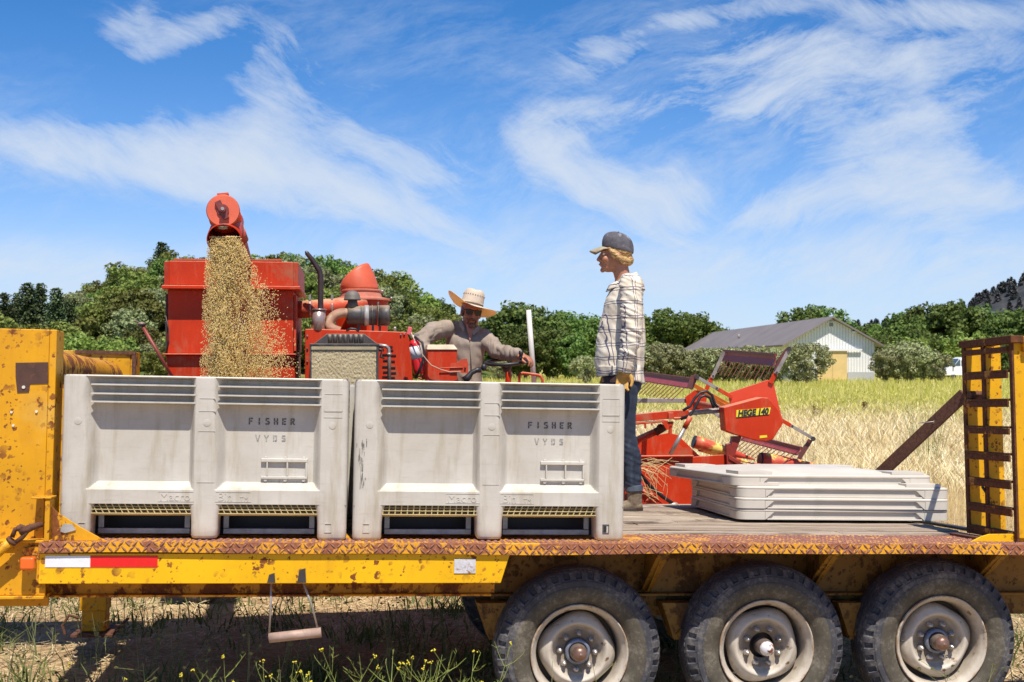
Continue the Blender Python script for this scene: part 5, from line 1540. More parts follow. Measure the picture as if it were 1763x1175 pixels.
    for (x0, y0, x1, y1, bb, r0) in ((1196, 761, 1300, 792, .55, .052), (1310, 793, 1425, 806, .10, .062), (1206, 772, 1300, 800, .85, .03), (1296, 806, 1400, 822, -.12, .04)):
        a = K(x0, y0, bb); c = K(x1, y1, bb)
        pts = [a.lerp(c, s) for s in (0, .15, .4, .7, .9, 1)]
        dv = MB().tube(pts, [r0, r0 * .98, r0 * .8, r0 * .5, r0 * .22, .004], 18).build('crop_divider', m, comb)
        d = (c - a).normalized()
        MB().tube([a - d * .012, a + d * .002], [r0 * .9, r0 * .98], 18).build('divider_mouth', M_black, dv)  # black cap paints the shade inside the hollow end
    # support strut and cutter parts near the deck
    a = K(1189, 718, -.1); c = K(1154, 783, -.1); m_ = a.lerp(c, .3)
    MB().tube([a, m_], .019, 12).build('strut', M_red, comb); MB().tube([m_, c], .016, 12).build('strut_rod', M_worn, comb)
    a = K(1085, 795, -.25); pts = [K(1088, 795, -.25), K(1100, 814, -.25), K(1118, 836, -.25), K(1140, 855, -.25), K(1158, 867, -.25)]
    MB().tube(pts, .014, 10).build('drive_shaft', M_black, comb)
    MB().ball(tuple(K(1160, 869, -.25)), .022, 10, 8, sc=(1.6, 1, .8)).build('shaft_joint', M_worn, comb)
    mb = MB()
    fpoly(mb, [(1086, 815), (1100, 812), (1150, 880), (1086, 890)], -.2, -.18)
    mb.build('front_skid', simple('bright_red_skid', (.62, .05, .02), .45, var=.15), comb, bevel=.003)
    mb = MB(); mb.tube([K(1098, 835, -.27), K(1140, 880, -.27)], .012, 8).tube([K(1108, 872, -.27), K(1122, 852, -.27)], .010, 8).ball(tuple(K(1121, 853, -.28)), .02, 8, 6).tube([K(1096, 860, -.26), K(1110, 884, -.26)], .014, 8)
    mb.build('linkage', M_red_dusty, comb, fix=False)
    r = random.Random(9); mb = MB()
    for i in range(22):
        x0 = r.gauss(1128, 10); y0 = r.uniform(812, 868) if i % 2 else r.uniform(845, 868)
        x1 = x0 + r.gauss(-14, 18); y1 = y0 - r.uniform(8, 50)
        xm = (x0 + x1) / 2 + r.gauss(0, 6); ym = (y0 + y1) / 2 - r.uniform(0, 8); bb = -.30 - r.random() * .12
        mb.tube([K(x0, y0, bb), K(xm, ym, bb), K(x1, y1, bb)], .0016, 4, caps=False)
    for i in range(20):
        x0 = r.uniform(1096, 1120); y0 = r.uniform(790, 806); bb = -.3
        x1 = x0 + r.uniform(20, 60); y1 = y0 + r.uniform(-6, 34)
        mb.tube([K(x0, y0, bb), K((x0 + x1) / 2, (y0 + y1) / 2 - 5, bb), K(x1, y1, bb)], .0014, 4, caps=False)
    o = mb.build('loose_straw', simple('pale_straw', (.68, .50, .24), .7, bstr=0), None, weld=False, fix=False)
    o.matrix_world = CMX
    tag(o, 'pale stalks of straw caught on the red header', 'straw', kind='stuff')
header()

def extinguisher():
    ex = empty('fire_extinguisher', CMX)
    tag(ex, 'small red fire extinguisher strapped beside the engine cowl', 'fire extinguisher')
    b = -.10
    a = K(722, 642, b); c = K(713, 590, b)
    d = (c - a).normalized()
    m_r = simple('gloss_red_cylinder', (.62, .015, .02), .25, var=.06, bstr=0)
    MB().tube([a - d * .01, a, a + d * .03, c - d * .02, c, c + d * .02], [.03, .038, .040, .040, .034, .018], 20).build('cylinder', m_r, ex)
    MB().tube([a + d * .10, a + d * .19], .0406, 20).build('label_band', simple('white_label_band', (.62, .60, .60), .5, var=.15, scale=40), ex)
    MB().tube([c + d * .02, c + d * .05], .012, 10).bar(c + d * .05 + Vector((-.02, 0, 0)), c + d * .05 + Vector((.045, 0, .005)), .012, .01).build('valve', M_worn, ex)
    MB().bar(c + d * .055 + Vector((-.03, 0, .0)), c + d * .10 + Vector((-.01, 0, .01)), .02, .03).build('trigger', simple('pink_red_trigger', (.70, .12, .14), .5), ex, bevel=.004)
    MB().tube([c + d * .04 + Vector((.01, -.02, 0)), K(727, 590, b - .05), K(731, 612, b - .06), K(724, 632, b - .06), K(716, 652, b - .05)], .009, 8).build('discharge_hose', M_black, ex)
extinguisher()

# ------------------------------------------------------------------ falling grain and the heap it makes
def grain():
    rg = np.random.default_rng(5)
    i_ = None
    n = 72000
    t = rg.random(n) ** .8                       # 0 at the chute, 1 at the bin
    # lumps thrown out together
    nl = 260; lt = rg.random(nl); lx = rg.normal(0, 1, nl); ly = rg.normal(0, 1, nl)
    li = rg.integers(0, nl, n); use = rg.random(n) < .66
    t = np.where(use, np.clip(lt[li] + rg.normal(0, .035, n), 0, 1), t)
    gx = np.where(use, lx[li] * .85 + rg.normal(0, .28, n), rg.normal(0, 1, n)); gy = np.where(use, ly[li] * .8 + rg.normal(0, .3, n), rg.normal(0, 1, n))
    ypx = 408 + 262 * t
    # dense curtain left of centre, loose spray drifting right
    spray = rg.random(n) < (.10 + .16 * t)
    c_x = np.interp(ypx, [408, 450, 500, 560, 620, 670], [384, 388, 380, 380, 384, 388])
    w_x = np.interp(ypx, [408, 450, 500, 560, 620, 670], [11, 13, 13, 13, 16, 19])
    s_x = np.interp(ypx, [408, 450, 500, 560, 620, 670], [396, 412, 426, 436, 440, 440])
    sw = np.interp(ypx, [408, 450, 500, 560, 620, 670], [10, 14, 18, 24, 28, 32])
    x = np.where(spray, s_x + sw * gx, c_x + w_x * gx)
    lo = np.interp(ypx, [408, 450, 560, 670], [359, 353, 346, 343]); hi = np.interp(ypx, [408, 430, 450, 520, 670], [414, 424, 432, 500, 520])
    x = np.where(x < lo, lo + np.abs(rg.normal(0, 6, n)), x); x = np.where(x > hi, hi - np.abs(rg.normal(0, 14, n)), x)
    Z = 7.22 + .035 * gy * (.4 + t) + .05 * t
    P = np.stack([(x - 881.5) / F * Z, Z, CAMH - (ypx - HZ) / F * Z], 1)
    # ragged holes and ropes in the stream
    keep = np.array([mnoise.noise(Vector(((a - .25 * b_) * .055, b_ * .018, 3))) + .6 * mnoise.noise(Vector((a * .16, b_ * .05, 9))) + (.42 if b_ < 450 else .10) > -.12 or rg.random() < .35 for a, b_ in zip(x, ypx)])
    P = P[keep]; n = len(P)
    # spindle shaped flakes
    d = rg.normal(0, 1, (n, 3)); d[:, 2] *= 1.3; d /= np.linalg.norm(d, axis=1)[:, None]
    e = np.cross(d, rg.normal(0, 1, (n, 3))); e /= np.linalg.norm(e, axis=1)[:, None]; f = np.cross(d, e)
    L_ = (.0042 + .0036 * rg.random(n))[:, None]; w = (.0018 + .0009 * rg.random(n))[:, None]
    vs = np.stack([P + d * L_, P + e * w, P + (-.5 * e + .87 * f) * w, P + (-.5 * e - .87 * f) * w, P - d * L_], 1).reshape(-1, 3)
    tri = np.array([(0, 1, 2), (0, 2, 3), (0, 3, 1), (4, 2, 1), (4, 3, 2), (4, 1, 3)])
    fs = (np.arange(n)[:, None, None] * 5 + tri[None]).reshape(-1, 3)
    me = bpy.data.meshes.new('falling_grain'); me.vertices.add(len(vs)); me.vertices.foreach_set('co', vs.ravel())
    me.loops.add(fs.size); me.loops.foreach_set('vertex_index', fs.ravel().astype(np.int32))
    me.polygons.add(len(fs)); me.polygons.foreach_set('loop_start', np.arange(0, fs.size, 3, dtype=np.int32)); me.polygons.foreach_set('loop_total', np.full(len(fs), 3, dtype=np.int32))
    me.update()
    m, t_, b = newmat('golden_grain'); g = t_.nodes.new('ShaderNodeNewGeometry')
    t_.links.new(ramp(t_, g.outputs['Random Per Island'], [(0, (.93, .68, .28)), (.25, (.99, .84, .46)), (.6, (.99, .91, .58)), (1, (.99, .96, .80))]), b.inputs['Base Color']); b.inputs['Roughness'].default_value = .55
    b.inputs['Specular IOR Level'].default_value = .3
    tr = t_.nodes.new('ShaderNodeBsdfTranslucent'); tr.inputs[0].default_value = (.99, .87, .50, 1)
    mx = t_.nodes.new('ShaderNodeMixShader'); mx.inputs[0].default_value = .62
    t_.links.new(b.outputs[0], mx.inputs[1]); t_.links.new(tr.outputs[0], mx.inputs[2]); t_.links.new(mx.outputs[0], t_.nodes['Material Output'].inputs[0])
    me.materials.append(m)
    o = bpy.data.objects.new('falling_grain', me); COL.objects.link(o)
    tag(o, 'golden grain pouring from the red chute into the bin', 'grain', kind='stuff')
    # heap in the bin
    m, t_, b = newmat('heaped_grain'); vec = coords(t_); n1 = noise_n(t_, vec, 90, 8, .8)
    t_.links.new(ramp(t_, n1, [(.35, (.36, .20, .05)), (.6, (.74, .52, .18))]), b.inputs['Base Color']); bump(t_, b, n1, 1, .01); b.inputs['Roughness'].default_value = .8
    rows = [[(.07 + (BW - .14) * j / 40, .07 + (BD - .14) * i / 40, .30 + .22 * math.exp(-((j / 40 - .55) ** 2 + (i / 40 - .5) ** 2) * 7) + .01 * mnoise.noise(Vector((i * .4, j * .4, 0)))) for j in range(41)] for i in range(41)]
    h = MB().grid(rows).build('grain_heap', m, None); h.matrix_world = b3.matrix_world
    tag(h, 'heap of golden grain inside the rear bin under the chute', 'grain', kind='stuff')
grain()
# ------------------------------------------------------------------ people
def sculpt(name, prims, mat, parent, voxel=.006, smooth=3, folds=None, factor=.5, seg=20):
    """overlapping tapered limbs and ellipsoids fused into one continuous skin"""
    mb = MB()
    for p in prims:
        if p[0] == 'c':            # capsule chain: points, radii, optional flatten (sx, sy)
            pts, rr = p[1], p[2]
            fl = p[3] if len(p) > 3 else None
            tmp = MB()
            pts = [Vector(q) for q in pts]
            for i in range(len(pts) - 1):
                a, b = pts[i], pts[i + 1]; ra, rb = rr[i], rr[i + 1]
                d = (b - a); L_ = d.length
                if L_ < 1e-5: continue
                d.normalize()
                prof = []
                for k in range(6): t = math.pi / 2 * k / 5; prof.append((ra * math.sin(t), -ra * math.cos(t)))
                for k in range(6): t = math.pi / 2 * k / 5; prof.append((rb * math.cos(t), L_ + rb * math.sin(t)))
                prof[0] = (1e-4, prof[0][1]); prof[-1] = (1e-4, prof[-1][1])
                q = d.to_track_quat('Z', 'Y').to_matrix().to_4x4()
                Mx = Matrix.Translation(a) @ q
                if fl:
                    c = (a + b) / 2
                    Mx = Matrix.Translation(c) @ Matrix.Diagonal((fl[0], fl[1], 1, 1)) @ Matrix.Translation(-c) @ Mx
                sub = MB(); sub.lathe(prof, seg, Mx)
                n = seg; N_ = len(prof)
                sub.add(sub.v[:n], [tuple(range(n))]); sub.add(sub.v[(N_ - 1) * n:N_ * n], [tuple(range(n))[::-1]])
                mb.add(sub.v, sub.f, True)
        elif p[0] == 'l':          # closed loft: (centre, rx, ry) rings from bottom to top or back
            rg = [[(c[0] + a * math.cos(2 * math.pi * k / 40), c[1] + b_ * math.sin(2 * math.pi * k / 40), c[2]) for k in range(40)] for c, a, b_ in p[1]]
            n = 40; N_ = len(rg)
            mb.add([q for r_ in rg for q in r_], [(i * n + k, i * n + (k + 1) % n, (i + 1) * n + (k + 1) % n, (i + 1) * n + k) for i in range(N_ - 1) for k in range(n)], True)
            mb.add(rg[0], [tuple(range(n))]); mb.add(rg[-1], [tuple(range(n))[::-1]])
        elif p[0] == 'e':          # ellipsoid: centre, radii, optional rotation matrix
            Mx = Matrix.Translation(Vector(p[1])) @ (p[3] if len(p) > 3 else Matrix.Identity(4)) @ Matrix.Diagonal((p[2][0], p[2][1], p[2][2], 1))
            mb.ball((0, 0, 0), 1, seg, 14, Mx)
    me = bpy.data.meshes.new('tmp'); me.from_pydata(mb.v, [], mb.f)
    bm = bmesh.new(); bm.from_mesh(me); bmesh.ops.remove_doubles(bm, verts=bm.verts, dist=3e-4); bmesh.ops.recalc_face_normals(bm, faces=bm.faces); bm.to_mesh(me); bm.free()
    o = bpy.data.objects.new('tmp', me); COL.objects.link(o)
    r = o.modifiers.new('r', 'REMESH'); r.mode = 'VOXEL'; r.voxel_size = voxel; r.adaptivity = 0
    s = o.modifiers.new('s', 'SMOOTH'); s.factor = factor; s.iterations = smooth
    dg = bpy.context.evaluated_depsgraph_get(); dg.update()
    me2 = bpy.data.meshes.new_from_object(o.evaluated_get(dg))
    bpy.data.objects.remove(o); bpy.data.meshes.remove(me)
    me2.name = name
    if folds:
        co = np.empty(len(me2.vertices) * 3); me2.vertices.foreach_get('co', co); co = co.reshape(-1, 3)
        no = np.empty(len(me2.vertices) * 3); me2.vertices.foreach_get('normal', no); no = no.reshape(-1, 3)
        d = np.array([folds(Vector(c)) for c in co])
        me2.vertices.foreach_set('co', (co + no * d[:, None]).ravel())
    me2.materials.clear(); me2.materials.append(mat)
    me2.polygons.foreach_set('use_smooth', [True] * len(me2.polygons)); me2.update()
    o = bpy.data.objects.new(name, me2); COL.objects.link(o)
    o.parent = parent
    return o
def skin_mat(name, c):
    m, t, b = newmat(name); vec = coords(t); n = noise_n(t, vec, 30, 5, .6)
    t.links.new(ramp(t, n, [(.3, tuple(x * .85 for x in c)), (.7, tuple(min(1, x * 1.1) for x in c))]), b.inputs['Base Color'])
    b.inputs['Roughness'].default_value = .5; b.inputs['Subsurface Weight'].default_value = .12; b.inputs['Subsurface Radius'].default_value = (.01, .004, .002); b.inputs['Subsurface Scale'].default_value = .5
    return m
def head_prims(M, s=1.0, female=False, jaw=1.0):
    def P(*a): return M @ (Vector(a) * s)
    Rm = M.to_3x3().to_4x4()
    def e(c, r): return ('e', P(*c), tuple(x * s for x in r), Rm)
    k = .9 if female else 1.0
    return [e((0, .012, .035), (.074, .094, .088)), e((0, -.030, -.030), (.060 * k, .062, .080)), e((0, -.045, -.078), (.044 * jaw * k, .046, .034)),
            e((0, -.082, -.100), (.020, .016, .016)), ('c', [P(0, -.090, .012), P(0, -.104, -.014), P(0, -.112, -.032)], [.009 * s, .010 * s, .0125 * s]),
            e((-.011, -.098, -.036), (.009, .010, .008)), e((.011, -.098, -.036), (.009, .010, .008)),
            e((0, -.096, -.060), (.021, .010, .0055)), e((0, -.094, -.069), (.018, .010, .0065)),
            e((-.028, -.078, .020), (.024, .016, .010)), e((.028, -.078, .020), (.024, .016, .010)), e((-.038, -.068, -.030), (.022, .022, .024)), e((.038, -.068, -.030), (.022, .022, .024)),
            e((-.073, .012, -.012), (.009, .019, .029)), e((.073, .012, -.012), (.009, .019, .029)), e((0, .03, -.04), (.056, .06, .06))]
def hand_prims(M, curl=30, side=1, s=1.0, spread=4):
    """palm at the origin pointing along -Z, back of the hand towards +X*side ; thumb towards -Y"""
    def P(v): return M @ (Vector(v) * s)
    out = [('e', P((0, 0, -.045)), (.016 * s, .040 * s, .050 * s), M.to_3x3().to_4x4()), ('c', [P((0, 0, .01)), P((0, 0, -.03))], [.026 * s, .028 * s])]
    for i, (y, L_, z0) in enumerate(((-.030, .070, -.085), (-.010, .078, -.092), (.010, .073, -.089), (.029, .058, -.080))):
        p = Vector((0, y, z0)); a = R(12); seg_ = [L_ * .46, L_ * .30, L_ * .24]; pts = [Vector((0, y * .8, z0 + .03)), p.copy()]
        for k, l in enumerate(seg_):
            a += R(curl) * (.7 if k == 0 else 1)
            p = p + Vector((-side * math.sin(a) * l, math.sin(R((i - 1.5) * spread)) * l, -math.cos(a) * l)); pts.append(p.copy())
        out.append(('c', [P(q) for q in pts], [.0098 * s, .0095 * s, .0086 * s, .008 * s, .007 * s]))
    out.append(('c', [P((-side * .004, -.020, -.015)), P((-side * .014, -.048, -.045)), P((-side * .026, -.056, -.072)), P((-side * .034, -.052, -.095))], [.017 * s, .0135 * s, .0108 * s, .0085 * s]))
    return out

M_skin1 = skin_mat('tanned_skin', (.42, .18, .10))
M_skin2 = skin_mat('ruddy_skin', (.40, .15, .08))
M_cap_ = simple('faded_grey_cap_cloth', (.085, .080, .095), .85, var=.5, scale=22, bstr=.2, dirt=(.26, .24, .25), dirt_amt=.35)
M_capbrim = simple('tan_cap_brim', (.34, .28, .18), .8, var=.25, scale=20, bstr=.15, dirt=(.16, .12, .07), dirt_amt=.3)
M_glove = simple('yellow_leather_glove', (.46, .26, .055), .65, var=.25, scale=20, bstr=.3, dirt=(.32, .17, .05), dirt_amt=.4)
M_jean = simple('dark_blue_denim', (.018, .026, .048), .85, var=.45, scale=10, bstr=.25, dirt=(.06, .085, .13), dirt_amt=.35, stretch=(1, 1, .5))
M_boot = simple('dusty_brown_boot', (.17, .125, .085), .75, var=.35, scale=14, bstr=.3, dirt=(.34, .28, .20), dirt_amt=.4)
M_sole = simple('dark_boot_sole', (.05, .04, .035), .8)

def hair_mat(name, c0, c1):
    m, t, b = newmat(name); tc = t.nodes.new('ShaderNodeTexCoord'); r1 = t.nodes.new('ShaderNodeMapping'); r1.inputs['Rotation'].default_value = (0, R(-28), 0); t.links.new(tc.outputs['Object'], r1.inputs[0])
    r2 = t.nodes.new('ShaderNodeMapping'); r2.inputs['Scale'].default_value = (.12, .8, 1); t.links.new(r1.outputs[0], r2.inputs[0]); n = noise_n(t, r2.outputs[0], 120, 5, .7, .3)
    t.links.new(ramp(t, n, [(.35, c0), (.65, c1)]), b.inputs['Base Color']); b.inputs['Roughness'].default_value = .42
    bump(t, b, n, .8, .004); return m

def woman():
    Zw = 7.55
    gx = CP(1070, 880, Zw)
    foot = TM @ Vector(((TI @ CP(1092, 880, Zw)).x, (TI @ CP(1092, 880, Zw)).y, .0))
    base = Vector((CP(1068, 600, Zw).x, Zw, foot.z + .002))
    root = empty('person', Matrix.Translation(base))
    tag(root, 'woman in cream plaid shirt, dark cap and yellow glove standing on the deck', 'person')
    def Q(x, y, dy=0):
        p = CP(x, y, Zw + dy) if False else CP(x, y, Zw)
        return Vector((p.x - base.x, dy, p.z - base.z))
    # head, facing -X
    Mh = Matrix.Translation(Q(1060, 440)) @ Matrix.Rotation(R(-90), 4, 'Z') @ Matrix.Rotation(R(-2), 4, 'X')
    ls, rs = -.165, .155                      # near and far shoulder (depth)
    sh = Q(1083, 496, ls); el = Q(1081, 575, ls - .045); wr = Q(1070, 632, ls - .05)
    Mhand = Matrix.Translation(wr + Vector((-.004, 0, -.01))) @ Matrix.Rotation(R(8), 4, 'Y') @ Matrix.Rotation(R(90), 4, 'Z') @ Matrix.Rotation(R(0), 4, 'Z')
    Mhand2 = Matrix.Translation(Q(1052, 632, .17)) @ Matrix.Rotation(R(10), 4, 'Y') @ Matrix.Rotation(R(90), 4, 'Z')
    prims = head_prims(Mh, .93, True)
    prims += [('c', [Q(1066, 455), Q(1072, 478), Q(1075, 492)], [.050, .048, .062])]
    prims += [('c', [sh, el, wr], [.045, .038, .026]), ('c', [Q(1083, 496, rs), Q(1072, 575, rs + .03), Q(1052, 628, rs + .01)], [.045, .038, .026]),
              ('c', [Q(1077, 505, -.09), Q(1077, 505, .09)], [.05, .05]), ('c', [Q(1073, 530), Q(1068, 590), Q(1069, 640)], [.09, .08, .09]),
              ('c', [Q(1071, 655, -.085), Q(1072, 745, -.085), Q(1088, 845, -.08)], [.085, .055, .042]), ('c', [Q(1062, 655, .085), Q(1052, 745, .10), Q(1064, 845, .11)], [.085, .055, .042])]
    body = sculpt('body', prims, M_skin1, root, .0055, 2)
    mouth = sculpt('lips', [('e', Mh @ (Vector((0, -.1035, -.062)) * .93), (.017, .005, .004), Mh.to_3x3().to_4x4())], simple('lip_skin', (.42, .12, .09), .45, bstr=0), body, .002, 1)
    me_ = simple('eye_white', (.7, .68, .64), .3, bstr=0); mi_ = simple('eye_iris', (.03, .05, .06), .2, bstr=0)
    for sx in (-1, 1):
        c = Mh @ (Vector((sx * .030, -.079, .004)) * .93)
        MB().ball(tuple(c), .0095, 12, 8).build('eye', me_, body, fix=False)
        c = Mh @ (Vector((sx * .031, -.0885, .004)) * .93)
        MB().ball(tuple(c), .0045, 10, 6).build('iris', mi_, body, fix=False)
        c = Mh @ (Vector((sx * .030, -.090, .022)) * .93)
        MB().ball(tuple(c), .014, 10, 6, sc=(.35, 1, .22)).build('eyebrow', simple('blond_brow', (.30, .18, .08), .7, bstr=0), body, fix=False)
    # hair: gathered in a low bun
    def H(a, b_, c): return Mh @ (Vector((a, b_, c)) * .93)
    hp = [('e', H(0, .020, .034), (.074, .086, .078), Mh.to_3x3().to_4x4()), ('e', H(0, .080, -.030), (.042, .036, .036), Mh.to_3x3().to_4x4())]
    for sx in (-1, 1):
        hp += [('c', [H(sx * .066, -.048, .035), H(sx * .074, -.020, .005), H(sx * .074, .030, -.030), H(sx * .040, .080, -.040)], [.012, .015, .017, .020]),
               ('c', [H(sx * .066, -.045, .030), H(sx * .072, -.035, .0), H(sx * .068, -.015, -.030)], [.007, .006, .004]),
               ('c', [H(sx * .068, -.02, .02), H(sx * .076, .01, -.02), H(sx * .066, .05, -.055)], [.012, .013, .010])]
    
    def hf(c): return .0035 * mnoise.noise(Vector((c.x * 40, c.y * 90, c.z * 130)))
    sculpt('hair', hp, hair_mat('blond_hair', (.17, .08, .025), (.66, .43, .17)), body, .004, 2, hf)
    mb = MB(); r = random.Random(2)
    for i in range(14):
        s0 = -1 
        a = H(s0 * .068, -.055 + r.random() * .03, .02); mb.tube([a, a + Vector((-.010 - r.random() * .02, -.006, -.04)), a + Vector((-.010 - r.random() * .02, 0, -.06 - r.random() * .04))], [.0010, .0008, .0004], 4, caps=False)
    mb.build('loose_strands', bpy.data.materials['blond_hair'], body, weld=False, fix=False)
    # cap
    def cm(a, b_, c): return Mh @ (Vector((a, b_, c)) * .93)
    rows = []; n = 36
    prof = [(1.0, .036), (1.02, .055), (1.01, .080), (.93, .108), (.76, .130), (.50, .144), (.22, .150), (.0, .151)]
    mb = MB(); rings = []
    for rr_, z in prof:
        ring = []
        for k in range(n):
            t = 2 * math.pi * k / n
            x = .083 * rr_ * math.sin(t); y = .012 + .103 * rr_ * math.cos(t)
            tilt = -.22 * (y - .0) if rr_ > .5 else -.22 * y
            ring.append(cm(x, y, z + tilt * .9 + (.004 * math.sin(6 * t) if rr_ < .99 else 0)))
        rings.append(ring)
    mb.add([p for r_ in rings for p in r_], [(i * n + k, i * n + (k + 1) % n, (i + 1) * n + (k + 1) % n, (i + 1) * n + k) for i in range(len(rings) - 1) for k in range(n)], True)
    cap = mb.build('cap', M_cap_, root)
    md = cap.modifiers.new('s', 'SOLIDIFY'); md.thickness = .003
    sb = cap.modifiers.new('u', 'SUBSURF'); sb.levels = 1; sb.render_levels = 2
    rows = []
    for i in range(9):
        s = i / 8; row = []
        for j in range(13):
            u = -1 + 2 * j / 12
            hw = .072 * (1 - .22 * s ** 3)
            y = -.075 + (1 - abs(u) ** 2.2) * -.012 - .085 * s * (1 - .35 * abs(u) ** 2.5)
            if i == 0: y = -.060 + .02 * abs(u) ** 2
            z = .056 - .018 * u * u - .022 * s - .012 * s * s
            row.append(cm(hw * u, y, z))
        rows.append(row)
    br = MB().grid(rows).build('cap_brim', M_capbrim, cap); md = br.modifiers.new('s', 'SOLIDIFY'); md.thickness = .005
    MB().ball(tuple(cm(0, .013, .150)), .006, 8, 6).build('cap_button', M_cap_, cap, fix=False)
    # shirt with plaid lines
    m, t, b = newmat('cream_plaid_shirt'); tc = t.nodes.new('ShaderNodeTexCoord')
    sp = t.nodes.new('ShaderNodeSeparateXYZ'); wv = noise_n(t, tc.outputs['Object'], 6, 3, .5)
    t.links.new(tc.outputs['Object'], sp.inputs[0])
    g = t.nodes.new('ShaderNodeNewGeometry'); sn = t.nodes.new('ShaderNodeSeparateXYZ'); t.links.new(g.outputs['Normal'], sn.inputs[0])
    def lines(coord, period, off, pair, w):
        a = mth(t, 'ADD', mth(t, 'DIVIDE', coord, period), mth(t, 'ADD', mth(t, 'MULTIPLY', wv, .5), off))
        fr = mth(t, 'FRACT', a)
        l1 = mth(t, 'LESS_THAN', mth(t, 'ABSOLUTE', mth(t, 'SUBTRACT', fr, .5 - pair)), w)
        l2 = mth(t, 'LESS_THAN', mth(t, 'ABSOLUTE', mth(t, 'SUBTRACT', fr, .5 + pair)), w)
        return mth(t, 'MAXIMUM', l1, l2)
    hl = lines(sp.outputs['Z'], .082, .1, .095, .027)
    vx = mth(t, 'ADD', sp.outputs['X'], mth(t, 'MULTIPLY', sp.outputs['Y'], .55))
    vl = lines(vx, .072, .25, .11, .028)
    nx = noise_n(t, tc.outputs['Object'], 14, 5, .6)
    basec = ramp(t, nx, [(.3, (.66, .56, .43)), (.7, (.84, .77, .64))])
    c = mixc(t, mth(t, 'MULTIPLY', mth(t, 'MAXIMUM', hl, vl), .88), basec, (.055, .055, .13))
    t.links.new(c, b.inputs['Base Color']); b.inputs['Roughness'].default_value = .9; b.inputs['Specular IOR Level'].default_value = .15
    bump(t, b, nx, .25, .006)
    tr = t.nodes.new('ShaderNodeBsdfTranslucent'); t.links.new(c, tr.inputs[0]); mx = t.nodes.new('ShaderNodeMixShader'); mx.inputs[0].default_value = .12
    t.links.new(b.outputs[0], mx.inputs[1]); t.links.new(tr.outputs[0], mx.inputs[2]); t.links.new(mx.outputs[0], t.nodes['Material Output'].inputs[0])
    def folds(c):
        f = .006 * mnoise.noise(Vector((c.x * 9, c.y * 9, c.z * 14))) + .0035 * mnoise.noise(Vector((c.x * 22, c.y * 22, c.z * 30 + c.x * 20)))
        if c.y < -.17: f += .018 * abs(mnoise.noise(Vector((c.x * 9, 3, c.z * 34 + c.x * 14))))
        return f
    def S(x, y, dy=0): return Q(x, y, dy)
    tor = []
    # torso as stacked ellipsoids following the profile: (front px, back px, row, half width)
    st = []
    for fx, bx_, y, hw in ((1062, 1090, 484, .08), (1056, 1096, 488, .130), (1050, 1101, 500, .150), (1043, 1105, 516, .155), (1037, 1108, 536, .150), (1032, 1110, 558, .145), (1028, 1111, 580, .145), (1025, 1111, 600, .152), (1024, 1110, 618, .162), (1025, 1108, 634, .170), (1028, 1104, 642, .170)):
        a = S(fx, y); c = S(bx_, y); cx = (a + c) / 2; rx = (c - a).length / 2
        st.append((tuple(cx), rx, hw))
    tor.append(('l', st))
    tor += [('c', [S(1079, 487, -.11), S(1079, 487, .11)], [.052, .052])]
    tor += [('c', [S(1083, 496, ls), S(1082, 530, ls - .035), S(1081, 575, ls - .06), S(1076, 606, ls - .06), S(1071, 630, ls - .052)], [.070, .064, .056, .051, .046]),
            ('c', [S(1083, 496, rs), S(1072, 575, rs + .03), S(1054, 622, rs + .01)], [.062, .056, .046])]
    shirt = sculpt('shirt', tor, m, root, .0065, 5, folds)
    # loose tails: cut lower hem as a skirt of cloth
    rows = []; nn = 56
    for i in range(9):
        s = i / 8; row = []
        for k in range(nn + 1):
            t_ = 2 * math.pi * k / nn
            ca, sa = math.cos(t_), math.sin(t_)
            yb = 630 + (s * (28 if ca > .2 else 20 + 4 * ca) + s * 4 * math.cos(2 * t_))
            cx = 1066 + 3 * s; rx = 40 + 1.0 * s
            xx = cx + rx * ca * (1 - .05 * s * (ca > 0))
            p = S(xx, yb, .178 * sa)
            p += Vector((ca, sa, 0)) * (.010 * s * math.sin(t_ * 7 + 1) + .006 * mnoise.noise(Vector((ca * 4, sa * 4, s))))
            row.append(tuple(p))
        rows.append(row)
    sk = MB().grid(rows).build('shirt_tail', m, shirt, fix=False); md = sk.modifiers.new('s', 'SOLIDIFY'); md.thickness = .003
    # collar
    rows = []
    for i in range(4):
        s = i / 3; row = []
        for k in range(25):
            t_ = math.pi * (-.93 + 1.86 * k / 24)
            c = S(1074, 478)
            rx = .074 + .022 * s; ry = .080 + .026 * s
            p = c + Vector((rx * math.cos(t_) , ry * math.sin(t_), .014 - .040 * s + .012 + .018 * math.cos(t_) * (1 - s * .0) - (.016 * (1 - math.cos(t_)) * .5)))
            p += Vector((-.006 * (1 - math.cos(t_)), 0, -.028 * (1 - math.cos(t_)) * .5 - .012))
            row.append(tuple(p))
        rows.append(row)
    co = MB().grid(rows).build('collar', m, shirt, fix=False); md = co.modifiers.new('s', 'SOLIDIFY'); md.thickness = .004
    MB().tube([S(1072, 622, ls - .055), S(1070, 634, ls - .052)], [.053, .050], 24).build('cuff', m, shirt, bevel=.003)
    MB().tube([S(1081, 470, 0), S(1081, 471, 0)], .001, 3).build('collar_stitch', m, shirt) if False else None
    # glove
    gp = hand_prims(Mhand, 30, 1, 1.0)
    gp += [('c', [wr + Vector((0, 0, .010)), wr + Vector((-.003, 0, -.03))], [.044, .036])]
    gl = sculpt('glove', gp, M_glove, root, .0045, 2, lambda c: .003 * mnoise.noise(c * 40))
    sculpt('glove', hand_prims(Mhand2, 30, -1, .97) + [('c', [Q(1053, 622, .165), Q(1051, 640, .17)], [.042, .036])], M_glove, root, .005, 2)
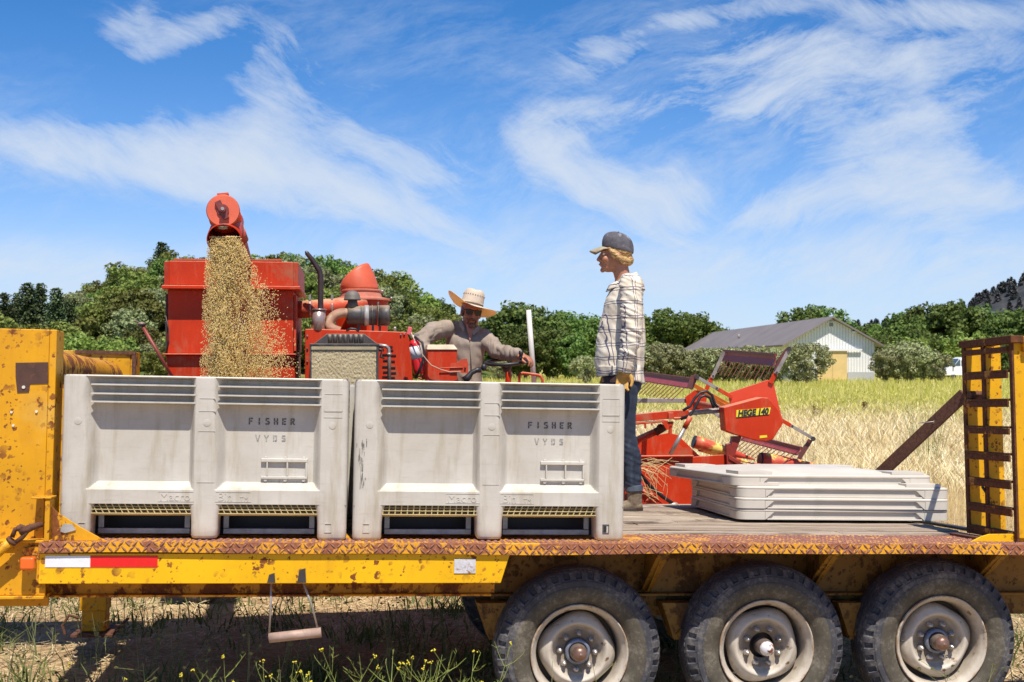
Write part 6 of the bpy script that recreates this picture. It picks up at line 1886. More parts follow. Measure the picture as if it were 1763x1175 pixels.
    # jeans
    def jf(c):
        k = max(0, 1 - abs(c.z - .38) / .16) + max(0, 1 - abs(c.z - .12) / .14)
        return .0025 * mnoise.noise(Vector((c.x * 12, c.y * 12, c.z * 40))) + .006 * k * mnoise.noise(Vector((c.x * 8, c.y * 8, c.z * 48 + c.x * 22)))
    jp = [('e', Q(1071, 648), (.118, .165, .09)), ('e', Q(1080, 660, -.06), (.082, .095, .085)), ('e', Q(1080, 660, .06), (.082, .095, .085)),
          ('c', [Q(1071, 668, -.085), Q(1070, 710, -.09), Q(1074, 748, -.09), Q(1083, 785, -.088), Q(1088, 838, -.08)], [.092, .080, .062, .064, .050]),
          ('c', [Q(1062, 668, .085), Q(1054, 720, .09), Q(1053, 752, .10), Q(1060, 790, .105), Q(1064, 838, .11)], [.092, .078, .062, .062, .050])]
    jeans = sculpt('jeans', jp, M_jean, root, .0065, 3, jf)
    for (x, dy) in ((1089, -.08), (1065, .11)):
        MB().tube([Q(x, 833, dy), Q(x + .5, 843, dy)], [.053, .055], 24).build('jeans_cuff', simple('paler_denim_cuff', (.08, .10, .14), .85, var=.3, scale=25), jeans, bevel=.003)
        bt = [('c', [Q(x + .5, 842, dy), Q(x + 1, 862, dy)], [.046, .046]), ('c', [Q(x + 2, 868, dy), Q(x - 12, 870, dy), Q(x - 24, 872, dy)], [.040, .038, .032], (1, 1.05)),
              ('e', Q(x + 5, 869, dy), (.036, .042, .034))]
        bo = sculpt('boot', bt, M_boot, root, .005, 2, lambda c: .0015 * mnoise.noise(c * 45))
        pts = []
        for k in range(24):
            a = 2 * math.pi * k / 24; ca, sa = math.cos(a), math.sin(a)
            pts.append((Q(x - 8, 0).x + (.085 if ca > 0 else .125) * ca * (1 - .12 * abs(sa)), dy + sa * (.045 if ca > 0 else .05)))
        mb = MB(); mb.prism(pts, .001, .020, 'z'); mb.build('boot_sole', M_sole, bo, bevel=.003)
woman()

def driver():
    b0 = .52
    base = K(803, 650, b0); base = CMX @ Vector((base.x, b0, 1.16))
    root = empty('person', Matrix.Translation(base))
    tag(root, 'man in straw hat, sunglasses and grey brown shirt driving the harvester', 'person')
    def Q(x, y, b=0.0):
        p = CMX @ K(x, y, b0 + b); return p - base
    px = PXM(810, b0)
    Mh = Matrix.Translation(Q(811, 538)) @ Matrix.Rotation(R(14), 4, 'Z') @ Matrix.Rotation(R(7), 4, 'Y') @ Matrix.Rotation(R(6), 4, 'X')
    shR = Q(768, 566); elR = Q(725, 585, -.12); wrR = Q(735, 625, -.30)
    shL = Q(833, 582); elL = Q(856, 606, -.12); wrL = Q(893, 612, -.30)
    # left hand closes over the wheel rim
    dirh = (Q(915, 618, -.36) - wrL).normalized()
    zax = -dirh; yax = Vector((0, -1, 0)); xax = yax.cross(zax).normalized(); yax = zax.cross(xax).normalized()
    xax, yax, zax = xax, yax, zax
    Mhd = Matrix((( -xax.x, yax.x, zax.x, wrL.x), (-xax.y, yax.y, zax.y, wrL.y), (-xax.z, yax.z, zax.z, wrL.z), (0, 0, 0, 1)))
    up = Vector((0, 0, 1)); bk = (up - zax * up.dot(zax)).normalized(); yy = zax.cross(bk).normalized()
    Mhd = Matrix(((bk.x, yy.x, zax.x, wrL.x), (bk.y, yy.y, zax.y, wrL.y), (bk.z, yy.z, zax.z, wrL.z), (0, 0, 0, 1)))
    Mhr = Matrix.Translation(wrR) @ Matrix.Rotation(R(20), 4, 'X')
    prims = head_prims(Mh, .98, jaw=1.05)
    prims += [('c', [Q(811, 552, .03), Q(808, 570, .03), Q(806, 580, .03)], [.060, .058, .07])]
    prims += [('c', [shR, elR, wrR], [.05, .04, .028]), ('c', [shL, elL, wrL], [.05, .04, .028]), ('c', [Q(800, 590, .04), Q(804, 640, .05)], [.08, .09]), ('c', [Q(785, 580, .04), Q(822, 588, .04)], [.05, .05])]
    prims += [('c', [Vector((-.08, 0, .08)), Vector((-.07, -.30, .08)), Vector((-.07, -.36, -.02))], [.085, .06, .05]), ('c', [Vector((.10, 0, .08)), Vector((.13, -.30, .08)), Vector((.14, -.36, -.02))], [.085, .06, .05])]
    prims += hand_prims(Mhd, 34, 1, 1.0) + hand_prims(Mhr, 40, 1, 1.0)
    body = sculpt('body', prims, M_skin2, root, .0055, 2)
    def H(a, b_, c): return Mh @ (Vector((a, b_, c)) * .98)
    Rh = Mh.to_3x3().to_4x4()
    m_hair = hair_mat('brown_beard', (.10, .035, .018), (.24, .10, .045))
    hp = [('e', H(0, .025, .02), (.077, .088, .072), Rh)]
    for sx in (-1, 1): hp += [('c', [H(sx * .068, -.015, .02), H(sx * .070, -.018, -.035)], [.012, .008])]
    sculpt('hair', hp, m_hair, body, .005, 1, lambda c: .002 * mnoise.noise(c * 70))
    bp = [('c', [H(-.034, -.092, -.062), H(-.016, -.108, -.050), H(0, -.113, -.048), H(.016, -.108, -.050), H(.034, -.092, -.062)], [.006, .0095, .0095, .0095, .006]),
          ('c', [H(-.033, -.088, -.062), H(-.028, -.084, -.088)], [.006, .007]), ('c', [H(.033, -.088, -.062), H(.028, -.084, -.088)], [.006, .007]),
          ('e', H(0, -.092, -.100), (.026, .018, .022), Rh), ('c', [H(-.040, -.06, -.098), H(0, -.085, -.112), H(.040, -.06, -.098)], [.010, .013, .010])]
    sculpt('beard', bp, m_hair, body, .0035, 1, lambda c: .002 * mnoise.noise(c * 120))
    # sunglasses
    m, t, b = newmat('black_sunglass_lens'); b.inputs['Base Color'].default_value = (.008, .008, .010, 1); b.inputs['Roughness'].default_value = .12
    mf = simple('black_sunglass_frame', (.012, .012, .014), .3, bstr=0)
    gl = MB()
    for sx in (-1, 1):
        pts = []
        for k in range(20):
            a = 2 * math.pi * k / 20
            ex = abs(math.cos(a)) ** .7 * math.copysign(1, math.cos(a)); ez = abs(math.sin(a)) ** .7 * math.copysign(1, math.sin(a))
            x = sx * .034 + .0285 * ex; z = .006 + .022 * ez
            pts.append(H(x, -.106 + abs(x) * .16, z))
        gl.plate(pts, .004)
    g_ = gl.build('sunglasses', m, root, fix=True)
    fr = MB(); fr.tube([H(-.062, -.094, .020), H(-.03, -.103, .026), H(0, -.110, .018), H(.03, -.103, .026), H(.062, -.094, .020)], .0035, 8).tube([H(-.063, -.093, .019), H(-.078, -.01, .012)], .003, 6).tube([H(.063, -.093, .019), H(.078, -.01, .012)], .003, 6)
    fr.build('frame', mf, g_)
    # straw hat
    m, t, b = newmat('cream_straw'); vec = coords(t); n1 = noise_n(t, vec, 12, 4, .6)
    wv = t.nodes.new('ShaderNodeTexWave'); wv.inputs['Scale'].default_value = 60; wv.bands_direction = 'Z'; t.links.new(vec, wv.inputs['Vector'])
    t.links.new(ramp(t, n1, [(.3, (.74, .68, .54)), (.7, (.84, .80, .69))]), b.inputs['Base Color']); bump(t, b, wv.outputs['Fac'], .2, .002); b.inputs['Roughness'].default_value = .65
    tr = t.nodes.new('ShaderNodeBsdfTranslucent'); tr.inputs[0].default_value = (.85, .52, .14, 1); mx = t.nodes.new('ShaderNodeMixShader'); mx.inputs[0].default_value = .42
    t.links.new(b.outputs[0], mx.inputs[1]); t.links.new(tr.outputs[0], mx.inputs[2]); t.links.new(mx.outputs[0], t.nodes['Material Output'].inputs[0])
    Mt = Mh @ Matrix.Translation((0, .004, .052)) @ Matrix.Rotation(R(-6), 4, 'X') @ Matrix.Rotation(R(6), 4, 'Y')
    n = 56
    def hatring(r, z, crease=0, brim=0):
        out = []
        for k in range(n):
            t_ = 2 * math.pi * k / n; ca, sa = math.cos(t_), math.sin(t_)
            rx = r * (1 if brim else .94); ry = r * (1.0 if brim else 1.10)
            x, y = rx * ca, ry * sa; zz = z
            if crease: zz -= crease * max(0, 1 - (x / (rx * .6 + 1e-6)) ** 2) * .9 * (1 - .3 * abs(sa)); x *= (1 - .12 * max(0, -sa))
            if brim:
                q = (r - .09) / .12
                zz += .070 * q ** 1.4 * abs(ca) ** 2.0 * (1.0 if ca < 0 else .22) - .020 * q * abs(sa) ** 2 - .075 * q * max(0, ca) ** .6 * (.5 + .5 * sa)
                if abs(ca) > .6: x *= (1 - .06 * q * q)
            out.append(Mt @ Vector((x, y, zz)))
        return out
    rings = [hatring(.210, 0, 0, 1), hatring(.195, 0, 0, 1), hatring(.170, 0, 0, 1), hatring(.140, 0, 0, 1), hatring(.112, 0, 0, 1), hatring(.096, .002, 0, 1)]
    crown = [hatring(.089, .003), hatring(.088, .03), hatring(.085, .065), hatring(.080, .095), hatring(.074, .112, .004), hatring(.062, .122, .012), hatring(.04, .124, .018), hatring(.015, .124, .020), hatring(.001, .124, .020)]
    def rl(rs): return MB().add([p for r_ in rs for p in r_], [(i * n + k, i * n + (k + 1) % n, (i + 1) * n + (k + 1) % n, (i + 1) * n + k) for i in range(len(rs) - 1) for k in range(n)], True)
    hat = rl(rings + crown).build('straw_hat', m, root); md = hat.modifiers.new('s', 'SOLIDIFY'); md.thickness = .0025; md.offset = 0
    rl([hatring(.0915, .004), hatring(.0912, .016)]).build('hat_band', simple('brown_hat_cord', (.12, .07, .035), .7), hat)
    mb = MB()
    for k in range(26):
        t_ = 2 * math.pi * k / 26; c = Mt @ Vector((.0805 * math.cos(t_), .0945 * math.sin(t_), .078)); mb.ball(tuple(c), .0045, 6, 5)
    mb.build('vent_holes', simple('hat_vent_brown', (.26, .19, .10), .8), hat, fix=False)
    # shirt
    m = simple('grey_brown_work_shirt', (.27, .215, .17), .9, var=.22, scale=9, bstr=.3, dirt=(.30, .26, .22), dirt_amt=.3)
    def folds(c):
        f = .009 * mnoise.noise(Vector((c.x * 7, c.y * 7, c.z * 9))) + .008 * mnoise.noise(Vector((c.x * 20 + c.z * 9, c.y * 18, c.z * 12)))
        if c.x < -.18: f += .016 * abs(mnoise.noise(Vector((c.x * 12, c.y * 8, c.z * 30 - c.x * 14))))
        if c.x > .17: f += .016 * abs(mnoise.noise(Vector((c.x * 30, c.y * 8, c.z * 12))))
        if -.1 < c.x < .2 and c.z < .26: f += .018 * abs(mnoise.noise(Vector((c.x * 14 + c.z * 14, c.y * 6, c.z * 6))))
        return f
    tp = []
    st = []
    for x0, x1, y, d in ((790, 824, 560, .05), (776, 836, 570, .085), (768, 840, 580, .115), (768, 840, 594, .13), (772, 834, 612, .13), (777, 830, 630, .13), (780, 829, 648, .14), (780, 832, 674, .14)):
        a = Q(x0, y, .04); c = Q(x1, y, .04); m_ = (a + c) / 2; m_.z = Q(806, y, .04).z; st.append((tuple(m_), (c - a).length / 2, d))
    tp.append(('l', st))
    tp += [('c', [Q(774, 568, .04), Q(806, 562, .04), Q(832, 581, .04)], [.052, .050, .052])]
    tp += [('c', [shR, Q(745, 572, -.05), elR, Q(728, 605, -.22), wrR], [.072, .070, .062, .056, .044]), ('c', [shL, Q(846, 594, -.05), elL, Q(874, 608, -.2), Q(889, 611, -.28)], [.070, .068, .060, .052, .044])]
    sh = sculpt('shirt', tp, m, root, .0065, 4, folds)
    # open collar wings, placket and pens
    for pts in ([(793, 549), (800, 566), (798, 572), (791, 562), (790, 552)], [(822, 562), (812, 572), (815, 578), (824, 570), (826, 560)]):
        mb = MB(); mb.plate([Q(x, y, -.085) for x, y in pts], .006); mb.build('collar', m, sh, bevel=.002)
    mb = MB(); mb.plate([Q(801, 557, -.078), Q(817, 563, -.078), Q(809, 588, -.098)], .004); mb.build('bare_chest', M_skin2, body, bevel=.001)
    mb = MB(); mb.tube([Q(810, 588, -.102), Q(812, 645, -.112)], .003, 6); mb.build('placket', simple('shirt_seam', (.22, .18, .15), .9), sh)
driver()
# ------------------------------------------------------------------ foliage
def quads(name, P, Nn, size, mat, aspect=1.6, rg=None):
    n = len(P)
    a = rg.normal(0, 1, (n, 3)); t1 = np.cross(Nn, a); t1 /= np.linalg.norm(t1, axis=1)[:, None] + 1e-9; t2 = np.cross(Nn, t1); t2 /= np.linalg.norm(t2, axis=1)[:, None] + 1e-9
    s = (size * (.6 + .8 * rg.random(n)))[:, None]
    v = np.stack([P - t1 * s * aspect / 2, P + t2 * s / 2, P + t1 * s * aspect / 2, P - t2 * s / 2], 1).reshape(-1, 3)
    me = bpy.data.meshes.new(name); me.vertices.add(4 * n); me.vertices.foreach_set('co', v.ravel())
    me.loops.add(4 * n); me.loops.foreach_set('vertex_index', np.arange(4 * n, dtype=np.int32))
    me.polygons.add(n); me.polygons.foreach_set('loop_start', np.arange(0, 4 * n, 4, dtype=np.int32)); me.polygons.foreach_set('loop_total', np.full(n, 4, dtype=np.int32))
    me.update(); me.materials.append(mat); return me
m, t, b = newmat('tree_bark'); n_ = noise_n(t, coords(t, (3, 3, .6)), 3, 6, .7)
t.links.new(ramp(t, n_, [(.3, (.05, .04, .03)), (.7, (.17, .13, .10))]), b.inputs['Base Color']); b.inputs['Roughness'].default_value = .9
M_bark = m
def tree_proto(kind, seed, H, Rr, mat, nclump, nleaf, leaf, base=.25, trunk_r=.2):
    rg = np.random.default_rng(seed); r = random.Random(seed)
    P = []; Nn = []; limbs = []
    if kind == 'conifer':
        z = H * base; k = 0
        while z < H * .985:
            s = (z - H * base) / (H * (1 - base)); rad = Rr * (1 - s) ** .62 * (.6 + .65 * r.random()) + .18
            nb = max(3, int(6 * (1 - s) + 3))
            for j in range(nb):
                a = 2 * math.pi * (j + r.random() * .8) / nb; L_ = rad * (.65 + .5 * r.random())
                m_ = int(nleaf * (.45 + .55 * (1 - s)))
                q = rg.random(m_) ** .7
                pts = np.stack([np.cos(a) * L_ * q, np.sin(a) * L_ * q, z + L_ * (.10 * q - .32 * q * q)], 1)
                sp = .10 + (.08 + .24 * (1 - np.abs(q - .55))) * rad * .6
                pts += rg.normal(0, 1, (m_, 3)) * sp[:, None] * np.array([1, 1, .6])
                P.append(pts); nn = rg.normal(0, .5, (m_, 3)); nn[:, 2] += 1; Nn.append(nn)
                limbs.append(((0, 0, z), (math.cos(a) * L_ * .7, math.sin(a) * L_ * .7, z - L_ * .05)))
            z += H * (.022 + .016 * r.random()); k += 1
    else:
        zc = H * (base + (1 - base) / 2); hz = H * (1 - base) / 2
        for c in range(nclump):
            d = rg.normal(0, 1, 3); d /= np.linalg.norm(d)
            rad = rg.random() ** .33
            if kind == 'olive': rad = .35 + .65 * rad
            lob = 1 + .22 * mnoise.noise(Vector(d * 1.7) + Vector((seed, 0, 0)))
            cc = np.array([d[0] * Rr * rad * lob, d[1] * Rr * rad * lob, zc + d[2] * hz * rad * lob])
            if d[2] < -.2: cc[:2] *= .82
            cr = Rr * (.17 + .13 * rg.random())
            m_ = int(nleaf * (.6 + .8 * rg.random()))
            q = rg.normal(0, 1, (m_, 3)); q /= np.linalg.norm(q, axis=1)[:, None]
            pts = cc + q * (cr * (.55 + .5 * rg.random(m_)))[:, None] * np.array([1, 1, .72])
            P.append(pts); nn = q * .8 + rg.normal(0, .55, (m_, 3)); nn[:, 2] += .35; Nn.append(nn)
            if c % 5 == 0: limbs.append(((0, 0, H * base * .8), tuple(cc * .9)))
    P = np.concatenate(P); Nn = np.concatenate(Nn); Nn /= np.linalg.norm(Nn, axis=1)[:, None] + 1e-9
    cm_ = quads('crown', P, Nn, leaf, mat, rg=rg)
    mb = MB()
    top = H * .95 if kind == 'conifer' else H * (base + .35)
    if kind == 'olive':
        for k in range(3):
            a = k * 2.1 + seed; mb.tube([(0, 0, -.1), (.12 * math.cos(a), .12 * math.sin(a), H * .15), (.4 * math.cos(a), .4 * math.sin(a), H * .55)], [trunk_r, trunk_r * .6, trunk_r * .25], 7)
    else:
        mb.tube([(0, 0, -.3), (.03 * H * (r.random() - .5), .03 * H * (r.random() - .5), H * .3), (0, 0, top)], [trunk_r * 1.2, trunk_r * .8, trunk_r * .15], 8)
    for a, c in limbs[:26 if kind != 'conifer' else 60]:
        mid = (Vector(a) * .5 + Vector(c) * .5) + Vector((0, 0, -.04 * H if kind != 'conifer' else 0)); mb.tube([a, mid, c], [trunk_r * .4, trunk_r * .25, trunk_r * .08], 5, caps=False)
    root = empty('tree'); 
    co = bpy.data.objects.new('crown', cm_); COL.objects.link(co); co.parent = root
    mb.build('trunk', M_bark, root, weld=False, fix=False)
    return root
ML_oak = leafmat('oak_leaves', (.060, .105, .020), (.175, .245, .055), .25, .35)
ML_hill = leafmat('hillside_leaves', (.115, .155, .028), (.28, .31, .075), .28, .55)
ML_pale = leafmat('pale_oak_leaves', (.17, .19, .08), (.30, .31, .15), .25, .35)
ML_con = leafmat('conifer_needles', (.045, .075, .028), (.14, .17, .07), .1, .25)
ML_olive = leafmat('olive_leaves', (.19, .21, .09), (.40, .41, .21), .2, .25)
ML_burn = leafmat('burnt_conifer_needles', (.050, .065, .065), (.13, .12, .12), .05, .5)
protos = {
 'oak': [tree_proto('oak', 11 + i, 10, 4.6, ML_oak, 130, 60, .34, .12, .3) for i in range(3)],
 'hill': [tree_proto('oak', 31 + i, 6.5, 3.4, ML_hill, 80, 46, .30, .05, .2) for i in range(3)],
 'pale': [tree_proto('oak', 41 + i, 6.0, 3.2, ML_pale, 80, 46, .26, .05, .2) for i in range(2)],
 'conifer': [tree_proto('conifer', 51 + i, 12, 3.0, ML_con, 0, 70, .26, .08, .2) for i in range(2)],
 'olive': [tree_proto('olive', 61 + i, 3.0, 1.5, ML_olive, 64, 55, .11, .16, .07) for i in range(3)],
 'far': [tree_proto('conifer', 71, 14, 3.4, ML_burn, 0, 14, .9, .1, .3)],
}
used = set()
ORD = 'first second third fourth fifth sixth seventh eighth ninth tenth eleventh twelfth thirteenth fourteenth fifteenth sixteenth seventeenth eighteenth nineteenth twentieth'.split()
def ordered(objs, fmt):
    objs = sorted(objs, key=lambda o: o.location.x / o.location.y)
    for i, o in enumerate(objs): o['label'] = fmt % ORD[i]
tr = random.Random(77)
def plant(kind, x, y, z, s, label, group, name='tree', i=None, sz=None, cat='tree'):
    ps = protos[kind]; i = tr.randrange(len(ps)) if i is None else i
    p = ps[i]
    if (kind, i) in used: p = copy_tree(p)
    used.add((kind, i))
    p.name = name
    p.location = (x, y, z); p.rotation_euler = (0, 0, tr.uniform(0, 6.28)); p.scale = (s, s, s * (sz or 1))
    tag(p, label, cat, group)
    return p
def at_px(px, Z): return (px - 881.5) / F * Z
def by_top(kind, px, ytop, Z, label, group, sz=None, H0=None, **kw):
    H0 = H0 or {'oak': 10, 'hill': 6.5, 'pale': 6, 'conifer': 12, 'olive': 3.0}[kind]
    h = CAMH + (HZ - ytop) / F * Z
    zg = kw.pop('zg', 0.0)
    return plant(kind, at_px(px, Z), Z, zg, (h - zg) / (H0 * 1.02) / (sz or 1), label, group, sz=sz, **kw)
# conifers at the far left
for px, yt, Z, lb in ((8, 500, 150, 'ragged dark conifer at the left edge of the woods'), (47, 481, 152, 'tallest dark conifer of the clump behind the yellow front post'), (68, 482, 156, 'dark conifer just right of the tallest one in the clump'), (97, 490, 150, 'slim dark conifer at the right end of the clump'), (30, 500, 158, 'broad dark conifer between the left edge and the tallest one'), (118, 512, 158, 'small dark conifer where the clump meets the hill')):
    by_top('conifer', px, yt, Z, lb, 'conifers in the clump behind the yellow post', name='conifer_tree', zg=hill_height(at_px(px, Z), Z) * .6, sz=1)
t6 = []
for px, yt, Z in ((-20, 540, 140), (20, 555, 138), (60, 560, 140), (100, 556, 142), (130, 545, 150)):
    t6.append(by_top('hill', px, yt, Z, 'leafy green tree at the foot of the conifer clump', 'leafy trees below the conifers', name='broadleaf_tree'))
ordered(t6, '%s leafy tree from the left at the foot of the conifer clump')
# lone conifer on the skyline
x = at_px(279, 232); z = hill_height(x, 232)
h = CAMH + (HZ - 412) / F * 232
plant('conifer', x, 232, z - 5, (h - z + 5) / 12.2, 'lone dark conifer standing tall on the crest of the hill', None, name='conifer_tree', i=0, sz=1)
# the wooded hill
lbs = {'hill': ('green oak growing in the cover of the wooded hill', 'green oaks covering the hill'), 'pale': ('pale grey green oak on the wooded hill', 'pale oaks on the hill'), 'oak': ('dark green oak on the wooded hill', 'dark oaks on the hill')}
hr = random.Random(5)
cnt = 0
for row in range(15):
    Y = 128 + row * 7.2
    px = -260
    while px < 800:
        px += hr.uniform(34, 62) * (150 / Y) ** .6 * 1.15
        pj = px + hr.uniform(-8, 8); yy = Y + hr.uniform(-3, 3)
        x = at_px(pj, yy); z = hill_height(x, yy)
        if z < .6 and yy > 140: continue
        if z < .2 and pj > 560: continue
        if pj < 130 and yy < 165: continue
        k = hr.choices(['hill', 'pale', 'oak'], [6, 2.4, 1.6])[0]
        s = hr.uniform(.62, 1.08) * (.62 if k == 'oak' else 1)
        if hr.random() < .06: continue
        if 130 < pj < 300 and yy < 150: k = 'pale' if hr.random() < .55 else 'hill'; s *= .8
        if cnt >= 235: continue
        cnt += 1
        plant(k, x, yy, z - .7, s, lbs[k][0], lbs[k][1], name='oak_tree')
print('hill trees', cnt)
# trees in the middle distance
mid = [(740, 548, 200, 'hill'), (765, 552, 195, 'hill'), (850, 552, 185, 'hill'), (868, 545, 175, 'oak'), (893, 521, 150, 'oak'), (925, 528, 152, 'oak'), (957, 533, 155, 'oak'), (990, 540, 158, 'oak'), (1020, 545, 160, 'oak'), (822, 560, 190, 'hill'), (790, 560, 200, 'hill'),
       (1050, 548, 213, 'oak'), (1085, 540, 208, 'oak'), (1125, 532, 206, 'oak'), (1160, 529, 208, 'oak'), (1195, 540, 210, 'oak'), (1222, 553, 213, 'oak'), (905, 560, 140, 'oak'), (950, 565, 141, 'oak'), (980, 575, 140, 'oak')]
ts = []
for i, (px, yt, Z, k) in enumerate(mid):
    ts.append(by_top(k, px, yt, Z, 'dark green oak in the tree line behind the driver and the woman', 'oaks in the tree line across the field', name='oak_tree', sz=.95))
ordered(ts, '%s oak from the left in the tree line behind the driver and woman')
by_top('oak', 1383, 529, 215, 'leftmost of two oak tops showing above the barn roof', None, name='oak_tree'); by_top('oak', 1413, 527, 218, 'oak top showing above the barn roof close to the ridge end', None, name='oak_tree')
right = [(1475, 553, 200, 'oak'), (1500, 556, 195, 'oak'), (1530, 548, 190, 'oak'), (1562, 536, 188, 'oak'), (1600, 524, 190, 'oak'), (1640, 520, 185, 'oak'), (1678, 527, 188, 'oak'), (1712, 536, 192, 'oak'), (1745, 534, 180, 'oak'), (1785, 528, 175, 'oak'), (1830, 520, 180, 'oak'), (1520, 575, 175, 'oak'), (1590, 565, 172, 'oak'), (1655, 570, 170, 'hill'), (1720, 575, 170, 'oak'), (1430, 560, 205, 'oak')]
ts = []
for px, yt, Z, k in right:
    ts.append(by_top(k, px, yt, Z, 'dark green oak in the tree line to the right of the barn', 'oaks in the tree line beyond the barn', name='oak_tree', sz=.95))
ordered(ts, '%s dark oak from the left in the tree line beyond the barn')
# olive rows
x_ = 1086; n = 0
ol = random.Random(3)
ts = []
while x_ < 1352:
    ts.append(by_top('olive', x_, 596 + ol.uniform(-6, 8), 112 - n * .2, 'grey green olive in the row before the long barn wall', 'olives in the row along the barn', name='olive_tree', cat='olive tree', sz=.95))
    x_ += ol.uniform(15, 21); n += 1
ordered(ts, '%s grey green olive from the left in the row along the barn')
by_top('olive', 1392, 590, 104, 'grey green olive standing alone before the white barn gable', None, name='olive_tree', cat='olive tree', i=1, sz=.9)
by_top('olive', 1372, 597, 106, 'smaller olive leaning against the lone one at the gable corner', None, name='olive_tree', cat='olive tree', i=2)
t5 = []
for px, yt in ((1522, 601), (1545, 592), (1568, 587), (1590, 598), (1612, 606)):
    t5.append(by_top('olive', px, yt, 118, 'grey green olive in the short row right of the barn', 'olives right of the barn', name='olive_tree', cat='olive tree'))
ordered(t5, '%s grey green olive from the left in the short row right of the barn')
by_top('hill', 1560, 580, 126, 'yellow green bush rising behind the short olive row', None, name='bush', cat='bush', H0=6.5)
by_top('olive', 1008, 612, 100, 'pale olive bush just left of the woman', None, name='olive_tree', cat='olive tree', i=0)
by_top('olive', 858, 618, 125, 'low pale bush behind the steering wheel', None, name='bush', cat='bush', i=0)
# conifers on the distant ridge
fr = random.Random(8)
for i in range(190):
    px = fr.uniform(1425, 1800); s_ = fr.uniform(.15, .7)
    y = 1100 + 500 * s_
    xx = [1050, 1380, 1450, 1530, 1600, 1660, 1700, 1763, 1850, 2100, 2550]; tt = [0, 10, 34, 42, 48, 57, 70, 86, 105, 130, 120]
    z = float(np.interp(px, xx, tt)) * 1.12 * math.sin(min(1, s_ * 1.5) * math.pi / 2)
    plant('far', at_px(px, y), y, z - 3, fr.uniform(.7, 1.25), 'burnt conifer on the distant ridge', 'conifers on the distant ridge', name='conifer_tree', i=0)

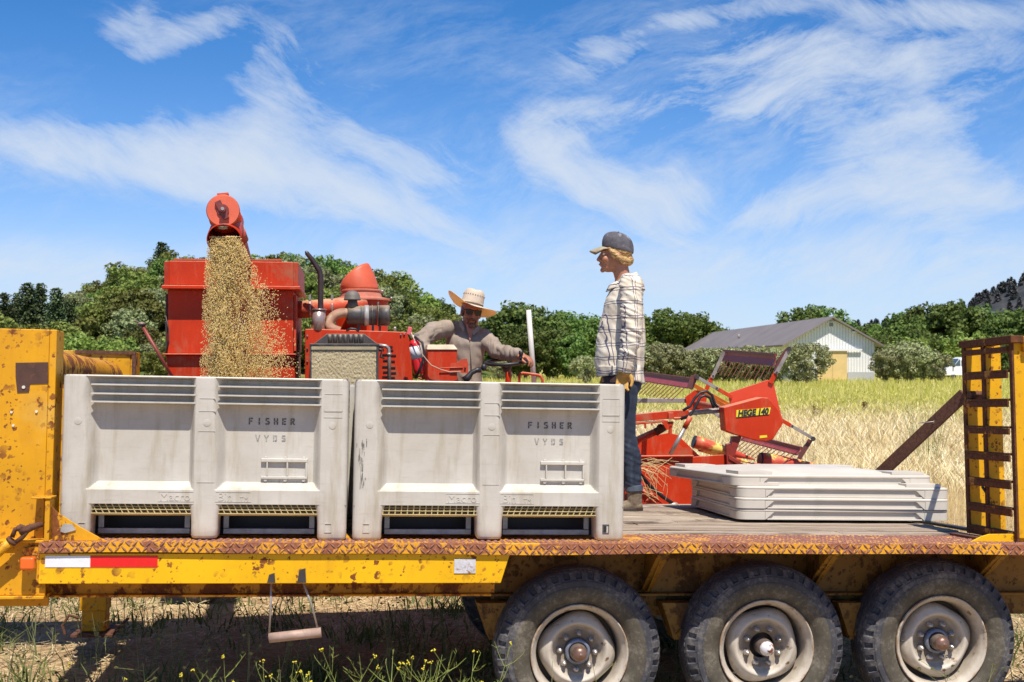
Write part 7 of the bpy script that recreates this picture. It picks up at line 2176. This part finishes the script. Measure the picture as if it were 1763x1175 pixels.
# ------------------------------------------------------------------ barn
def barn():
    Zb = 130
    def B(x, y, Z=Zb): return CP(x, y, Z)
    root = empty('barn', Matrix.Translation((at_px(1432, Zb), Zb, 0)))
    tag(root, 'long white barn with brown roof and tan sliding door', 'barn')
    o = Vector((at_px(1432, Zb), Zb, 0))
    vp = 800.0; L_ = Zb * (1 / .68 - 1)
    dirv = Vector(((vp - 881.5) / F, 1, 0)); 
    wl = B(1357, 600).x; wr = B(1505, 600).x; el = B(1357, 587).z; pk = B(1432, 545).z; mx = (wl + wr) / 2
    ang = math.atan2((881.5 - vp) / F, 1)
    Mb = Matrix.Rotation(ang, 4, 'Z')
    def W_(x, y, z): return Vector((x - o.x, 0, z)) + Vector((dirv.x * y, y, 0))
    m, t, b = newmat('white_board_and_batten'); tc = t.nodes.new('ShaderNodeTexCoord')
    n1 = noise_n(t, tc.outputs['Object'], .6, 6, .6); t.links.new(ramp(t, n1, [(.3, (.74, .73, .73)), (.7, (.84, .83, .83))]), b.inputs['Base Color']); b.inputs['Roughness'].default_value = .7
    mw = m
    mb = MB()
    f0 = [W_(wl, 0, 0), W_(wr, 0, 0), W_(wr, 0, el), W_(mx, 0, pk - .25), W_(wl, 0, el)]
    f1 = [W_(wl, L_, 0), W_(wr, L_, 0), W_(wr, L_, el), W_(mx, L_, pk - .25), W_(wl, L_, el)]
    mb.add(f0 + f1, [(0, 1, 2, 3, 4), (9, 8, 7, 6, 5), (0, 4, 9, 5), (1, 6, 7, 2), (0, 5, 6, 1)])
    wall = mb.build('wall', mw, root)
    mb = MB(); n = 30
    for i in range(n + 1):
        x = wl + (wr - wl) * i / n; zt = el + (pk - .28 - el) * (1 - abs(x - mx) / (wr - mx)) - .05
        p = W_(x, -.03, 0); mb.box(p.x - .035, p.x + .035, p.y, p.y + .045, .1, zt)
    mb.build('battens', simple('grey_batten', (.55, .56, .58), .7, var=.05), wall)
    ov = .75; th = .18
    mb = MB()
    for s, xe in ((-1, wl - ov), (1, wr + ov)):
        sl = (pk - el) / (wr - mx); ze = pk - sl * abs(xe - mx)
        a = [W_(xe, -ov, ze), W_(mx, -ov, pk), W_(mx, L_ + ov, pk), W_(xe, L_ + ov, ze)]
        mb.add(a + [q - Vector((0, 0, th)) for q in a], [(0, 1, 2, 3), (7, 6, 5, 4), (0, 4, 5, 1), (3, 2, 6, 7), (0, 3, 7, 4)])
    m, t, b = newmat('brown_grey_metal_roof'); wv = t.nodes.new('ShaderNodeTexWave'); wv.inputs['Scale'].default_value = 1.2; wv.bands_direction = 'Y'; wv.inputs['Distortion'].default_value = .2
    tc = t.nodes.new('ShaderNodeTexCoord'); t.links.new(tc.outputs['Object'], wv.inputs['Vector']); n1 = noise_n(t, tc.outputs['Object'], .3, 6, .6)
    t.links.new(mixc(t, mth(t, 'MULTIPLY', wv.outputs['Fac'], .25), ramp(t, n1, [(.3, (.17, .14, .13)), (.7, (.235, .20, .185))]), (.14, .115, .105)), b.inputs['Base Color']); b.inputs['Roughness'].default_value = .55
    roof = mb.build('roof', m, root)
    mb = MB()
    for px, py in ((1272, 583), (1351, 571)):
        q = CP(px, py, Zb + 22) - o; mb.tube([q, q + Vector((0, 0, .5))], .12, 8)
    mb.build('vent_pipe', simple('roof_pipe', (.3, .27, .25)), roof)
    tan = simple('tan_plywood_door', (.66, .48, .21), .7, var=.12, scale=1.2, bstr=0)
    def fb(x0, x1, y0, y1, d0, d1, name, mt, par=wall):
        p = B(x0, y0); q = B(x1, y1); MB().box(p.x - o.x, q.x - o.x, d0, d1, q.z, p.z).build(name, mt, par)
    fb(1407, 1458, 604.5, 660, -.16, -.06, 'sliding_door', tan)
    door_seam = simple('door_seam', (.42, .30, .12), .8)
    fb(1432.5, 1433.3, 605, 660, -.175, -.161, 'door_seam', door_seam)
    white = simple('white_trim', (.76, .76, .77), .6, var=.05)
    fb(1404, 1483, 601, 604, -.34, -.17, 'door_track', white)
    fb(1425, 1436, 554, 564, -.12, -.06, 'vent_frame', white); fb(1427, 1434, 556, 562.5, -.14, -.121, 'gable_vent', simple('grey_louvre', (.22, .22, .24), .6))
    fb(1387.5, 1393, 571, 574, -.5, -.06, 'flood_light', white); fb(1466, 1472, 571, 574, -.5, -.06, 'flood_light', white)
    grey = simple('grey_concrete_base', (.42, .43, .46), .8, var=.1)
    fb(1357, 1406, 641, 662, -.10, -.035, 'base_course', grey); fb(1459, 1505, 641, 662, -.10, -.035, 'base_course', grey)
barn()

def van():
    Z = 150
    c = Vector((at_px(1668, Z), Z, 0)); root = empty('parked_van', Matrix.Translation(c) @ Matrix.Rotation(R(8), 4, 'Z'))
    tag(root, 'white high roof van parked at the far edge of the field', 'van')
    pr = [(-3.5, .5), (-3.5, 1.15), (-3.3, 1.35), (-2.35, 1.62), (-1.55, 2.55), (-1.2, 2.68), (3.2, 2.74), (3.4, 2.6), (3.45, .5)]
    white = simple('white_van_paint', (.80, .82, .86), .25, var=.03, bstr=0); gl = simple('dark_van_glass', (.06, .10, .13), .1, bstr=0); bl = simple('van_black_trim', (.03, .03, .03), .6)
    bd = MB().prism(pr, -1.0, 1.0).build('body', white, root, bevel=.08, seg=3)
    MB().prism([(-2.42, 1.62), (-1.72, 2.42), (-1.62, 2.42), (-1.6, 1.62)], -1.012, -1.003).build('side_window', gl, root)
    MB().prism([(-1.5, 1.62), (-1.5, 2.3), (-.3, 2.3), (-.3, 1.62)], -1.012, -1.003).build('side_window', gl, root)
    a = [(-2.45, -.85, 1.63), (-2.45, .85, 1.63), (-1.64, .78, 2.48), (-1.64, -.78, 2.48)]
    MB().plate([Vector(p) + Vector((-.03, 0, .03)) for p in a], .02).build('windscreen', gl, root)
    for x in (-2.5, 2.3):
        for y in (-1.0, .75):
            MB().tube([(x, y, .36), (x, y + .25, .36)], .36, 20).build('wheel', bl, root)
    MB().box(-3.52, -3.4, -.95, -.55, .95, 1.2).box(-3.52, -3.4, .55, .95, .95, 1.2).build('headlight', simple('headlight_glass', (.6, .62, .65), .15, bstr=0), root)
    MB().box(-2.6, -2.4, -1.25, -1.02, 1.5, 1.8).build('mirror', bl, root)
van()

# ------------------------------------------------------------------ field of barley and grass
def blades(name, X, Y, Z0, H, Wd, lean, mat, rg, head=None):
    n = len(X)
    az = rg.random(n) * 2 * np.pi; la = rg.random(n) * lean + lean * .2
    dx = np.cos(az) * la * H; dy = np.sin(az) * la * H
    fa = rg.random(n) * np.pi; wx = np.cos(fa) * Wd / 2; wy = np.sin(fa) * .4 * Wd / 2
    z0 = Z0 - .01
    def pt(t, w): return np.stack([X + dx * t ** 1.8 + wx * w, Y + dy * t ** 1.8 + wy * w, z0 + H * (t - .12 * t * t * la)], 1)
    if head is None:
        rows = [(0, -1), (0, 1), (.45, .9), (.45, -.9), (1, .12), (1, -.12)]
        fi = [(0, 1, 2, 3), (3, 2, 4, 5)]
    else:   # thin stalk with a drooping ear
        rows = [(0, -.35), (0, .35), (.72, .35), (.72, -.35), (.80, 1.6), (.80, -1.6), (1, .5), (1, -.5)]
        fi = [(0, 1, 2, 3), (3, 2, 4, 5), (5, 4, 6, 7)]
    V_ = np.stack([pt(t, w) for t, w in rows], 1)
    if head is not None:
        V_[:, 6:, 2] -= (H * .05)[:, None]; V_[:, 6:, 0] += (np.cos(az) * H * .07)[:, None]; V_[:, 6:, 1] += (np.sin(az) * H * .07)[:, None]
    k = len(rows); V_ = V_.reshape(-1, 3); fs = (np.arange(n)[:, None, None] * k + np.array(fi)[None]).reshape(-1, 4)
    me = bpy.data.meshes.new(name); me.vertices.add(len(V_)); me.vertices.foreach_set('co', V_.ravel())
    me.loops.add(fs.size); me.loops.foreach_set('vertex_index', fs.ravel().astype(np.int32))
    me.polygons.add(len(fs)); me.polygons.foreach_set('loop_start', np.arange(0, fs.size, 4, dtype=np.int32)); me.polygons.foreach_set('loop_total', np.full(len(fs), 4, dtype=np.int32))
    me.update(); me.materials.append(mat)
    o = bpy.data.objects.new(name, me); COL.objects.link(o); return o
def field():
    m, t, b = newmat('field_grass'); g = t.nodes.new('ShaderNodeNewGeometry')
    sp = t.nodes.new('ShaderNodeSeparateXYZ'); t.links.new(g.outputs['Position'], sp.inputs[0])
    sc = t.nodes.new('ShaderNodeMapping'); sc.inputs['Scale'].default_value = (1, .35, 1); t.links.new(g.outputs['Position'], sc.inputs[0])
    n1 = noise_n(t, sc.outputs[0], .16, 5, .6); n2 = noise_n(t, sc.outputs[0], .7, 4, .6)
    isl = g.outputs['Random Per Island']
    gold = ramp(t, isl, [(0, (.56, .42, .18)), (.4, (.80, .66, .36)), (.8, (.92, .82, .52)), (1, (.96, .91, .68))])
    green = ramp(t, isl, [(0, (.32, .35, .05)), (.45, (.50, .49, .10)), (.75, (.70, .62, .20)), (1, (.84, .74, .38))])
    e = mth(t, 'ADD', mth(t, 'MULTIPLY', mth(t, 'SUBTRACT', n1, .5), 1.5), mth(t, 'MULTIPLY', mth(t, 'SUBTRACT', n2, .5), .9))
    f = mth(t, 'ADD', thr(t, sp.outputs['Y'], 12, 52), e)
    f = thr(t, f, .26, .84)
    c = mixc(t, f, gold, green)
    t.links.new(c, b.inputs['Base Color']); b.inputs['Roughness'].default_value = .7; b.inputs['Specular IOR Level'].default_value = .2
    tr_ = t.nodes.new('ShaderNodeBsdfTranslucent'); t.links.new(c, tr_.inputs[0]); mx = t.nodes.new('ShaderNodeMixShader'); mx.inputs[0].default_value = .35
    t.links.new(b.outputs[0], mx.inputs[1]); t.links.new(tr_.outputs[0], mx.inputs[2]); t.links.new(mx.outputs[0], t.nodes['Material Output'].inputs[0])
    rg = np.random.default_rng(9)
    n = 200000
    u = rg.random(n); Y = 1 / (1 / 12.3 + u * (1 / 190 - 1 / 12.3)); Y = np.where(rg.random(n) < .55, 12.3 * (190 / 12.3) ** rg.random(n), Y)
    X = (rg.random(n) * 1.25 - .62) * Y
    pn = np.sin(X * .7 + 1.3 * np.sin(Y * .31)) * np.sin(Y * .45 + 1.7 * np.sin(X * .23)); H = (.46 + .20 * rg.random(n) + .10 * pn) * (1 - .3 * rg.random(n) * (Y > 30)); Wd = .0072 * np.maximum(1, Y / 16) * (.6 + .8 * rg.random(n))
    near = Y < 30 + 50 * rg.random(n)
    a = blades('barley', X[near], Y[near], np.zeros(near.sum()), H[near], Wd[near] * .9, .34, m, rg, head=1)
    tag(a, 'golden barley standing behind the trailer', 'barley', kind='stuff')
    a = blades('tall_grass', X[~near], Y[~near], np.zeros((~near).sum()), H[~near], Wd[~near] * 1.1, .3, m, rg)
    tag(a, 'yellow green grass covering the field before the barn', 'grass', kind='stuff')
field()
def weeds():
    rg = np.random.default_rng(19)
    m = leafmat('ground_weed_leaves', (.07, .10, .025), (.20, .24, .07), .25, .1)
    st = simple('dry_straw_litter', (.56, .44, .25), .85, var=.35, scale=30, bstr=0)
    # litter lying on the ground
    n = 26000
    X = rg.random(n) * 9 - 4.6; Y = 5.0 + rg.random(n) ** 1.3 * 7.5; a = rg.random(n) * np.pi; L_ = .02 + .06 * rg.random(n); w = .0022 + .0012 * rg.random(n)
    z = .006 + .025 * rg.random(n) ** 2
    d = np.stack([np.cos(a) * L_, np.sin(a) * L_, (rg.random(n) - .5) * .02], 1); s = np.stack([-np.sin(a) * w, np.cos(a) * w, np.zeros(n)], 1)
    P = np.stack([X, Y, z], 1); V_ = np.stack([P - d - s, P + d - s, P + d + s, P - d + s], 1).reshape(-1, 3)
    me = bpy.data.meshes.new('straw_litter'); me.vertices.add(4 * n); me.vertices.foreach_set('co', V_.ravel()); me.loops.add(4 * n); me.loops.foreach_set('vertex_index', np.arange(4 * n, dtype=np.int32))
    me.polygons.add(n); me.polygons.foreach_set('loop_start', np.arange(0, 4 * n, 4, dtype=np.int32)); me.polygons.foreach_set('loop_total', np.full(n, 4, dtype=np.int32)); me.update(); me.materials.append(st)
    o = bpy.data.objects.new('straw_litter', me); COL.objects.link(o); tag(o, 'dry straw scattered on the ground around the trailer', 'straw litter', kind='stuff')
    # low weeds in patches
    nc = 240; cx = rg.random(nc) * 7.6 - 3.9; cy = 5.2 + rg.random(nc) ** 1.2 * 4.8; k = rg.integers(10, 60, nc)
    X = np.repeat(cx, k) + rg.normal(0, .10, k.sum()); Y = np.repeat(cy, k) + rg.normal(0, .10, k.sum()); n = len(X)
    o = blades('low_weeds', X, Y, np.zeros(n), .04 + .15 * rg.random(n) ** 1.8, .008 + .006 * rg.random(n), .9, m, rg)
    tag(o, 'low green weeds in the shade under the trailer', 'weeds', kind='stuff')
    # wiry branching stems
    r = random.Random(6); mb = MB()
    for i in range(420):
        x = r.uniform(-3.8, 3.0); y = r.uniform(5.4, 9.6); h = r.uniform(.12, .42)
        p = Vector((x, y, 0)); lean = Vector((r.gauss(0, .15), r.gauss(0, .15), 1))
        q = p + lean * h; mb.tube([p, p.lerp(q, .5) + Vector((r.gauss(0, .01), 0, 0)), q], [.0022, .0018, .001], 4, caps=False)
        for j in range(r.randint(2, 7)):
            s = r.uniform(.3, .95); a = p.lerp(q, s); e = a + Vector((r.gauss(0, .06), r.gauss(0, .06), r.uniform(.02, .10)))
            mb.tube([a, e], [.0014, .0008], 4, caps=False)
            if r.random() < .6: mb.plate([e + Vector((-.008, 0, 0)), e + Vector((0, .004, -.006)), e + Vector((.012, 0, .003)), e + Vector((0, -.003, .008))], .001)
    o = mb.build('wiry_weeds', simple('olive_weed_stem', (.20, .21, .08), .7, var=.4, scale=3, bstr=0), None, weld=False, fix=False); tag(o, 'thin branching weed stems under the trailer', 'weeds', kind='stuff')
    # flowering mustard in the foreground
    ms = simple('mustard_stem', (.25, .30, .06), .6, var=.25, scale=6, bstr=0); mf = simple('mustard_flower', (.60, .50, .03), .6, var=.1, bstr=0)
    protos_ = []
    for s_ in range(5):
        r = random.Random(100 + s_)
        root = empty('mustard_plant'); stem = MB(); fl = MB()
        h = .72
        for k in range(r.randint(2, 3)):
            a = r.uniform(0, 6.28); ln = r.uniform(.05, .38)
            pts = [Vector((0, 0, 0))]
            for i in range(1, 7):
                s = i / 6; pts.append(Vector((math.cos(a) * ln * s ** 1.6 + r.gauss(0, .006), math.sin(a) * ln * s ** 1.6, h * s * r.uniform(.96, 1.0) * (1 - ln * .35))))
            stem.tube(pts, [.0032 * (1 - .75 * i / 6) for i in range(7)], 5, caps=False)
            def bloom(c, n=7, sp=.010):
                for _ in range(n):
                    q = c + Vector((r.gauss(0, sp), r.gauss(0, sp), r.gauss(0, sp * .7))); fl.ball(tuple(q), .0045, 6, 4)
            bloom(pts[-1], 5, .008)
            for i in range(2, 6):
                for _ in range(r.randint(1, 3)):
                    b2 = pts[i] + Vector((r.gauss(0, .07), r.gauss(0, .07), r.uniform(.05, .15)))
                    stem.tube([pts[i], pts[i].lerp(b2, .5) + Vector((0, 0, -.01)), b2], [.0018, .0014, .0009], 4, caps=False)
                    if r.random() < .08: bloom(b2, 3, .005)
                    for _ in range(3):
                        c = pts[i].lerp(b2, r.uniform(.3, 1)); stem.tube([c, c + Vector((r.gauss(0, .012), r.gauss(0, .012), .018))], [.0012, .0006], 4, caps=False)
            for i in range(1, 5):
                c = pts[i]; d = Vector((r.gauss(0, .05), r.gauss(0, .05), r.uniform(-.01, .04))); w = Vector((-d.y, d.x, 0)).normalized() * .010
                stem.add([c, c + d * .5 + w, c + d, c + d * .5 - w], [(0, 1, 2, 3)])
        stem.build('stem', ms, root, weld=False, fix=False); fl.build('flower_heads', mf, root, weld=False, fix=False)
        protos_.append(root)
    spots = [(118, 4.9, 1150), (330, 4.7, 1150), (470, 4.9, 1128), (560, 5.0, 1110), (620, 4.9, 1088), (655, 4.8, 1118), (700, 5.0, 1125), (740, 4.9, 1132), (800, 5.0, 1105), (838, 5.1, 1092), (590, 4.6, 1135), (400, 5.1, 1120), (250, 5.1, 1150), (520, 4.6, 1150), (770, 4.6, 1150), (10, 5.0, 1120)]
    r = random.Random(12)
    for i, (px, Z, yt) in enumerate(spots):
        p = protos_[i] if i < 5 else copy_tree(protos_[i % 5])
        h = CAMH - (yt - HZ) / F * Z
        p.location = (at_px(px, Z), Z, 0); p.rotation_euler = (0, 0, r.uniform(0, 6.28)); p.scale = (h / .74,) * 3
        tag(p, 'green mustard plant with small yellow flowers before the trailer', 'mustard plant', 'mustard plants in the foreground')
    ordered([o for o in COL.objects if o.parent is None and o.name.startswith('mustard_plant')], '%s yellow flowered mustard plant from the left in front of the trailer')
    # leafy weeds standing in the barley
    mg = leafmat('tall_weed_leaves', (.05, .13, .03), (.14, .26, .06), .25, .1); mr = leafmat('dock_seed_heads', (.09, .03, .02), (.22, .08, .05), .1, .1); my = leafmat('pale_weed_stems', (.22, .30, .08), (.42, .46, .16), .2, .1)
    for px, yt, yb, kind, Z, lb in ((1443, 768, 805, 0, 17.5, 'dark leafy weed in the barley above the stacked lids'), (1562, 778, 838, 0, 15.5, 'tall leafy weed in the barley behind the rusty brace'), (1598, 690, 840, 2, 15.6, 'wide wiry pale weed left of the raised ramp'), (1404, 696, 716, 1, 36, 'reddish dock heads in the field right of the reel'), (1488, 690, 706, 1, 38, 'small reddish dock heads in the field further right'), (1300, 650, 668, 0, 60, 'green weed clump in the field beyond the reel')):
        r = random.Random(px); root = empty('weed'); h = (yb - yt) / F * Z * 1.0; zt = CAMH - (yt - HZ) / F * Z; h = max(h, .2); zb = max(0, zt - h)
        mb = MB(); lf = MB()
        for k in range({0: 2, 1: 6, 2: 26}[kind]):
            sp_ = {0: .03, 1: .10, 2: .42}[kind]
            e = Vector((r.gauss(0, sp_ * .6), r.gauss(0, sp_ * .4), zt * r.uniform(.82, 1))); mb.tube([Vector((0, 0, 0)), e * .5 + Vector((0, 0, .02)), e], [.004, .003, .0015], 4, caps=False)
            nl_ = {0: 60, 1: 70, 2: 5}[kind]
            for i in range(nl_):
                c = Vector((0, 0, 0)).lerp(e, r.uniform(max(.1, zb / zt), 1)) if kind != 1 else e + Vector((r.gauss(0, .02), 0, -r.random() * h * .7))
                d = Vector((r.gauss(0, 1), r.gauss(0, 1), r.gauss(.2, .5))).normalized() * (.035 if kind == 0 else .025); w = d.cross(Vector((r.random(), r.random(), 1))).normalized() * (.011 if kind != 1 else .012)
                lf.add([c, c + d * .5 + w, c + d, c + d * .5 - w], [(0, 1, 2, 3)])
        mb.build('stem', my if kind != 1 else mr, root, weld=False, fix=False); lf.build('leaves', (mg, mr, my)[kind], root, weld=False, fix=False)
        root.location = (at_px(px, Z), Z, 0); tag(root, lb, 'weed')
weeds()

def haze():
    m = bpy.data.materials.new('thin_haze'); m.use_nodes = True; t = m.node_tree; t.nodes.clear()
    v = t.nodes.new('ShaderNodeVolumePrincipled'); v.inputs['Color'].default_value = (.80, .87, 1, 1); v.inputs['Density'].default_value = .00022; v.inputs['Anisotropy'].default_value = .2
    o = t.nodes.new('ShaderNodeOutputMaterial'); t.links.new(v.outputs[0], o.inputs['Volume'])
    h = MB().box(-2400, 2400, -60, 1760, -3.5, 170).build('haze', m); tag(h, 'thin summer haze over the valley', 'haze', kind='stuff')
